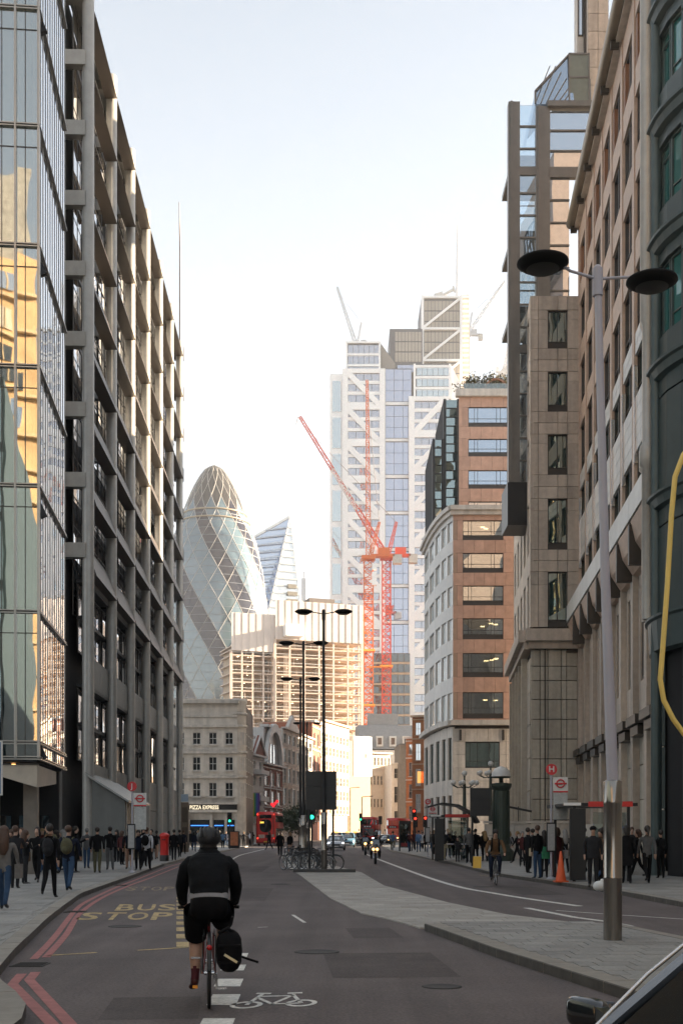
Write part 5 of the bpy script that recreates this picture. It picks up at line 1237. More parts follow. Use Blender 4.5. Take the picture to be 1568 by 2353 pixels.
PE = [
 ('woman with long auburn hair, patterned knit top and blue jeans, nearest on the pavement', 10, 2090, 'walk', 5, 'tweed', 'jeans', dict(hair=('long', 'b'), h=1.68)),
 ('man in black suit with black backpack walking near the kerb', 115, 2062, 'step', 0, 'black', 'black', dict(pack='charcoal', h=1.76)),
 ('man in dark blue jacket and blue jeans beside the suited man', 158, 2047, 'walk', 0, 'navy', 'jeans', dict(hair=('short', 'b'), h=1.74)),
 ('person in black hidden behind the suited man with backpack', 86, 2026, 'walk', 180, 'black', 'black', dict(h=1.72)),
 ('tall man in black standing with phone behind the man in jeans', 174, 2004, 'phone', -70, 'black', 'black', dict(h=1.80)),
 ('man in dark suit with pale shirt facing out by the entrance columns', 50, 2014, 'walk', 170, 'navy', 'black', dict(hair=('short', 'b'))),
 ('woman in brown top walking out of the office entrance', 27, 2012, 'stand', 160, 'brown', 'black', dict(hair=('bob', 'b'), h=1.66)),
 ('person in wine red coat among the crowd at the entrance', 98, 1999, 'stand', 200, 'wine', 'black', dict(hair=('short', 'f'))),
 ('person in grey coat deeper in the entrance crowd', 72, 2000, 'phone', 150, 'charcoal', 'black', dict(hair=('short', 'f'), h=1.78)),
 ('person with pale scarf crossing behind the suited man', 128, 2002, 'walk', 100, 'pale', 'charcoal', dict(hair=('bob', 'd'), h=1.64)),
 ('man in bulky black jacket and khaki trousers by the kiosk corner', 224, 2004, 'pockets', 5, 'black', 'khaki', dict(h=1.76)),
 ('man in black tee shirt and grey jeans by the kiosk', 253, 1997, 'phone', 20, 'black', 'grey', dict(h=1.80)),
 ('woman in dark jacket beside the kiosk panels', 281, 1986, 'stand', -30, 'wine', 'black', dict(hair=('bob', 'b'), h=1.64)),
 ('person in black top and shorts at the bus stop post', 297, 1997, 'walk', 10, 'black', skin, dict(h=1.74)),
 ('person in black just behind the bus stop post', 318, 1998, 'stand', 180, 'navy', 'black', dict(h=1.66)),
 ('man in white tee shirt with black backpack near the red post box', 337, 1998, 'step', -5, 'white', 'black', dict(pack='black', hair=('short', 'b'), h=1.78)),
 ('taller man in black ahead of the white tee shirt', 331, 1990, 'stand', 0, 'black', 'black', dict(h=1.84)),
 ('woman in pale shorts beyond the white tee shirt', 360, 1974, 'walk', 0, 'charcoal', skin, dict(hair=('tail', 'd'), h=1.66)),
 ('broad person in black coat just past the red post box', 400, 1976, 'pockets', 0, 'black', 'black', dict(coat=(.75, .03, 'black'))),
 ('person in black walking beyond the post box', 413, 1970, 'walk', 0, 'charcoal', 'black', {}),
 ('man in black coat walking along the island edge', 643, 1968, 'walk', 180, 'black', 'black', dict(h=1.80, coat=(.70, .02, 'black'), z=.004)),
 ('woman in black coat with bare legs by the bicycles', 666, 1964, 'step', 170, 'black', skin, dict(h=1.66, hair=('long', 'f'), coat=(.80, .05, 'black'), z=.03)),
 ('person in black stepping off the kerb behind the bus', 618, 1952, 'walk', 60, 'black', 'charcoal', dict(hair=('bob', 'b'), z=.004)),
 ('person in light blue jacket and jeans walking by the phone kiosk', 961, 1958, 'walk', 0, 'blue', 'jeans', dict(pack='blue')),
 ('person in black next to the light blue jacket', 979, 1957, 'walk', 0, 'black', 'black', {}),
 ('man in black coat at the far shelter end', 1004, 1974, 'stand', 30, 'black', 'charcoal', dict(coat=(.7, .02, 'black'))),
 ('woman in charcoal coat with pale bag under the far shelter', 1019, 1974, 'stand', -40, 'charcoal', 'cream', dict(hair=('bob', 'd'), bag='cream')),
 ('man in dark jacket between shelter and black sign', 1036, 1970, 'walk', 180, 'black', 'black', {}),
 ('child in dark jacket holding something orange in front of the shelter', 1050, 1980, 'phone', 170, 'charcoal', 'black', dict(h=1.32)),
 ('person in navy coat with red cap near the shelter', 1068, 1975, 'stand', 0, 'navy', 'navy', dict(hair=('cap', 'r'), h=1.76)),
 ('person in black under the black sign board', 1091, 1976, 'pockets', 10, 'black', 'black', dict(h=1.76)),
 ('person in red top far along the right pavement', 1079, 1966, 'walk', 180, 'wine', 'charcoal', dict(hair=('bob', 'f'))),
 ('woman in pale grey top behind the brown cyclist', 1168, 1976, 'walk', 120, 'pale', 'pale', dict(hair=('bob', 'f'), h=1.62)),
 ('person in slim black outfit near the lamp column base', 1187, 1982, 'walk', 90, 'black', 'black', dict(hair=('tail', 'f'), h=1.62)),
 ('man in black jacket carrying a pale bag in the bus queue', 1212, 2005, 'stand', -60, 'black', 'black', dict(bag='cream', h=1.74)),
 ('tall man in black jacket and jeans in the bus queue', 1233, 2017, 'stand', 30, 'black', 'jeans', dict(h=1.80, hair=('short', 'b'))),
 ('woman in bright green coat waiting at the bus stop', 1249, 2016, 'stand', 0, 'green', 'charcoal', dict(hair=('long', 'd'), h=1.62, coat=(.72, .06, 'green'))),
 ('person in brown coat with white bag by the traffic cone', 1277, 2014, 'stand', 20, 'brown', 'wine', dict(hair=('bob', 'b'), bag='white', coat=(.6, .03, 'wine'))),
 ('person in cap and dark jacket inside the near shelter', 1361, 2036, 'pockets', 170, 'charcoal', 'charcoal', dict(hair=('cap', 'k'), h=1.74)),
 ('person in black inside the near shelter', 1378, 2026, 'stand', 120, 'brown', 'black', dict(h=1.68)),
 ('large person in long black coat right of the lamp post', 1437, 2029, 'pockets', 0, 'black', 'black', dict(hair=('bob', 'd'), h=1.76, coat=(.55, .06, 'black'))),
 ('woman in black walking behind the long black coat', 1463, 2016, 'walk', 90, 'black', 'black', dict(hair=('bob', 'b'), h=1.66)),
 ('woman in grey jacket with dark pony tail at the steps', 1485, 2029, 'step', 0, 'grey', 'black', dict(hair=('tail', 'd'), h=1.76)),
 ('two toned figure in black with rucksack before the steps', 1516, 2017, 'stand', 10, 'black', 'black', dict(pack='black', h=1.64)),
 ('man in white shirt and black trousers on the steps', 1562, 2001, 'walk', -60, 'white', 'black', dict(h=1.74, shoes=CL['white'])),
]
for lb, px, py, po, rz, tp, lg, kw in PE: person(lb, px, py, po, rz, tp, lg, **kw)
# the further crowd, each walker alone, outside the pizza restaurant and down the right pavement
rq = random.Random(11)
CR = [(428, 1952), (437, 1949), (446, 1956), (455, 1947), (463, 1954), (470, 1945), (478, 1950), (486, 1946), (494, 1951), (503, 1944), (512, 1948), (519, 1944), (553, 1940), (560, 1944), (567, 1938), (574, 1942), (581, 1939), (607, 1938), (549, 1946)]
tops = ['black', 'charcoal', 'navy', 'white', 'black', 'wine', 'brown', 'pink', 'grey', 'black', 'blue', 'navy']
CL_ = ['walker in black just right of the post box crowd', 'walker in charcoal by the totem', 'person in navy nearest the kerb before the restaurant', 'person in white top by the totem edge', 'person in black beneath the lettered fascia', 'walker in wine red near the left restaurant window', 'walker in brown before the blue neon', 'person in pink top left of the cyclist', 'person in grey hidden partly by the cyclist', 'walker in black under the last fascia letters', 'walker in light blue by the restaurant door', 'walker in navy beside the green light post', 'person in black just right of the news stand', 'person in charcoal beyond the news stand', 'person in navy at the side street corner', 'person in white at the side street crossing', 'walker in black near the flag house', 'walker in wine red close behind the left bus', 'walker in brown behind the news stand']
for i, (px, py) in enumerate(CR):
    t = tops[i % 12]
    person(CL_[i], px, py, rq.choice(['walk', 'step', 'stand', 'phone']), rq.choice([0, 180, 20, -160, 90]), t, rq.choice(['black', 'jeans', 'charcoal']), hair=(rq.choice(['short', 'bob', 'tail']), rq.choice('dbf')), h=rq.uniform(1.6, 1.82), group='crowd outside the restaurant')
WH = ['by the phone kiosk', 'right of the phone kiosk', 'under the upper red light', 'next to the far stop flag', 'left of the curved canopy', 'at the canopy post', 'inside the far shelter', 'at the far shelter bench', 'past the far shelter', 'left of the globe cluster', 'under the globe cluster', 'right of the globe cluster', 'left of the fluted lamp column', 'at the fluted lamp column', 'along the forecourt wall', 'at the end of the forecourt wall']
for i, px in enumerate((938, 949, 955, 968, 986, 992, 1012, 1028, 1045, 1060, 1075, 1085, 1108, 1150, 1199, 1222)):
    t = tops[(i * 5) % 12]; py = 1948 + rq.random() * 12 if px < 1000 else 1960 + rq.random() * 12
    person('distant walker in %s %s' % ({'pink': 'pink', 'wine': 'wine red'}.get(t, t), WH[i]), px, py, rq.choice(['walk', 'step', 'stand']), rq.choice([0, 180, 20, -160]), t, rq.choice(['black', 'jeans', 'charcoal']), hair=(rq.choice(['short', 'bob', 'tail']), rq.choice('dbf')), h=rq.uniform(1.6, 1.8), group='crowd on the far right pavement')

MORE = [('woman in wine red coat at the back of the bus queue', 1199, 1990, 'wine', 1), ('man in grey jacket beside the queue, facing the road', 1222, 1996, 'grey', 0), ('woman in cream coat between the queue and the stop pole', 1257, 1998, 'cream', 1), ('man in navy coat behind the bus stop timetable', 1268, 2002, 'navy', 0), ('person in black by the shelter glass', 1296, 2004, 'black', 1), ('person in brown jacket behind the black advert panel', 1340, 2010, 'brown', 0), ('man in pale grey coat between shelter and lamp post', 1384, 2016, 'pale', 0), ('woman in navy coat just left of the lamp sleeve', 1396, 2026, 'navy', 1), ('man in charcoal suit walking behind the long black coat', 1450, 2008, 'charcoal', 0), ('woman in green jacket in front of the low wall', 1412, 2004, 'khaki', 1), ('man in black puffer jacket near the steps', 1500, 2010, 'black', 0), ('person in wine jumper on the bottom step', 1532, 2010, 'wine', 1),
 ('man in black overcoat by the fluted column', 1140, 1972, 'black', 0), ('woman in red coat past the fluted column', 1158, 1970, 'red', 1), ('man in grey suit left of the yellow sign', 1076, 1982, 'grey', 0), ('woman in black at the sign board post', 1112, 1978, 'black', 1), ('man in navy near the kerb before the canopy', 996, 1962, 'navy', 0), ('person in white shirt beyond the canopy', 970, 1950, 'white', 1),
 ('woman in black coat next to the entrance columns', 60, 2030, 'black', 1), ('man in charcoal behind the long haired woman', 36, 2040, 'charcoal', 0), ('man in brown coat entering beneath the canopy', 112, 2008, 'brown', 0), ('woman in navy by the building edge', 144, 2006, 'navy', 1), ('man in grey walking before the kiosk wall', 200, 1994, 'grey', 0), ('woman in black walking past the kiosk end', 268, 1980, 'black', 1), ('man in black between post box and kiosk', 348, 1980, 'black', 0), ('woman in wine coat right behind the post box', 388, 1966, 'wine', 1), ('man in navy suit ahead of the post box', 422, 1962, 'navy', 0)]
rm_ = random.Random(5)
for lb, px, py, tp, fem in MORE: person(lb, px, py, rm_.choice(['walk', 'step', 'stand', 'pockets', 'phone']), rm_.choice([0, 15, 180, 165, -60, 80]), tp, rm_.choice(['black', 'jeans', 'charcoal', 'black']), hair=(rm_.choice(['long', 'bob', 'tail']) if fem else 'short', rm_.choice('ddbfg')), h=rm_.uniform(1.6, 1.7) if fem else rm_.uniform(1.7, 1.84))

# ------------------------------------------------------------------ bicycles
tyre = mat('tyre', (.015, .015, .015), .8); chrome = mat('chrome', (.6, .6, .6), .2, .9, var=.03); 
def bicycle(name, label, loc, rz, fm, cat='bicycle', group=None, near=False, flat=False, lean=0.0):
    b = thing(name, label, cat, loc, rz, group); b.rotation_euler = (0, R(lean), rz)
    n = 36 if near else 18; r = .345
    for y in (0.0, 1.03):
        w_ = Mb(); w_.torus((0, y, r), r - .018, .018, n, 8 if near else 5); o = part('wheel', w_, tyre, b)
        rm = Mb(); rm.torus((0, y, r), r - .045, .012, n, 5); part('rim', rm, chrome, o)
        sp = Mb()
        for k in range(18 if near else 8):
            a = 2 * math.pi * k / (18 if near else 8); sp.bar((.02 * (-1) ** k, y, r), (0, y + (r - .05) * math.cos(a), r + (r - .05) * math.sin(a)), .004 if near else .007)
        sp.tube([(-.05, y, r), (.05, y, r)], .022, 8); part('spokes', sp, chrome, o)
    f = Mb(); bb = (0, .44, .29); seat = (0, .27, .80); head = (0, .86, .82); hl = (0, .89, .70)
    for p, q, rr_ in ((bb, seat, .016), (seat, head, .017), (bb, hl, .02)): f.tube([p, q], rr_, 8)
    for s_ in (-1, 1):
        f.tube([(s_ * .06, 0, r), (0, .42, .29)], .010, 6); f.tube([(s_ * .06, 0, r), (0, .28, .74)], .009, 6)
        f.tube([(s_ * .05, 1.03, r), (s_ * .05, .91, .66)], .011, 6)
    f.tube([(0, .91, .64), (0, .84, .90)], .018, 8); part('frame', f, fm, b)
    s = Mb(); s.tube([(0, .27, .78), (0, .235, .93)], .013, 6); s.ball((0, .22, .95), .12, 10, sq=(.62, 1.1, .3)); part('saddle', s, tyre, b)
    h_ = Mb(); h_.tube([(-.29, .80, .93), (-.12, .86, .955), (.12, .86, .955), (.29, .80, .93)], .012, 8); h_.tube([(0, .85, .88), (0, .87, .955)], .014, 6); part('handlebar', h_, blackp, b)
    for s_ in (-1, 1):
        g_ = Mb(); g_.tube([(s_ * .21, .825, .943), (s_ * .31, .795, .928)], .018, 8); part('grip', g_, tyre, b)
    c = Mb(); c.torus((.05, .44, .29), .085, .008, 16, 5); 
    for s_ in (-1, 1): c.bar((s_ * .07, .44, .29), (s_ * .08, .44 + s_ * .05, .29 - s_ * .16), .02); c.box((s_ * .13, .44 + s_ * .05, .29 - s_ * .165), (.09, .07, .02))
    part('crank_set', c, chrome if near else blackp, b); m_ = Mb(); m_.tube([(0, -.36, .40), (0, -.22, .66), (0, .05, .72), (0, .22, .62)], .02, 6); part('mudguard', m_, blackp, b)
    return b
redframe = mat('dark_red_frame', (.12, .012, .014), .35, coat=.4)
HD = R(6.5)
mb_ = bicycle('bicycle', 'dark red bicycle ridden away from us with a black pannier', (-1.27, 11.72, .005), HD, redframe, near=True)
pn = Mb(); pn.ball((.205, 0, .52), .24, 16, sq=(.62, .95, 1.0)); pn.v = [(x, math.copysign(abs(y / .228) ** .6, y) * .22, .52 + math.copysign(abs((z - .52) / .24) ** .62, z - .52) * .235) for x, y, z in pn.v]; pn.tube([(.09, -.1, .72), (.19, -.14, .775), (.28, -.1, .70)], .02, 6); pn.v = [(.09 + (x - .09) * .86, y * .9, .52 + (z - .52) * .88 + .02) for x, y, z in pn.v]
for zz in (.60, .44): pn.box((.19, -.0, zz), (.205, .40, .022))
pnr = part('pannier', pn, CL['black'], mb_, (0, -.02, .02))
st_ = Mb(); st_.box((.20, -.245, .47), (.14, .012, .022), M=Matrix.Rotation(R(32), 3, 'Y')); part('reflective_strip', st_, mat('reflective', (.7, .6, .35), .3), pnr, (0, -.02, .02))
rk = Mb(); rk.bar((-.05, -.2, .72), (-.05, .25, .74), .012); rk.bar((.05, -.2, .72), (.05, .25, .74), .012); rk.bar((-.06, -.18, .72), (-.06, 0, .36), .01); rk.bar((.06, -.18, .72), (.06, 0, .36), .01); part('rack', rk, blackp, mb_)
rl_ = Mb(); rl_.ball((0, -.345, .62), .028, 8); part('rear_reflector', rl_, mat('red_reflector', (.4, .01, .01), .2), mb_)
lk = Mb(); lk.tube([(.28, .1, .5), (.40, .05, .46), (.47, .02, .44)], .012, 6); part('strap_end', lk, CL['black'], mb_)

# the rider, seen from behind: jacket, pale shirt hem, black shorts, bare calf, red socks
def rider():
    V = []; E = []; Rd = []
    def v(p, r): V.append(tuple(p)); Rd.append(r); return len(V) - 1
    def e(a, b, s): E.append((a, b, s))
    pel = v((0, .20, 1.0), (.185, .14)); bel = v((0, .26, 1.16), (.185, .13)); ch = v((0, .38, 1.36), (.185, .125)); nb_ = v((0, .46, 1.45), (.085, .08)); nk = v((0, .51, 1.505), .06)
    jaw = v((0, .56, 1.55), (.075, .09)); hd = v((0, .555, 1.63), (.082, .10)); tp = v((0, .545, 1.685), (.06, .075)); ns = v((0, .675, 1.575), .014)
    e(pel, bel, 1); e(bel, ch, 1); e(ch, nb_, 1); e(nb_, nk, 0); e(nk, jaw, 0); e(jaw, hd, 0); e(hd, tp, 0); e(jaw, ns, 0)
    # left leg reaching down to the pedal, right leg raised
    for s_, kn, an in ((-1, (-.13, .48, .62), (-.135, .37, .235)), (1, (.14, .66, .80), (.12, .50, .44))):
        hip = v((s_ * .115, .22, .93), (.125, .13)); md = v(tuple((Vector((s_ * .125, .26, .90)) + Vector(kn)) / 2), (.105, .11)); k = v(kn, (.07, .075)); kn_ = Vector(kn); an_ = Vector(an)
        cf = v(kn_.lerp(an_, .38) + Vector((0, -.018, 0)), (.066, .07)); lo = v(kn_.lerp(an_, .68), (.05, .052)); a = v(an_, .042); hl = v(an_ + Vector((s_ * .01, -.03, -.06)), (.045, .04)); f = v(an_ + Vector((s_ * .02, .09, -.075)), (.05, .035)); t_ = v(an_ + Vector((s_ * .03, .18, -.085)), (.045, .03))
        e(pel, hip, 2); e(hip, md, 2); e(md, k, 2 if s_ > 0 else 2); e(k, cf, 0); e(cf, lo, 0); e(lo, a, 4); e(a, hl, 3); e(a, f, 3); e(f, t_, 3)
    for s_ in (-1, 1):
        sh = v((s_ * .195, .41, 1.39), .072); el = v((s_ * .262, .46, 1.17), .055); wr = v((s_ * .262, .74, .985), .040); hn = v((s_ * .25, .80, .955), (.040, .03))
        e(ch, sh, 1); e(sh, el, 1); e(el, wr, 1); e(wr, hn, 0)
        for q in range(4):
            k1 = v((s_ * (.215 + .022 * q), .845, .955), .0125); k2 = v((s_ * (.215 + .022 * q), .85, .925), .0115); k3 = v((s_ * (.215 + .022 * q), .825, .91), .0105); e(hn, k1, 0); e(k1, k2, 0); e(k2, k3, 0)
        t1 = v((s_ * .205, .80, .93), .0135); t2 = v((s_ * .20, .825, .915), .012); e(hn, t1, 0); e(t1, t2, 0)
    return skin_mesh('rider_body', V, E, Rd, [skin, CL['charcoal'], CL['black'], mat('shoe_dark_red', (.05, .008, .008), .5), mat('sock_red', (.06, .005, .01), .8)], 0, 2)
RB = link('person', rider(), None, (-1.27, 11.72, .005), HD, label='cyclist in black jacket, helmet, shorts and red socks riding away', category='person', group='cyclists on the road')
jk = Mb()
jr = [(.182, .155, .22, 1.075), (.190, .165, .24, 1.10), (.195, .165, .27, 1.18), (.206, .165, .33, 1.29), (.218, .16, .395, 1.37), (.206, .145, .425, 1.42), (.164, .125, .46, 1.462), (.11, .10, .49, 1.50), (.085, .085, .51, 1.525), (.088, .088, .52, 1.545)]
jr = [tuple(p[k] + (q[k] - p[k]) * t / 3 for k in range(4)) for p, q in zip(jr, jr[1:]) for t in range(3)] + [jr[-1]]
n = 28; vs = []
for i, (rx, ry, cy, cz) in enumerate(jr):
    for k in range(n):
        a = 2 * math.pi * k / n; ca, sa = math.cos(a), math.sin(a); q = 2.0 / 2.6
        wob = 1 + .016 * math.sin(5 * a + i * .55) + .012 * math.sin(3 * a - i * .8) + .018 * math.sin(i * 1.25 + 1.5 * math.sin(2 * a))
        vs.append((rx * wob * math.copysign(abs(ca) ** q, ca), cy + ry * wob * math.copysign(abs(sa) ** q, sa), cz - .25 * ry * sa * (0 if i > 18 else 1)))
fs = [(i * n + k, i * n + (k + 1) % n, (i + 1) * n + (k + 1) % n, (i + 1) * n + k) for i in range(len(jr) - 1) for k in range(n)]
jk.add(vs, fs, 0, True); part('jacket', jk, mat('cloth_jacket', (.0065, .0072, .0085), .75, spec=.12, var=.25, scale=10, bump=1.0, bscale=9), RB)
hm_ = Mb(); hr = [(.186, .16, .215, 1.035), (.188, .163, .225, 1.06), (.188, .16, .235, 1.09)]; vs = []
for rx, ry, cy, cz in hr:
    for k in range(n):
        a = 2 * math.pi * k / n; ca, sa = math.cos(a), math.sin(a); q = 2.0 / 2.6; vs.append((rx * math.copysign(abs(ca) ** q, ca), cy + ry * math.copysign(abs(sa) ** q, sa), cz - .25 * ry * sa))
hm_.add(vs, [(i * n + k, i * n + (k + 1) % n, (i + 1) * n + (k + 1) % n, (i + 1) * n + k) for i in range(2) for k in range(n)], 0, True); part('shirt_hem', hm_, CL['pale'], RB)
sh_ = Mb(); sr = [(.13, .12, .22, .83), (.185, .165, .21, .90), (.185, .17, .21, 1.0), (.176, .16, .22, 1.05)]; vs = []
for rx, ry, cy, cz in sr:
    for k in range(n):
        a = 2 * math.pi * k / n; ca, sa = math.cos(a), math.sin(a); q = 2.0 / 2.7; vs.append((rx * math.copysign(abs(ca) ** q, ca), cy + ry * math.copysign(abs(sa) ** q, sa), cz - .2 * ry * sa))
sh_.add(vs, [(i * n + k, i * n + (k + 1) % n, (i + 1) * n + (k + 1) % n, (i + 1) * n + k) for i in range(3) for k in range(n)], 0, True)
for s_, kn in ((-1, (-.13, .46, .65)), (1, (.14, .62, .80))):
    a = Vector((s_ * .115, .24, .93)); b_ = Vector(kn); sh_.tube([a, a.lerp(b_, .5), a.lerp(b_, .97)], [.135, .125, .108], 16, caps=False)
part('shorts', sh_, mat('cloth_shorts', (.008, .008, .009), .85, spec=.1, var=.2, scale=10, bump=.4, bscale=20), RB)
for s_ in (-1, 1):
    sl = Mb(); sl.tube([(s_ * .10, .41, 1.40), (s_ * .17, .415, 1.385), (s_ * .218, .42, 1.335), (s_ * .245, .435, 1.25), (s_ * .266, .465, 1.16), (s_ * .268, .60, 1.07), (s_ * .262, .735, .99)], [.075, .084, .082, .072, .066, .055, .047], 16); part('sleeve', sl, MATS['cloth_jacket'], RB)
he = Mb(); he.ball((0, .535, 1.645), .15, 20, sq=(.80, 1.0, .72)); hlm = part('helmet', he, mat('helmet_shell', (.016, .016, .018), .6), RB)
for q in range(-2, 3):
    vb = Mb(); vb.tube([(q * .042, .535 - .14 * math.cos(t_), 1.645 + .115 * math.sin(t_) * (1 - .05 * q * q)) for t_ in [R(5 + 20 * k) for k in range(9)]], .009, 6); part('helmet_rib', vb, blackp, hlm)
hs_ = Mb(); hs_.ball((0, .505, 1.57), .095, 12, sq=(.85, .85, .8)); part('hair', hs_, hair_d, RB)
rt = Mb(); rt.box((-.135, .30, .175), (.05, .012, .03)); part('shoe_reflector', rt, mat('amber_reflector', (.9, .35, .03), .3), RB)
# parked bicycles on the island
bf = [mat('bike_frame_%s' % k, c, .35, coat=.3) for k, c in (('black', (.015, .015, .018)), ('silver', (.3, .3, .3)), ('blue', (.02, .05, .12)))]
pb = bicycle('bicycle', 'parked dark bicycle, nearest in the island row, beside the street lamp', (-.55, 52.4, .03), R(62), bf[0], group='bicycles parked on the island')
for k, (x, y, rz, lb) in enumerate([(-1.95, 52.9, 35, 'parked bicycle at the island edge nearest the lane'), (-1.75, 54.2, 40, 'parked bicycle, second at the lane edge of the row'), (-1.35, 53.4, 55, 'parked bicycle in front of the black sign board'), (-1.9, 56.0, 30, 'parked bicycle further up the lane edge'), (-1.1, 55.6, 50, 'parked bicycle behind the lamp sleeve'), (-2.0, 58.2, 35, 'parked bicycle at the middle of the row'), (-1.5, 60.5, 40, 'parked bicycle near the second lamp'), (-.2, 53.4, 70, 'parked bicycle on the oncoming lane side'), (-2.3, 62.5, 30, 'parked bicycle at the far end of the row')]):
    c = copy_tree(pb); c.location = (x, y, .03); c.rotation_euler = (0, R((-4, 5, 3, -5)[k % 4]), R(rz)); c['label'] = lb
rck = Mb()
for k in range(5): y = 53.2 + 2.1 * k; rck.tube([(-1.9 + .0 * k, y, 0.03), (-1.9, y, .72), (-1.8, y, .8), (-1.2, y + .5, .8), (-1.1, y + .55, .72), (-1.1, y + .55, .03)], .025, 8)
solid('cycle_stand', rck, darkm, 'row of steel cycle hoops under the parked bicycles', 'bike rack')

# riders coming towards us
def seated(name, hip, knees, feet, hands, sh, head, slots, sub=1):
    V = []; E = []; Rd = []
    def v(p, r): V.append(tuple(p)); Rd.append(r); return len(V) - 1
    hip = Vector(hip); sh = Vector(sh); head = Vector(head)
    pel = v(hip, (.17, .14)); ch = v(hip.lerp(sh, .75), (.20, .14)); nb_ = v(sh + Vector((0, 0, .05)), .08); hd = v(head, (.09, .105)); tp = v(head + Vector((0, 0, .07)), .07); ns = v(head + Vector((0, .12, -.04)), .014)
    E += [(pel, ch, 1), (ch, nb_, 1), (nb_, hd, 0), (hd, tp, 0), (hd, ns, 0)]
    for s_ in (-1, 1):
        i = 0 if s_ < 0 else 1
        h_ = v(hip + Vector((s_ * .11, .02, -.05)), .11); k = v(knees[i], .075); a = v(feet[i], .05); t_ = v(Vector(feet[i]) + Vector((0, .15, -.05)), .04); E += [(pel, h_, 2), (h_, k, 2), (k, a, 2), (a, t_, 3)]
        s2 = v(sh + Vector((s_ * .21, 0, -.02)), .075); hn = Vector(hands[i]); el = v(sh.lerp(hn, .5) + Vector((s_ * .16, -.06, -.10)), .055); w_ = v(hn + Vector((0, -.05, .03)), .04); f = v(hn, .035); f2 = v(hn + Vector((0, .03, -.04)), .02); E += [(ch, s2, 1), (s2, el, 1), (el, w_, 1), (w_, f, 0), (f, f2, 0)]
    return skin_mesh(name, V, E, Rd, slots, 0, sub)
cyc = seated('cyclist_body', (0, .22, 1.0), [(-.14, .58, .78), (.14, .45, .60)], [(-.13, .47, .40), (.13, .36, .22)], [(-.28, .80, .97), (.28, .80, .97)], (0, .42, 1.44), (0, .5, 1.66), [skin, CL['brown'], CL['navy'], shoe])
def oncoming(label, px, py, rz, top, legs, helmet, fm, bl, skirt=None):
    X, Y = G(px, py)
    b = bicycle('bicycle', bl, (X, Y, .005), R(rz), fm, group='bicycles ridden on the road')
    o = link('person', cyc, None, (X, Y, .005), R(rz), label=label, category='person', group='cyclists on the road')
    for i, m in enumerate([skin, CL[top], CL[legs], shoe]): o.material_slots[i].link = 'OBJECT'; o.material_slots[i].material = m
    h_ = Mb(); h_.ball((0, .49, 1.71), .125, 12, sq=(.82, 1, .75)); part('helmet' if helmet else 'hair', h_, helmet or hair_d, o)
    return o
oc = oncoming('cyclist in brown jacket with rucksack straps riding towards us by the kerb', 1135, 2031, 176, 'brown', 'navy', None, bf[0], 'black bicycle under the brown jacketed cyclist')
sp_ = Mb(); 
for s_ in (-1, 1): sp_.tube([(s_ * .10, .25, 1.50), (s_ * .11, .50, 1.44), (s_ * .12, .47, 1.22), (s_ * .13, .3, 1.08)], .028, 6)
part('rucksack_straps', sp_, CL['black'], oc)
oncoming('far cyclist in pale blue shirt riding towards us near the phone kiosk', 902, 1956, 178, 'blue', 'khaki', CL['charcoal'], bf[0], 'bicycle under the pale blue shirted cyclist')
head_l = mat('headlamp_warm', (1.0, .50, .16), emit=.75); head_w = mat('headlamp_white', (.75, .85, 1.0), emit=2.0)
moto = seated('motorcyclist_body', (0, .25, .86), [(-.24, .62, .68), (.24, .62, .68)], [(-.22, .40, .33), (.22, .40, .33)], [(-.33, .82, 1.0), (.33, .82, 1.0)], (0, .38, 1.36), (0, .48, 1.56), [skin, CL['black'], CL['black'], shoe])
def motorcycle(label, px, py, rz, rl, lamps):
    X, Y = G(px, py); c = thing('motorcycle', label, 'motorcycle', (X, Y, .005), R(rz), 'motorcycles coming towards us')
    for y in (0, 1.35):
        w_ = Mb(); w_.torus((0, y, .31), .24, .07, 20, 8); o = part('wheel', w_, tyre, c); hb_ = Mb(); hb_.tube([(-.06, y, .31), (.06, y, .31)], .16, 12); part('hub', hb_, chrome, o)
    b_ = Mb(); b_.prism([(-.25, .62), (-.2, .86), (.45, .80), (.62, .98), (.92, 1.0), (1.12, .72), (.95, .36), (.2, .28)], -.16, .16, axis='x'); b_.ball((0, 1.06, .84), .24, 12, sq=(1.1, .8, 1.1)); part('body', b_, mat('moto_black', (.02, .02, .022), .3, coat=.5), c)
    fk = Mb()
    for s_ in (-1, 1): fk.tube([(s_ * .09, 1.35, .31), (s_ * .09, 1.05, .95)], .03, 8)
    part('fork', fk, chrome, c); ws = Mb(); ws.prism([(1.05, 1.02), (1.2, .92), (1.0, 1.32), (.96, 1.32)], -.2, .2, axis='x'); part('windscreen', ws, gl_dark, c)
    h_ = Mb(); h_.tube([(-.36, .82, 1.0), (-.1, .98, 1.05), (.1, .98, 1.05), (.36, .82, 1.0)], .018, 8); part('handlebar', h_, blackp, c)
    for s_ in (-1, 1):
        mr = Mb(); mr.ball((s_ * .38, .95, 1.2), .07, 8, sq=(1.1, .4, .8)); mr.tube([(s_ * .3, .85, 1.02), (s_ * .38, .94, 1.18)], .01, 5); part('mirror', mr, blackp, c)
    fr_ = Mb(); fr_.prism([(1.1, .62), (1.62, .56), (1.64, .60), (1.12, .68)], -.08, .08, axis='x'); part('mudguard', fr_, blackp, c)
    for (x, z, r_) in lamps: l_ = Mb(); l_.ball((x, 1.26, z), r_, 12, sq=(1, .5, 1)); part('headlight', l_, head_l, c)
    o = link('person', moto, None, (X, Y, .005), R(rz), label=rl, category='person', group='motorcyclists'); he_ = Mb(); he_.ball((0, .48, 1.60), .15, 14, sq=(.9, 1, 1)); part('helmet', he_, mat('helmet_shell', (.022, .022, .024), .35), o)
    vz = Mb(); vz.ball((0, .56, 1.59), .105, 10, sq=(.95, .75, .55)); part('visor', vz, gl_dark, o)
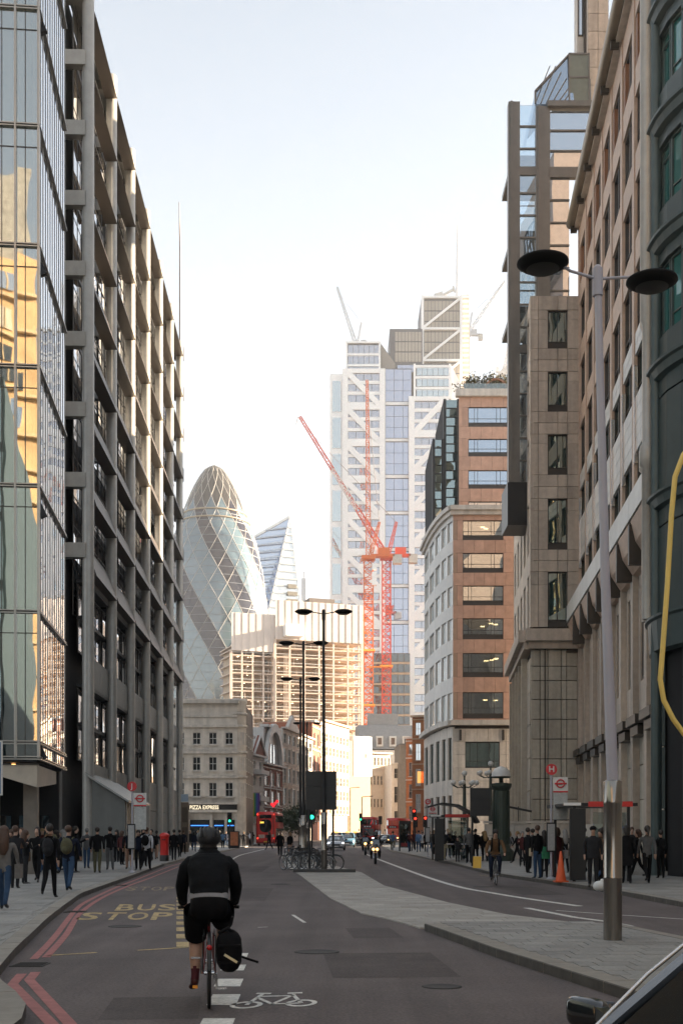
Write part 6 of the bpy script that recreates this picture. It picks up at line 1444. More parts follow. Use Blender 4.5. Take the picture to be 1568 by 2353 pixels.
motorcycle('black motorcycle with twin yellow headlights, nearer of the two oncoming', 862, 1984, 178, 'motorcyclist in black on the nearer twin lamp motorcycle', [(-.10, .80, .075), (.10, .80, .075), (.2, 1.36 - .2, .05)])
motorcycle('black motorcycle with one round headlight behind the nearer one', 840, 1964, 177, 'motorcyclist in black on the single lamp motorcycle', [(0, .86, .10)])
# ------------------------------------------------------------------ vehicles
def loft(sec, n):                                   # sec: list of rings (lists of n points)
    mb = Mb(); vs = [p for r_ in sec for p in r_]
    fs = [(i * n + k, i * n + (k + 1) % n, (i + 1) * n + (k + 1) % n, (i + 1) * n + k) for i in range(len(sec) - 1) for k in range(n)]
    mb.add(vs, fs, 0, True); mb.add(sec[0], [tuple(reversed(range(n)))]); mb.add(sec[-1], [tuple(range(n))]); return mb
def car(label, loc, rz, paint, lights=None, taxi=False, name='car', cat='car', group='cars on the road'):
    """front at +y, length about 4.4 m"""
    c = thing(name, label, cat, loc, rz, group)
    T_ = .10 if taxi else 0
    def ring(y, zb, zt, hw): return [(-hw * .92, y, zb), (-hw, y, zb + (zt - zb) * .35), (-hw * .985, y, zb + (zt - zb) * .75), (-hw * .86, y, zt), (hw * .86, y, zt), (hw * .985, y, zb + (zt - zb) * .75), (hw, y, zb + (zt - zb) * .35), (hw * .92, y, zb)]
    st = [(-2.2, .42, .80, .72), (-2.12, .26, .93 + T_, .83), (-1.6, .22, .97 + T_, .88), (-.4, .20, .97 + T_, .89), (.75, .20, .97 + T_, .89), (1.0, .22, .95 + T_, .88), (1.8, .24, .84 + T_, .85), (2.1, .30, .74 + T_, .78), (2.18, .40, .62, .70)]
    part('body', loft([ring(*s) for s in st], 8), paint, c)
    def gr(y, z, hw): return (y, z, hw)
    zt = 1.42 + (.30 if taxi else 0); zb = .95 + T_
    g = [(-1.9, zb, .80, zb + .01, .79), (-1.45, zb, .80, zt - .12, .64), (-.9, zb, .81, zt, .62), (.05, zb, .81, zt - .01, .62), (.35, zb, .81, zt - .10, .64), (1.12, zb, .80, zb + .02, .76)]
    rings = [[(-hb, y, z0), (-ht, y, z1), (ht, y, z1), (hb, y, z0)] for y, z0, hb, z1, ht in g]
    gm = loft(rings, 4); part('greenhouse', gm, gl_dark, c)
    rf_ = Mb(); k = g[1:5]
    rf_.add([p for y, z0, hb, z1, ht in k for p in ((-ht - .012, y, z1 - .03), (-ht * .9, y, z1 + .02), (ht * .9, y, z1 + .02), (ht + .012, y, z1 - .03))], [(i * 4 + q, i * 4 + q + 1, i * 4 + q + 5, i * 4 + q + 4) for i in range(3) for q in range(3)], 0, True); part('roof', rf_, paint, c)
    for s_ in (-1, 1):
        for (ya, za, ha), (yb, zb_, hb_) in (((1.14, zb, .80), (.33, zt - .10, .65)), ((-.05, zb, .815), (-.12, zt - .03, .635)), ((-1.92, zb, .80), (-1.4, zt - .12, .65))):
            pl = Mb(); pl.bar((s_ * (ha + .005), ya, za), (s_ * (hb_ + .005), yb, zb_), .05, .06); part('pillar', pl, paint, c)
        sl = Mb(); sl.bar((s_ * .645, .33, zt - .10), (s_ * .645, -1.42, zt - .10), .05, .05); part('roof_rail', sl, paint, c)
        for y in (1.35, -1.35):
            w_ = Mb(); w_.lathe([(.20, -.1), (.30, -.1), (.325, -.07), (.325, .07), (.30, .1), (.2, .1)], 22); 
            for i, q in enumerate(w_.v): w_.v[i] = (q[2] + s_ * .80, q[1] + y, q[0] + .325)
            o = part('wheel', w_, tyre, c); r_ = Mb(); r_.lathe([(.21, -.06), (.21, .06)], 18)
            for i, q in enumerate(r_.v): r_.v[i] = (q[2] + s_ * .83, q[1] + y, q[0] + .325)
            part('rim', r_, chrome, o)
        m_ = Mb(); m_.ball((s_ * .98, .88, zb + .06), .115, 12, sq=(1.0, .55, .8)); m_.bar((s_ * .84, .90, zb + .0), (s_ * .93, .89, zb + .03), .05); part('wing_mirror', m_, blackp, c)
        h_ = Mb(); h_.ball((s_ * .62, 2.06, .66), .14, 10, sq=(1.1, .6, .7)); part('headlight', h_, lights or chrome, c)
        t_ = Mb(); t_.box((s_ * .66, -2.17, .78), (.26, .06, .16)); part('tail_light', t_, mat('red_lens', (.4, .01, .01), .2), c)
    gr_ = Mb(); gr_.box((0, 2.17, .52), (.8, .05, .16)); part('grille', gr_, blackp, c); np_ = Mb(); np_.box((0, 2.20, .40), (.5, .02, .11)); part('number_plate', np_, whitew, c)
    wp_ = Mb(); wp_.bar((-.5, 1.14, zb + .02), (.1, .98, zb + .1), .015); part('wiper', wp_, blackp, c)
    if taxi: s = Mb(); s.box((0, .1, zt + .07), (.5, .14, .12)); part('roof_sign', s, mat('taxi_lamp', (1, .5, .12), emit=.4), c)
    return c
silverp = mat('silver_paint', (.42, .43, .45), .25, .5, coat=.6); bluep = mat('pale_blue_paint', (.10, .22, .32), .3, coat=.6); blkpaint = mat('black_car_paint', (.012, .013, .014), .18, coat=.9)
def gp2(px, py): X, Y = G(px, py); return (X, Y, .005)
car('silver car with bright white headlights coming past the island', gp2(771, 1953), R(180), silverp, head_w)
car('pale blue taxi with orange roof lamp behind the silver car', (XA(798, 142), 142, .005), R(178), bluep, None, True, 'taxi', 'taxi')
car('dark taxi following the pale blue taxi', (XA(815, 158), 158, .005), R(178), blkpaint, None, True, 'taxi', 'taxi')
car('white car further back behind the island lamps', (XA(772, 155), 155, .005), R(180), whitew, None, True, 'taxi', 'taxi')
car('dark car with orange headlights in front of the far buses', (XA(884, 168), 168, .005), R(172), blkpaint, head_l)
# the black car at the camera's right hand, heading left
nc = car('black car close by at lower right, only its windscreen pillar and wing mirror showing', (2.32, 4.85, .005), R(139.5), blkpaint, None, group='cars on the road')
for o in nc.children:
    if o.name.startswith('wing_mirror') and sum(v.co.x for v in o.data.vertices) > 0: 
        me_ = o.data; c_ = sum((v.co for v in me_.vertices[:84]), Vector()) / 84
        sp = Mb(); sp.ball((0, 0, 0), 1, 20)
        sp.v = [(.985 + .092 * math.copysign(abs(x) ** .55, x), .93 + .055 * y, .985 + .064 * math.copysign(abs(z) ** .55, z) + .012 * x) for x, y, z in sp.v]; sp.bar((.84, 1.0, .97), (.93, .95, 1.0), .05)
        o.data = sp.mesh('wing_mirror', blkpaint)
        gm_ = Mb(); gm_.prism([(.91, .94), (1.055, .94), (1.06, 1.03), (.905, 1.03)], -.872, -.864, axis='y'); part('mirror_glass', gm_, gl_side, o)
tr_ = Mb(); tr_.tube([(.835, 1.17, .965), (.80, .80, 1.14), (.735, .50, 1.28), (.665, .30, 1.35), (.64, .0, 1.41)], .009, 6); part('pillar_glint', tr_, mat('glint_metal', (.6, .58, .55), .2, .8, var=.03), nc)  # thin bright tube added to stand in for the glint along the pillar
def bus(label, loc, rz, front, num='344', hood=None):
    b = thing('double_decker_bus', label, 'bus', loc, rz, 'red double decker buses'); W_, L_, H_ = 2.5, 10.4, 4.35      # end facing -y is the rear, +y the front
    def ring(y, i=0.0):
        h = H_ - .02 - i * .4; w_ = W_ / 2 - i * .15; return [(-w_, y, .30 + i * .2), (-w_, y, 2.4), (-w_ * .98, y, h - .35), (-w_ * .90, y, h - .08), (-w_ * .72, y, h), (w_ * .72, y, h), (w_ * .90, y, h - .08), (w_ * .98, y, h - .35), (w_, y, 2.4), (w_, y, .30 + i * .2)]
    part('body', loft([ring(-L_ / 2, 1), ring(-L_ / 2 + .22), ring(L_ / 2 - .3), ring(L_ / 2, 1.2)], 10), red_p, b)
    for s_ in (-1, 1):
        for k in range(7):
            for z, hh in ((1.75, .95), (3.45, .85)):
                m_ = Mb(); m_.box((s_ * 1.245, -4.3 + 1.4 * k, z), (.04, 1.28, hh)); part('window', m_, gl_b, b)
        for y in (-3.0, 3.3):
            w_ = Mb(); w_.lathe([(.2, -.14), (.46, -.14), (.5, -.1), (.5, .1), (.46, .14), (.2, .14)], 20)
            for i, q in enumerate(w_.v): w_.v[i] = (q[2] + s_ * 1.12, q[1] + y, q[0] + .5)
            part('wheel', w_, tyre, b)
    def box(nm, c_, d_, m): x = Mb(); x.box(c_, d_, m=0); return part(nm, x, m, b)
    nm_ = mat('route_amber', (1, .62, .08), emit=.35)
    if front:
        y = L_ / 2 - .02
        box('upper_windscreen', (0, y, 3.45), (2.15, .08, .95), gl_b); box('lower_windscreen', (0, y + .01, 1.75), (2.2, .08, 1.25), gl_b)
        box('destination_blind', (0, y + .03, 2.68), (1.5, .06, .42), blackp)
        for q in range(3): box('blind_lettering', (-.45 + .42 * q, y + .065, 2.68), (.28, .02, .2), whitew)
        for s_ in (-1, 1): box('headlight', (s_ * .95, y + .02, .72), (.3, .08, .18), hood or head_w); m_ = Mb(); m_.box((s_ * 1.4, y + .2, 2.1), (.16, .12, .42)); part('mirror', m_, blackp, b)
        box('bumper', (0, y, .42), (2.2, .1, .2), blackp); box('number_plate', (0, y + .06, .55), (.6, .02, .12), whitew)
        box('pillar', (0, y + .03, 3.45), (.06, .08, .95), red_p)
    else:
        y = -L_ / 2 + .02
        ov = Mb(); pts = [(.74 * math.copysign(abs(math.cos(t)) ** .7, math.cos(t)), 2.55 + .80 * math.copysign(abs(math.sin(t)) ** .7, math.sin(t))) for t in [2 * math.pi * k / 24 for k in range(24)]]
        pts = [(x, z if z > 2.5 else 2.55 + (z - 2.55) * 1.05) for x, z in pts]; ov.prism(pts, -y, -y + .06, axis='y'); part('rear_window', ov, gl_dark, b)
        box('upper_rear_window', (0, y - .02, 3.72), (1.5, .06, .46), gl_dark); box('number_blind', (-.48, y - .08, 2.95), (.52, .04, .34), blackp)
        me = text_mesh(num, .34, nm_, .01, True); o = link('route_number', me, b, (-.48, y - .11, 2.95)); o.rotation_euler = (R(90), 0, 0)
        box('engine_grille', (.35, y - .03, 1.2), (.75, .05, .42), darkm); box('advert_panel', (-.5, y - .03, 1.2), (.75, .05, .45), mat('cream_advert', (.5, .42, .36), .6)); box('side_advert', (.95, y - .03, 1.3), (.3, .05, .3), mat('cream_advert', (.5, .42, .36), .6))
        box('number_plate', (.1, y - .06, .52), (.62, .03, .15), mat('yellow_plate', (.75, .5, .05), .4)); box('bumper', (0, y, .40), (2.1, .1, .16), mat('dark_red', (.2, .01, .01), .4))
        for s_ in (-1, 1):
            for z in (.95, 4.0): box('tail_light', (s_ * 1.02, y - .02, z), (.16, .06, .2), mat('tail_lamp', (1, .05, .03), emit=.4))
    return b
bus('red double decker bus seen from behind with yellow route number, left lane', (XA(615, 155), 160.2, .005), R(-3), False)
bus('red double decker bus coming towards us beside the cream office', (XA(853, 205), 210, .005), R(172), True)
bus('red double decker bus furthest back beside the red traffic lights', (XA(918, 222), 227, .005), R(165), True, hood=head_l)
bus('red double decker bus in the far left lane, mostly hidden by the island signs', (XA(640, 235), 240, .005), R(-6), False, '8')

# ------------------------------------------------------------------ street lamps
polem = mat('lamp_pole_grey', (.40, .39, .44), .5, .0, var=.05); steel_s = mat('polished_steel', (.30, .275, .245), .2, .95, var=.08, streak=.1)
def lamp(label, X, Y, hgt, z0, lean=0.0, rz=0.0, dark=False, arm=.88, tilt=0.0, sl=2.5):
    c = thing('street_lamp', label, 'street lamp', (X, Y, z0), R(rz), 'tall twin headed street lamps'); pm = darkm if dark else polem
    s = Mb(); s.lathe([(.135, 0), (.135, .9), (.139, .91), (.139, .93), (.135, .94), (.135, 2.0), (.139, 2.01), (.139, 2.04), (.135, 2.05), (.135, sl), (.10, sl + .02)], 24); part('base_sleeve', s, steel_s, c)
    p = Mb(); p.tube([(0, 0, sl - .05), (-lean * .5, 0, hgt * .55), (-lean, 0, hgt - .05)], [.085, .068, .052], 16); p.tube([(-lean, 0, hgt - .3), (-lean, 0, hgt + .1)], .075, 14); p.ball((-lean, 0, hgt + .1), .06, 10); part('pole', p, pm, c)
    for s_ in (-1, 1):
        a = Mb(); a.tube([(-lean, 0, hgt - .05), (-lean + s_ * arm * .5, 0, hgt + .02 - s_ * tilt * .2), (-lean + s_ * (arm - .3), 0, hgt + .06 - s_ * tilt * .5)], .022, 8); part('arm', a, pm, c)
        l_ = Mb(); l_.lathe([(.01, -.10), (.18, -.095), (.30, -.05), (.375, .0), (.37, .03), (.28, .075), (.12, .10), (.01, .105)], 28, (-lean + s_ * arm, 0, hgt + .04 - s_ * tilt * .8)); hd_ = part('lamp_head', l_, mat('lamp_head_black', (.008, .008, .008), .7, spec=.2), c)
        g_ = Mb(); g_.lathe([(.01, -.112), (.2, -.105), (.24, -.085)], 24, (-lean + s_ * arm, 0, hgt + .04 - s_ * tilt * .8)); part('diffuser', g_, mat('lamp_diffuser', (.022, .021, .017), .5), hd_)
    return c
LX, LY = G(1406, 2160, .116)
lamp('tall twin headed street lamp with steel sleeve, nearest on the island', LX, LY, 9.74, .116, .23, 8, arm=.83, tilt=.10, sl=2.33)
lamp('twin headed street lamp in front of the black sign boards on the island', XA(744, 51.5), 51.5, 10.95, .03, .02, 0, dark=True, arm=.84)
lamp('twin headed street lamp, second up the island behind the black signs', XA(697, 60), 60, 10.95, .03, 0, 0, dark=True, arm=.84)
lamp('twin headed street lamp, third up the island', XA(690, 74), 74, 10.95, .03, 0, 0, dark=True, arm=.84)
lamp('twin headed street lamp, furthest up the island', XA(705, 104), 104, 10.95, .03, 0, 0, dark=True, arm=.84)
for lb, px, Yd, h in (('thin black lamp post before the sunlit grid office', 764, 190, 9.0), ('thin black lamp post before the peach end wall', 804, 200, 9.0), ('thin black lamp post beside the oncoming bus', 831, 175, 6.8)):
    c = thing('lamp_post', lb, 'lamp post', (XA(px, Yd), Yd, 0), 0, 'thin far lamp posts'); m_ = Mb(); m_.tube([(0, 0, 0), (0, 0, h)], .07, 8); part('pole', m_, darkm, c); m_ = Mb(); m_.bar((0, 0, h), (1.1, 0, h + .1), .1); m_.box((1.3, 0, h + .1), (.5, .2, .12)); part('arm', m_, darkm, c)

# ------------------------------------------------------------------ signs, signals, shelters
def sign_board(label, X, Y, wd, z0, z1, posts, zb=.03, band=True):
    c = thing('sign_board', label, 'road sign', (X, Y, zb)); h = z1 - z0
    b_ = Mb(); b_.box((0, 0, (z0 + z1) / 2), (wd, .06, h)); part('panel', b_, blackp, c)
    for q in (.3, .62): r_ = Mb(); r_.box((0, -.05, z0 + h * q), (wd * .96, .04, .05)); part('stiffener', r_, darkm, c)
    for x in posts: p = Mb(); p.tube([(x, .08, 0), (x, .08, z1 - .1)], .05, 10); part('post', p, darkm, c)
    return c
sign_board('back of the big black direction sign on the island by the lamp', XA(737, 52.4), 52.4, 1.34, 2.64, 4.30, (-.5, .52))
sign_board('back of the black sign board on the right pavement below the globe lamps', XA(1102, 57), 57, .95, 2.35, 3.66, (-.36,), .118)
pl_ = Mb(); pl_.box((0, 0, .07), (2.6, .34, .13)); solid('low_plinth', pl_, mat('dark_kerb', (.06, .058, .055), .8), 'low dark bar across the island in front of the bicycles', 'plinth', (XA(745, 51.0), 51.0, .03))
lens = {'g': mat('signal_green', (.03, 1.0, .50), emit=.45), 'r': mat('signal_red', (1.0, .04, .02), emit=.5), 'a': mat('lens_dark', (.02, .02, .018), .3)}
def signal(label, X, Y, lit, h=3.0, z0=.118):
    c = thing('traffic_light', label, 'traffic light', (X, Y, z0), 0, 'traffic lights'); p = Mb(); p.tube([(0, 0, 0), (0, 0, h + .3)], .055, 8); part('pole', p, darkm, c)
    b_ = Mb(); b_.box((0, -.14, h), (.42, .2, 1.0)); hd_ = part('signal_head', b_, blackp, c)
    for k, q in enumerate('rag'):
        l_ = Mb(); l_.ball((0, -.25, h + .3 - .3 * k), .115, 12, sq=(1, .35, 1)); part('lens', l_, lens[q] if (q == lit) else lens['a'], hd_)
        v = Mb(); v.lathe([(.13, -.07), (.13, .07)], 12, a0=0, a1=math.pi, caps=False); 
        for i, w_ in enumerate(v.v): v.v[i] = (w_[0], -.30 + w_[2], h + .3 - .3 * k + w_[1])
        part('visor', v, blackp, hd_)
signal('green traffic light left of the road before the restaurant', XA(528, 118), 118, 'g', 3.0)
signal('green traffic light on the island under the black signs', XA(716, 66), 66, 'g', 2.8, .03)
signal('green traffic light beside the oncoming bus', XA(828, 160), 160, 'g', 3.7, .005)
signal('red traffic light, upper one right of the far buses', XA(950, 118), 118, 'r', 3.35)
signal('red traffic light beneath the upper red one', XA(953, 112), 112, 'r', 2.55)
signal('red traffic light nearest the curved white corner', XA(976, 108), 108, 'r', 2.55)
signal('dark traffic light seen beside the bus', XA(873, 150), 150, 'x', 3.2, .005)
roundel_r = mat('sign_red', (.55, .03, .035), .4); sign_w = mat('sign_white', (.62, .62, .60), .4)
def stop_flag(label, X, Y, h, letter, z0=.118):
    c = thing('bus_stop_flag', label, 'bus stop sign', (X, Y, z0), 0, 'bus stop flags'); p = Mb(); p.tube([(0, 0, 0), (0, 0, h)], .035, 10); p.lathe([(.16, 0), (.16, .04), (.05, .08)], 14); part('pole', p, polem, c)
    d = Mb(); d.lathe([(.19, -.015), (.19, .015)], 24); 
    for i, q in enumerate(d.v): d.v[i] = (q[0], q[2] - .05, q[1] + h)
    t_ = part('letter_disc', d, roundel_r, c); me = text_mesh(letter, .28, sign_w, .004, True); o = link('letter', me, t_, (0, -.075, h)); o.rotation_euler = (R(90), 0, 0)
    f = Mb(); f.box((.31, 0, h - .52), (.50, .04, .52)); fl_ = part('flag_panel', f, sign_w, c)
    r_ = Mb(); r_.torus((.31, -.035, h - .48), .13, .024, 24, 6, 'y'); r_.box((.31, -.045, h - .48), (.40, .03, .055)); part('roundel', r_, roundel_r, fl_)
    b_ = Mb(); b_.box((.31, -.024, h - .755), (.50, .01, .05)); part('red_strip', b_, roundel_r, fl_)
    l_ = Mb(); l_.box((.31, 0, h - 1.25), (.48, .03, .90)); part('route_panel', l_, mat('route_tiles', (.42, .43, .42), .5, var=.2, scale=9), c)
    k = Mb(); k.box((-.02, -.07, 1.42), (.30, .08, 1.0)); cs = part('timetable_case', k, darkm, c); t = Mb(); t.box((-.02, -.115, 1.42), (.24, .01, .9)); part('timetable', t, mat('timetable_paper', (.36, .36, .36), .6, var=.15, scale=14), cs)
X, Y = G(1265, 2019, .118); stop_flag('bus stop flag with red roundel and letter H on the right pavement', X, Y, 3.72, 'H')
X, Y = G(304, 2004, .118); stop_flag('bus stop flag with red roundel and letter J on the left pavement', X, Y, 3.4, 'J')
X, Y = (XA(982, 80), 80); stop_flag('smaller far bus stop flag next to the curved canopy shelter', X, Y, 3.6, 'G')
def shelter(label, X, Y, rz, L_, W_, canopy=False):
    c = thing('bus_shelter', label, 'bus shelter', (X, Y, .118), R(rz), 'bus shelters'); H_ = 2.42
    r_ = Mb(); r_.box((W_ / 2, L_ / 2, H_ + .06), (W_ + .5, L_ + .3, .10)); part('roof', r_, darkm, c)
    f = Mb(); f.box((W_ / 2 + .25, -.17, H_ + .07), (W_ * .75 + .1, .03, .17)); part('red_fascia', f, red_p, c); e = Mb(); e.box((-.1, -.17, H_ + .07), (.55, .04, .09)); part('white_edge', e, whitew, c)
    for x in (0, W_):
        for y in (.06, L_ - .06): p = Mb(); p.box((x, y, H_ / 2), (.09, .09, H_)); part('post', p, blackp, c)
    a = Mb(); a.box((.10, 0, 1.2), (.50, .16, 2.3)); part('advert_panel', a, blackp, c)
    for k in range(3): g = Mb(); g.box((W_ + .0, L_ * (k + .5) / 3, 1.28), (.02, L_ / 3 - .12, 1.9)); part('glass_pane', g, gl_see, c)
    g = Mb(); g.box((W_ * .65, .03, 1.28), (W_ * .6, .02, 1.9)); part('glass_pane', g, gl_see, c)
    s = Mb(); s.box((W_ - .3, L_ / 2, .56), (.3, L_ * .8, .05)); part('bench', s, mat('bench_red', (.25, .03, .03), .4), c); s = Mb(); s.box((W_ * .65, .0, .95), (W_ * .7, .05, .05)); part('rail', s, polem, c)
    if canopy:
        k = Mb(); pts = [(-.6, 2.95), (.2, 3.15), (1.1, 3.05), (1.9, 2.6), (2.2, 2.1)]
        for p, q in zip(pts, pts[1:]): k.bar((p[0], .3, p[1]), (q[0], .3, q[1]), 2.2, .10)
        part('curved_canopy', k, blackp, c)
shelter('bus shelter with red roof strip and black advert panel near the cone', XA(1318, 39.2), 39.2, 0, 3.6, 1.75)
shelter('far bus shelter with red strip under a curved black canopy', XA(1004, 66.5), 66.5, 0, 3.6, 1.65, True)
# red pillar post box
X, Y = G(378, 1978, .118); pbx = thing('post_box', 'red cylindrical post box with black base on the left pavement', 'post box', (X, Y, .118))
m_ = Mb(); m_.lathe([(.25, 0), (.25, .32), (.235, .34)], 24); part('base', m_, blackp, pbx); m_ = Mb(); m_.lathe([(.235, .32), (.235, 1.32), (.27, 1.36), (.285, 1.42), (.25, 1.48), (.14, 1.56), (.01, 1.58)], 28); part('body', m_, red_p, pbx)
m_ = Mb(); m_.box((0, -.232, 1.18), (.2, .03, .05)); part('slot', m_, blackp, pbx); m_ = Mb(); m_.box((0, -.232, .80), (.24, .02, .42)); part('door', m_, red_p, pbx)
X, Y = G(327, 1988, .118); pt = Mb(); pt.tube([(0, 0, 0), (0, 0, 4.1)], .05, 10); pt.ball((0, 0, 4.1), .07, 8); solid('black_post', pt, darkm, 'slim black post between the bus stop flag and the post box', 'post', (X, Y, .118))
# wayfinding totem, newspaper kiosk, phone kiosk
tt = thing('wayfinding_totem', 'tall bronze edged information totem at the end of the column office', 'info totem', (XA(425, 98), 98, .118)); 
m_ = Mb(); m_.box((0, 0, 2.0), (.62, .22, 4.0)); part('body', m_, mat('totem_bronze', (.20, .15, .11), .4, .3), tt)
for z in (1.4, 3.0): m_ = Mb(); m_.box((0, -.115, z), (.42, .02, 1.2)); part('panel', m_, mat('totem_panel', (.10, .075, .05), .3), tt)
m_ = Mb(); m_.box((0, -.1, 4.35), (.58, .1, .6)); part('top_sign', m_, mat('pale_blue_sign', (.4, .5, .6), .4), tt)
X, Y = (XA(537, 122), 122); nk_ = thing('news_stand', 'orange fronted news stand by the green traffic light', 'kiosk', (X, Y, .118)); m_ = Mb(); m_.box((0, .3, .85), (1.05, .7, 1.7)); part('body', m_, darkm, nk_); m_ = Mb(); m_.box((0, -.07, .95), (.86, .05, 1.35)); part('poster', m_, mat('orange_poster', (.55, .20, .09), .5, var=.25, scale=4), nk_)
for s_ in (-1, 1): m_ = Mb(); m_.box((s_ * .5, -.08, .85), (.07, .07, 1.7)); part('post', m_, frame_d, nk_)
X, Y = (XA(930, 103), 103); ph = thing('phone_kiosk', 'dark glazed phone kiosk standing on the right kerb', 'phone box', (X, Y, .118)); m_ = Mb(); m_.box((0, .45, 2.42), (1.0, 1.0, .25)); part('roof', m_, darkm, ph)
for x in (-.45, .45):
    for y in (0, .9): m_ = Mb(); m_.box((x, y, 1.2), (.09, .09, 2.4)); part('post', m_, blackp, ph)
m_ = Mb(); m_.box((0, 0, 1.3), (.8, .03, 2.0)); part('glass_door', m_, gl_see, ph); m_ = Mb(); m_.box((0, .9, 1.3), (.8, .03, 2.0)); part('back_panel', m_, mat('kiosk_panel', (.07, .06, .045), .5, var=.3, scale=4), ph); m_ = Mb(); m_.box((0, -.03, .55), (.7, .03, .3)); part('red_panel', m_, mat('dark_red', (.2, .01, .01), .4), ph)
# ornate green lamp column with domed globe, and the cluster of globes
grn = mat('cast_green', (.045, .062, .05), .45, .3, var=.15); opal = mat('opal_glass', (.62, .62, .60), .3, var=.04)
gc = thing('ornate_lamp_column', 'big fluted green lamp column with a white domed globe on top', 'street lamp', (XA(1150, 68), 68, .118))
m_ = Mb(); m_.lathe([(.75, 0), (.75, .5), (.55, .7), (.46, .9), (.44, 3.9), (.50, 4.0), (.58, 4.15), (.60, 4.3), (.3, 4.35)], 20, smooth=False); part('shaft', m_, grn, gc)
fl_ = Mb()
for k in range(16): a = 2 * math.pi * k / 16; fl_.bar((.46 * math.cos(a), .46 * math.sin(a), .95), (.44 * math.cos(a), .44 * math.sin(a), 3.9), .06)
part('fluting', fl_, grn, gc); m_ = Mb(); m_.lathe([(.12, 4.3), (.12, 4.6), (.5, 4.62), (.56, 4.7)], 20); part('lamp_ring', m_, grn, gc); m_ = Mb(); m_.lathe([(.54, 4.70), (.50, 4.95), (.34, 5.15), (.12, 5.25), (.01, 5.27)], 24); part('dome_globe', m_, opal, gc)
m_ = Mb(); m_.bar((.45, 0, 3.0), (1.7, 0, 2.75), .12); part('arm', m_, blackp, gc)
def cluster(label, X, Y, zt):
    c = thing('globe_lamp', label, 'street lamp', (X, Y, .118), 0, 'globe cluster lamps'); p = Mb(); p.tube([(0, 0, 0), (0, 0, zt)], [.16, .09], 12); p.tube([(0, 0, zt), (0, 0, zt + .5)], .05, 8); part('pole', p, grn, c)
    for k in range(7):
        a = 2 * math.pi * k / 7; x, y = .75 * math.cos(a), .75 * math.sin(a); m_ = Mb(); m_.tube([(0, 0, zt - .2), (x * .6, y * .6, zt - .25), (x, y, zt - .1)], .025, 6); part('arm', m_, grn, c); m_ = Mb(); m_.ball((x, y, zt + .05), .15, 12); part('globe', m_, opal, c)
    m_ = Mb(); m_.ball((0, 0, zt + .62), .17, 12); part('globe', m_, opal, c)
cluster('cluster of small white globes on a green pole by the black sign', XA(1066, 74), 74, 4.55); cluster('second globe cluster beside the fluted lamp column', XA(1126, 76), 76, 5.25)
# yellow folding sign, traffic cone, litter bag
X, Y = G(1091, 2001, .118); ya = thing('folding_sign', 'yellow folding warning sign on the right pavement edge', 'sign', (X + .25, Y + 1.5, .118), R(-10)); yb = mat('warning_yellow', (.62, .36, .03), .5)
for s_ in (-1, 1): m_ = Mb(); m_.box((0, s_ * .15, .33), (.34, .02, .52), M=Matrix.Rotation(R(s_ * 20), 3, 'X')); part('panel', m_, yb if s_ < 0 else whitew, ya)
X, Y = G(1287, 2026, .118); cone = thing('traffic_cone', 'tall orange traffic cone by the bus shelter', 'cone', (X, Y, .118)); oc_ = mat('cone_orange', (.62, .09, .02), .5, var=.1)
m_ = Mb(); m_.box((0, 0, .025), (.42, .42, .05)); part('base', m_, oc_, cone); m_ = Mb(); m_.lathe([(.17, .05), (.09, .55), (.03, .98), (.0, .99)], 20); part('body', m_, oc_, cone)
m_ = Mb(); m_.ball((0, 0, .13), .17, 12, sq=(1.1, .8, .85)); m_.ball((.07, 0, .27), .06, 8); X, Y = G(1376, 2046, .118); solid('carrier_bag', m_, sign_w, 'white plastic bag lying by the shelter', 'bag', (X, Y, .118))
# yellow bent pole on the island
yp = Mb(); YY = 10.0; f = lambda px, py: (XA(px, YY), YY, ZA(py, YY))
pts = smooth([(0, 0), (1, 1)], 1)
cur = [f(1640, 985), f(1600, 1005), f(1568, 1045), f(1549, 1095), f(1541, 1180), f(1531, 1350), f(1520, 1500), f(1515, 1560), f(1523, 1608), f(1545, 1652), f(1580, 1700), f(1640, 1740)]
yp.tube(cur, .022, 10); yp.tube([(cur[0][0], YY, cur[0][2] + .1), (cur[0][0] + .0, YY, .116)], .045, 12)
solid('bent_yellow_pole', yp, mat('yellow_pole', (.78, .58, .16), .45), 'thick yellow tube bent into a loop at the right edge', 'pole')
# blue parking sign at the left edge, on a post
bsn = thing('blue_sign', 'blue road sign with white edge at the far left edge', 'road sign', (XA(-8, 17), 17, .118)); m_ = Mb(); m_.tube([(-.06, .04, 0), (-.06, .04, 3.1)], .035, 10); part('post', m_, polem, bsn); m_ = Mb(); m_.box((-.14, 0, 2.48), (.46, .02, .76)); part('border', m_, sign_w, bsn); m_ = Mb(); m_.box((-.145, -.015, 2.48), (.42, .02, .72)); part('panel', m_, mat('sign_blue', (.03, .14, .36), .4), bsn)
# pale forecourt walls and entrance steps
FW = Bld('forecourt_wall', 'pale stone forecourt wall and rail behind the bus queue', 'wall', (8.6, 73.5, .118))
for k in range(7):
    for j in range(3): FW.p('stone', (.45 + .9 * k, 0, .35 + .7 * j), (.88, .35, .68), pale)
FW.p('coping', (3.2, -.02, 2.2), (6.5, .5, .14), pale)
for k in range(4): FW.p('rail', (1.6 * k + .4, -.3, 2.7), (.05, .05, .9), frame_d)
FW.done()
ST = Bld('entrance_steps', 'broad stone entrance steps at the foot of the green bay office', 'steps', (9.8, 44.6, .118), R(-6))
for k in range(4): ST.p('step', (2.2, .35 * k + .4, .08 + .16 * k), (4.6, .36, .16), paving_l)
ST.p('side_wall', (-.25, 1.3, .5), (.3, 2.0, 1.0), pale); ST.done()
PW = Bld('granite_plinth_wall', 'pale low wall at the foot of the stone frame office', 'wall', (12.4, 58, .118), R(-94.6))
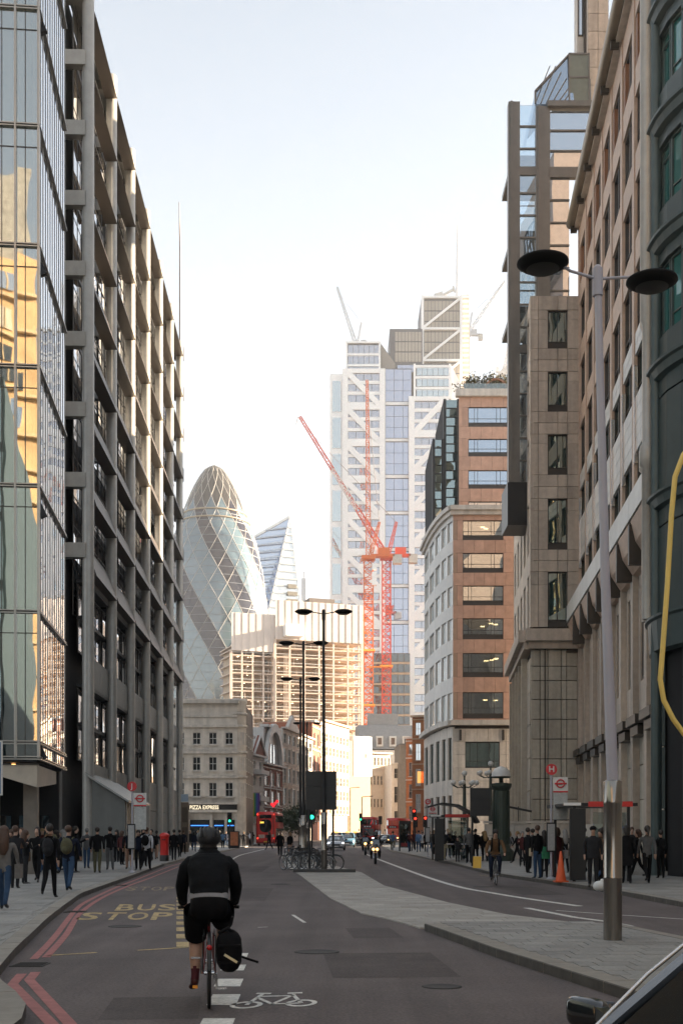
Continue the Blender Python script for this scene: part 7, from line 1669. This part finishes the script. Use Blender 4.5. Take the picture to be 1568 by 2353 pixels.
for k in range(8):
    for j in range(2): PW.p('stone', (.6 + 1.2 * k - 8, 0, .5 + 1.0 * j), (1.18, .4, .98), pale)
PW.done()
# hanging flag, heart sign, dark street trees
fg = thing('striped_flag', 'rainbow striped flag hanging from the white gable house', 'flag', tuple(vpos(580) + Vector((.3, -1.0, 0))), R(12))
for k, cc in enumerate(((.35, .10, .03), (.5, .2, .02), (.45, .35, .05), (.04, .2, .07), (.05, .08, .3), (.12, .04, .2))): m_ = Mb(); m_.box((-.75 + .3 * k, .04 * math.sin(k), 6.0), (.3, .04, 3.6)); part('stripe', m_, mat('flag_%d' % k, cc, .8), fg)
m_ = Mb(); m_.bar((-.9, 0, 7.8), (1.0, 0, 7.9), .06); part('staff', m_, darkm, fg)
leafm = mat('dark_leaf', (.035, .05, .02), .7, var=.35, scale=1.5, piece=.1); barkm = mat('bark', (.06, .045, .035), .9)
def tree(label, loc, h, cr, n, seed, group=None, zc0=.35, cat='tree', name='street_tree', lm=None, size=.35):
    r_ = random.Random(seed); t = thing(name, label, cat, loc, 0, group); tk = Mb(); tk.tube([(0, 0, 0), (.05, 0, h * .4), (0, .05, h * .75)], [cr * .09, cr * .06, cr * .03], 8)
    limbs = []
    for k in range(7):
        a = r_.uniform(0, 6.28); z = h * r_.uniform(.3, .6); e = Vector((math.cos(a) * cr * .7, math.sin(a) * cr * .7, z + h * r_.uniform(.1, .3))); tk.tube([(0, 0, z), tuple(e)], [cr * .04, cr * .012], 5); limbs.append(e)
    part('trunk', tk, barkm, t); cm = Mb()
    for k in range(n):
        b_ = r_.choice(limbs); p = b_ + Vector((r_.gauss(0, cr * .33), r_.gauss(0, cr * .33), r_.gauss(0, h * .11))); s = size * r_.uniform(.6, 1.4); u = Vector((r_.gauss(0, 1), r_.gauss(0, 1), r_.gauss(0, 1))).normalized(); v = u.cross(Vector((r_.gauss(0, 1), r_.gauss(0, 1), r_.gauss(0, 1)))).normalized()
        cm.add([p - u * s * .5, p + v * s * .3, p + u * s * .5, p - v * s * .3], [(0, 1, 2, 3)])
    part('crown', cm, lm or leafm, t); return t
tree('dark leafed street tree beside the rear of the left lane bus', (XA(668, 178), 178, 0), 6.0, 1.9, 1500, 1, 'street trees before the terrace'); tree('second dark street tree left of the island signs', (XA(690, 172), 172, 0), 5.6, 1.7, 1300, 2, 'street trees before the terrace')
roofp = mat('roof_garden_leaf', (.085, .075, .03), .7, var=.4, scale=.8)
for k, (px, h) in enumerate(((1066, 2.6), (1080, 2.0), (1096, 2.8), (1112, 2.3), (1130, 3.0), (1146, 2.5), (1160, 3.1), (1172, 2.4))):
    tree('%s shrub of the roof garden on the red granite office' % ('leftmost', 'second', 'third', 'fourth', 'fifth', 'sixth', 'seventh', 'last')[k], (XA(px, 157.5), 157.5 + (k % 2), 57.9), h, 1.1, 420, 20 + k, 'roof garden shrubs', cat='shrub', name='roof_shrub', lm=roofp, size=.3)
ho = Mb(); n_ = 12
for i in range(n_):
    t0, t1 = math.pi * i / n_, math.pi * (i + 1) / n_
    ho.prism([(1.3 * math.cos(t0), 1.3 * math.sin(t0)), (1.55 * math.cos(t0), 1.55 * math.sin(t0)), (1.55 * math.cos(t1), 1.55 * math.sin(t1)), (1.3 * math.cos(t1), 1.3 * math.sin(t1))], 0, .3, axis='y')
solid('roof_arch', ho, mat('timber_arch', (.25, .12, .07), .7), 'round timber arch in the roof garden', 'arch', (XA(1138, 156.5), 156.5, 58.4))
ht_ = thing('neon_heart_sign', 'red glowing heart shaped sign on a dark post above the left lane bus', 'sign', (XA(628, 150), 150, .118)); m_ = Mb(); m_.tube([(0, 0, 0), (0, 0, 5.4)], .05, 8); part('post', m_, darkm, ht_); m_ = Mb()
for p in ((-.18, 5.05), (.2, 5.15), (.45, 5.4), (.0, 4.85)): m_.ball((p[0], 0, p[1]), .2, 8, sq=(1, .5, 1))
part('red_petals', m_, mat('heart_red', (.8, .02, .03), emit=.2), ht_)
# teal glass block beside the viewer, mirrored low in the same front
TB = Bld('teal_glass_block', 'teal glass block beside the viewer, mirrored low in the glass front', loc=(-14, 21, 0), rz=R(180))
TB.mm('wall', (0, .3, .1), (30, 36, 27), mat('teal_core', (.03, .05, .06), .6, var=.2))
for i in range(12):
    for j in range(7): TB.p('pane', (1.25 + 2.5 * i, .1, 2 + 3.8 * j), (2.2, .1, 3.25), glass('teal_block_glass', None, .35, (.9, 1, 1), .004, body=(.22, .33, .37)))
for i in range(24): TB.p('mullion', (1.25 * i + .6, .02, 14), (.07, .08, 26), darkm)
TB.done()
# brick office behind the camera: what the glass front on the left mirrors
BO = Bld('orange_brick_office', 'orange brick office block behind the viewer, mirrored in the glass front', loc=(-30, -34, 0), rz=R(158))
orw = mat('mirrored_brick', (.46, .30, .15), .8, var=.25, scale=.35); stn = mat('buff_band', (.45, .34, .2), .8, var=.2)
BO.mm('wall', (-17, .3, .1), (34, 16, 62), orw)
for j in range(16):
    for i in range(5, 18):
        BO.p('window', (-32 + 3.7 * i, .2, 4.2 + 3.7 * j), (1.5, .3, 1.9), (gl_side, gl_dark, mat('cream_blind', (.45, .40, .32), .8), gl_blue, gl_dark)[(i * 7 + j * 3 + i * j) % 5])
        BO.p('window_bar', (-32 + 3.7 * i, .03, 4.2 + 3.7 * j), (.12, .1, 1.9), stn)
        if i % 3 == 0: BO.p('pier', (-33.8 + 3.7 * i, .1, 3 + 3.7 * j), (.7, .5, 3.6), orw)
    BO.p('ledge', (8.5, .0, 2.55 + 3.7 * j), (51, .7, .3), stn)
BO.mm('attic', (-16, 2, 62), (30, 16, 71), mat('grey_attic', (.22, .21, .19), .7, var=.3)); BO.mm('rear_tower', (-10, 18, .1), (20, 34, 104), mat('dark_green_tower', (.06, .07, .065), .5, var=.3, scale=.2))
for i in range(5):
    for j in range(5): BO.p('tower_window', (-7 + 5 * i, 17.9, 76 + 5 * j), (2.4, .2, 3.2), (gl_side, gl_dark, gl_blue)[(i + 2 * j) % 3])
BO.done()
# ------------------------------------------------------------------ the hazy evening air
hz_ = Mb(); hz_.box((0, 410, 129.5), (1400, 1160, 261)); hm2 = bpy.data.materials.new('haze_air'); hm2.use_nodes = True; nt_ = hm2.node_tree; nt_.nodes.clear()
pv_ = nt_.nodes.new('ShaderNodeVolumePrincipled'); pv_.inputs['Color'].default_value = (.96, .96, .96, 1); pv_.inputs['Density'].default_value = HAZE; pv_.inputs['Anisotropy'].default_value = 0.3
ho_ = nt_.nodes.new('ShaderNodeOutputMaterial'); nt_.links.new(pv_.outputs[0], ho_.inputs['Volume'])
part('haze', hz_, hm2, None, kind='stuff')
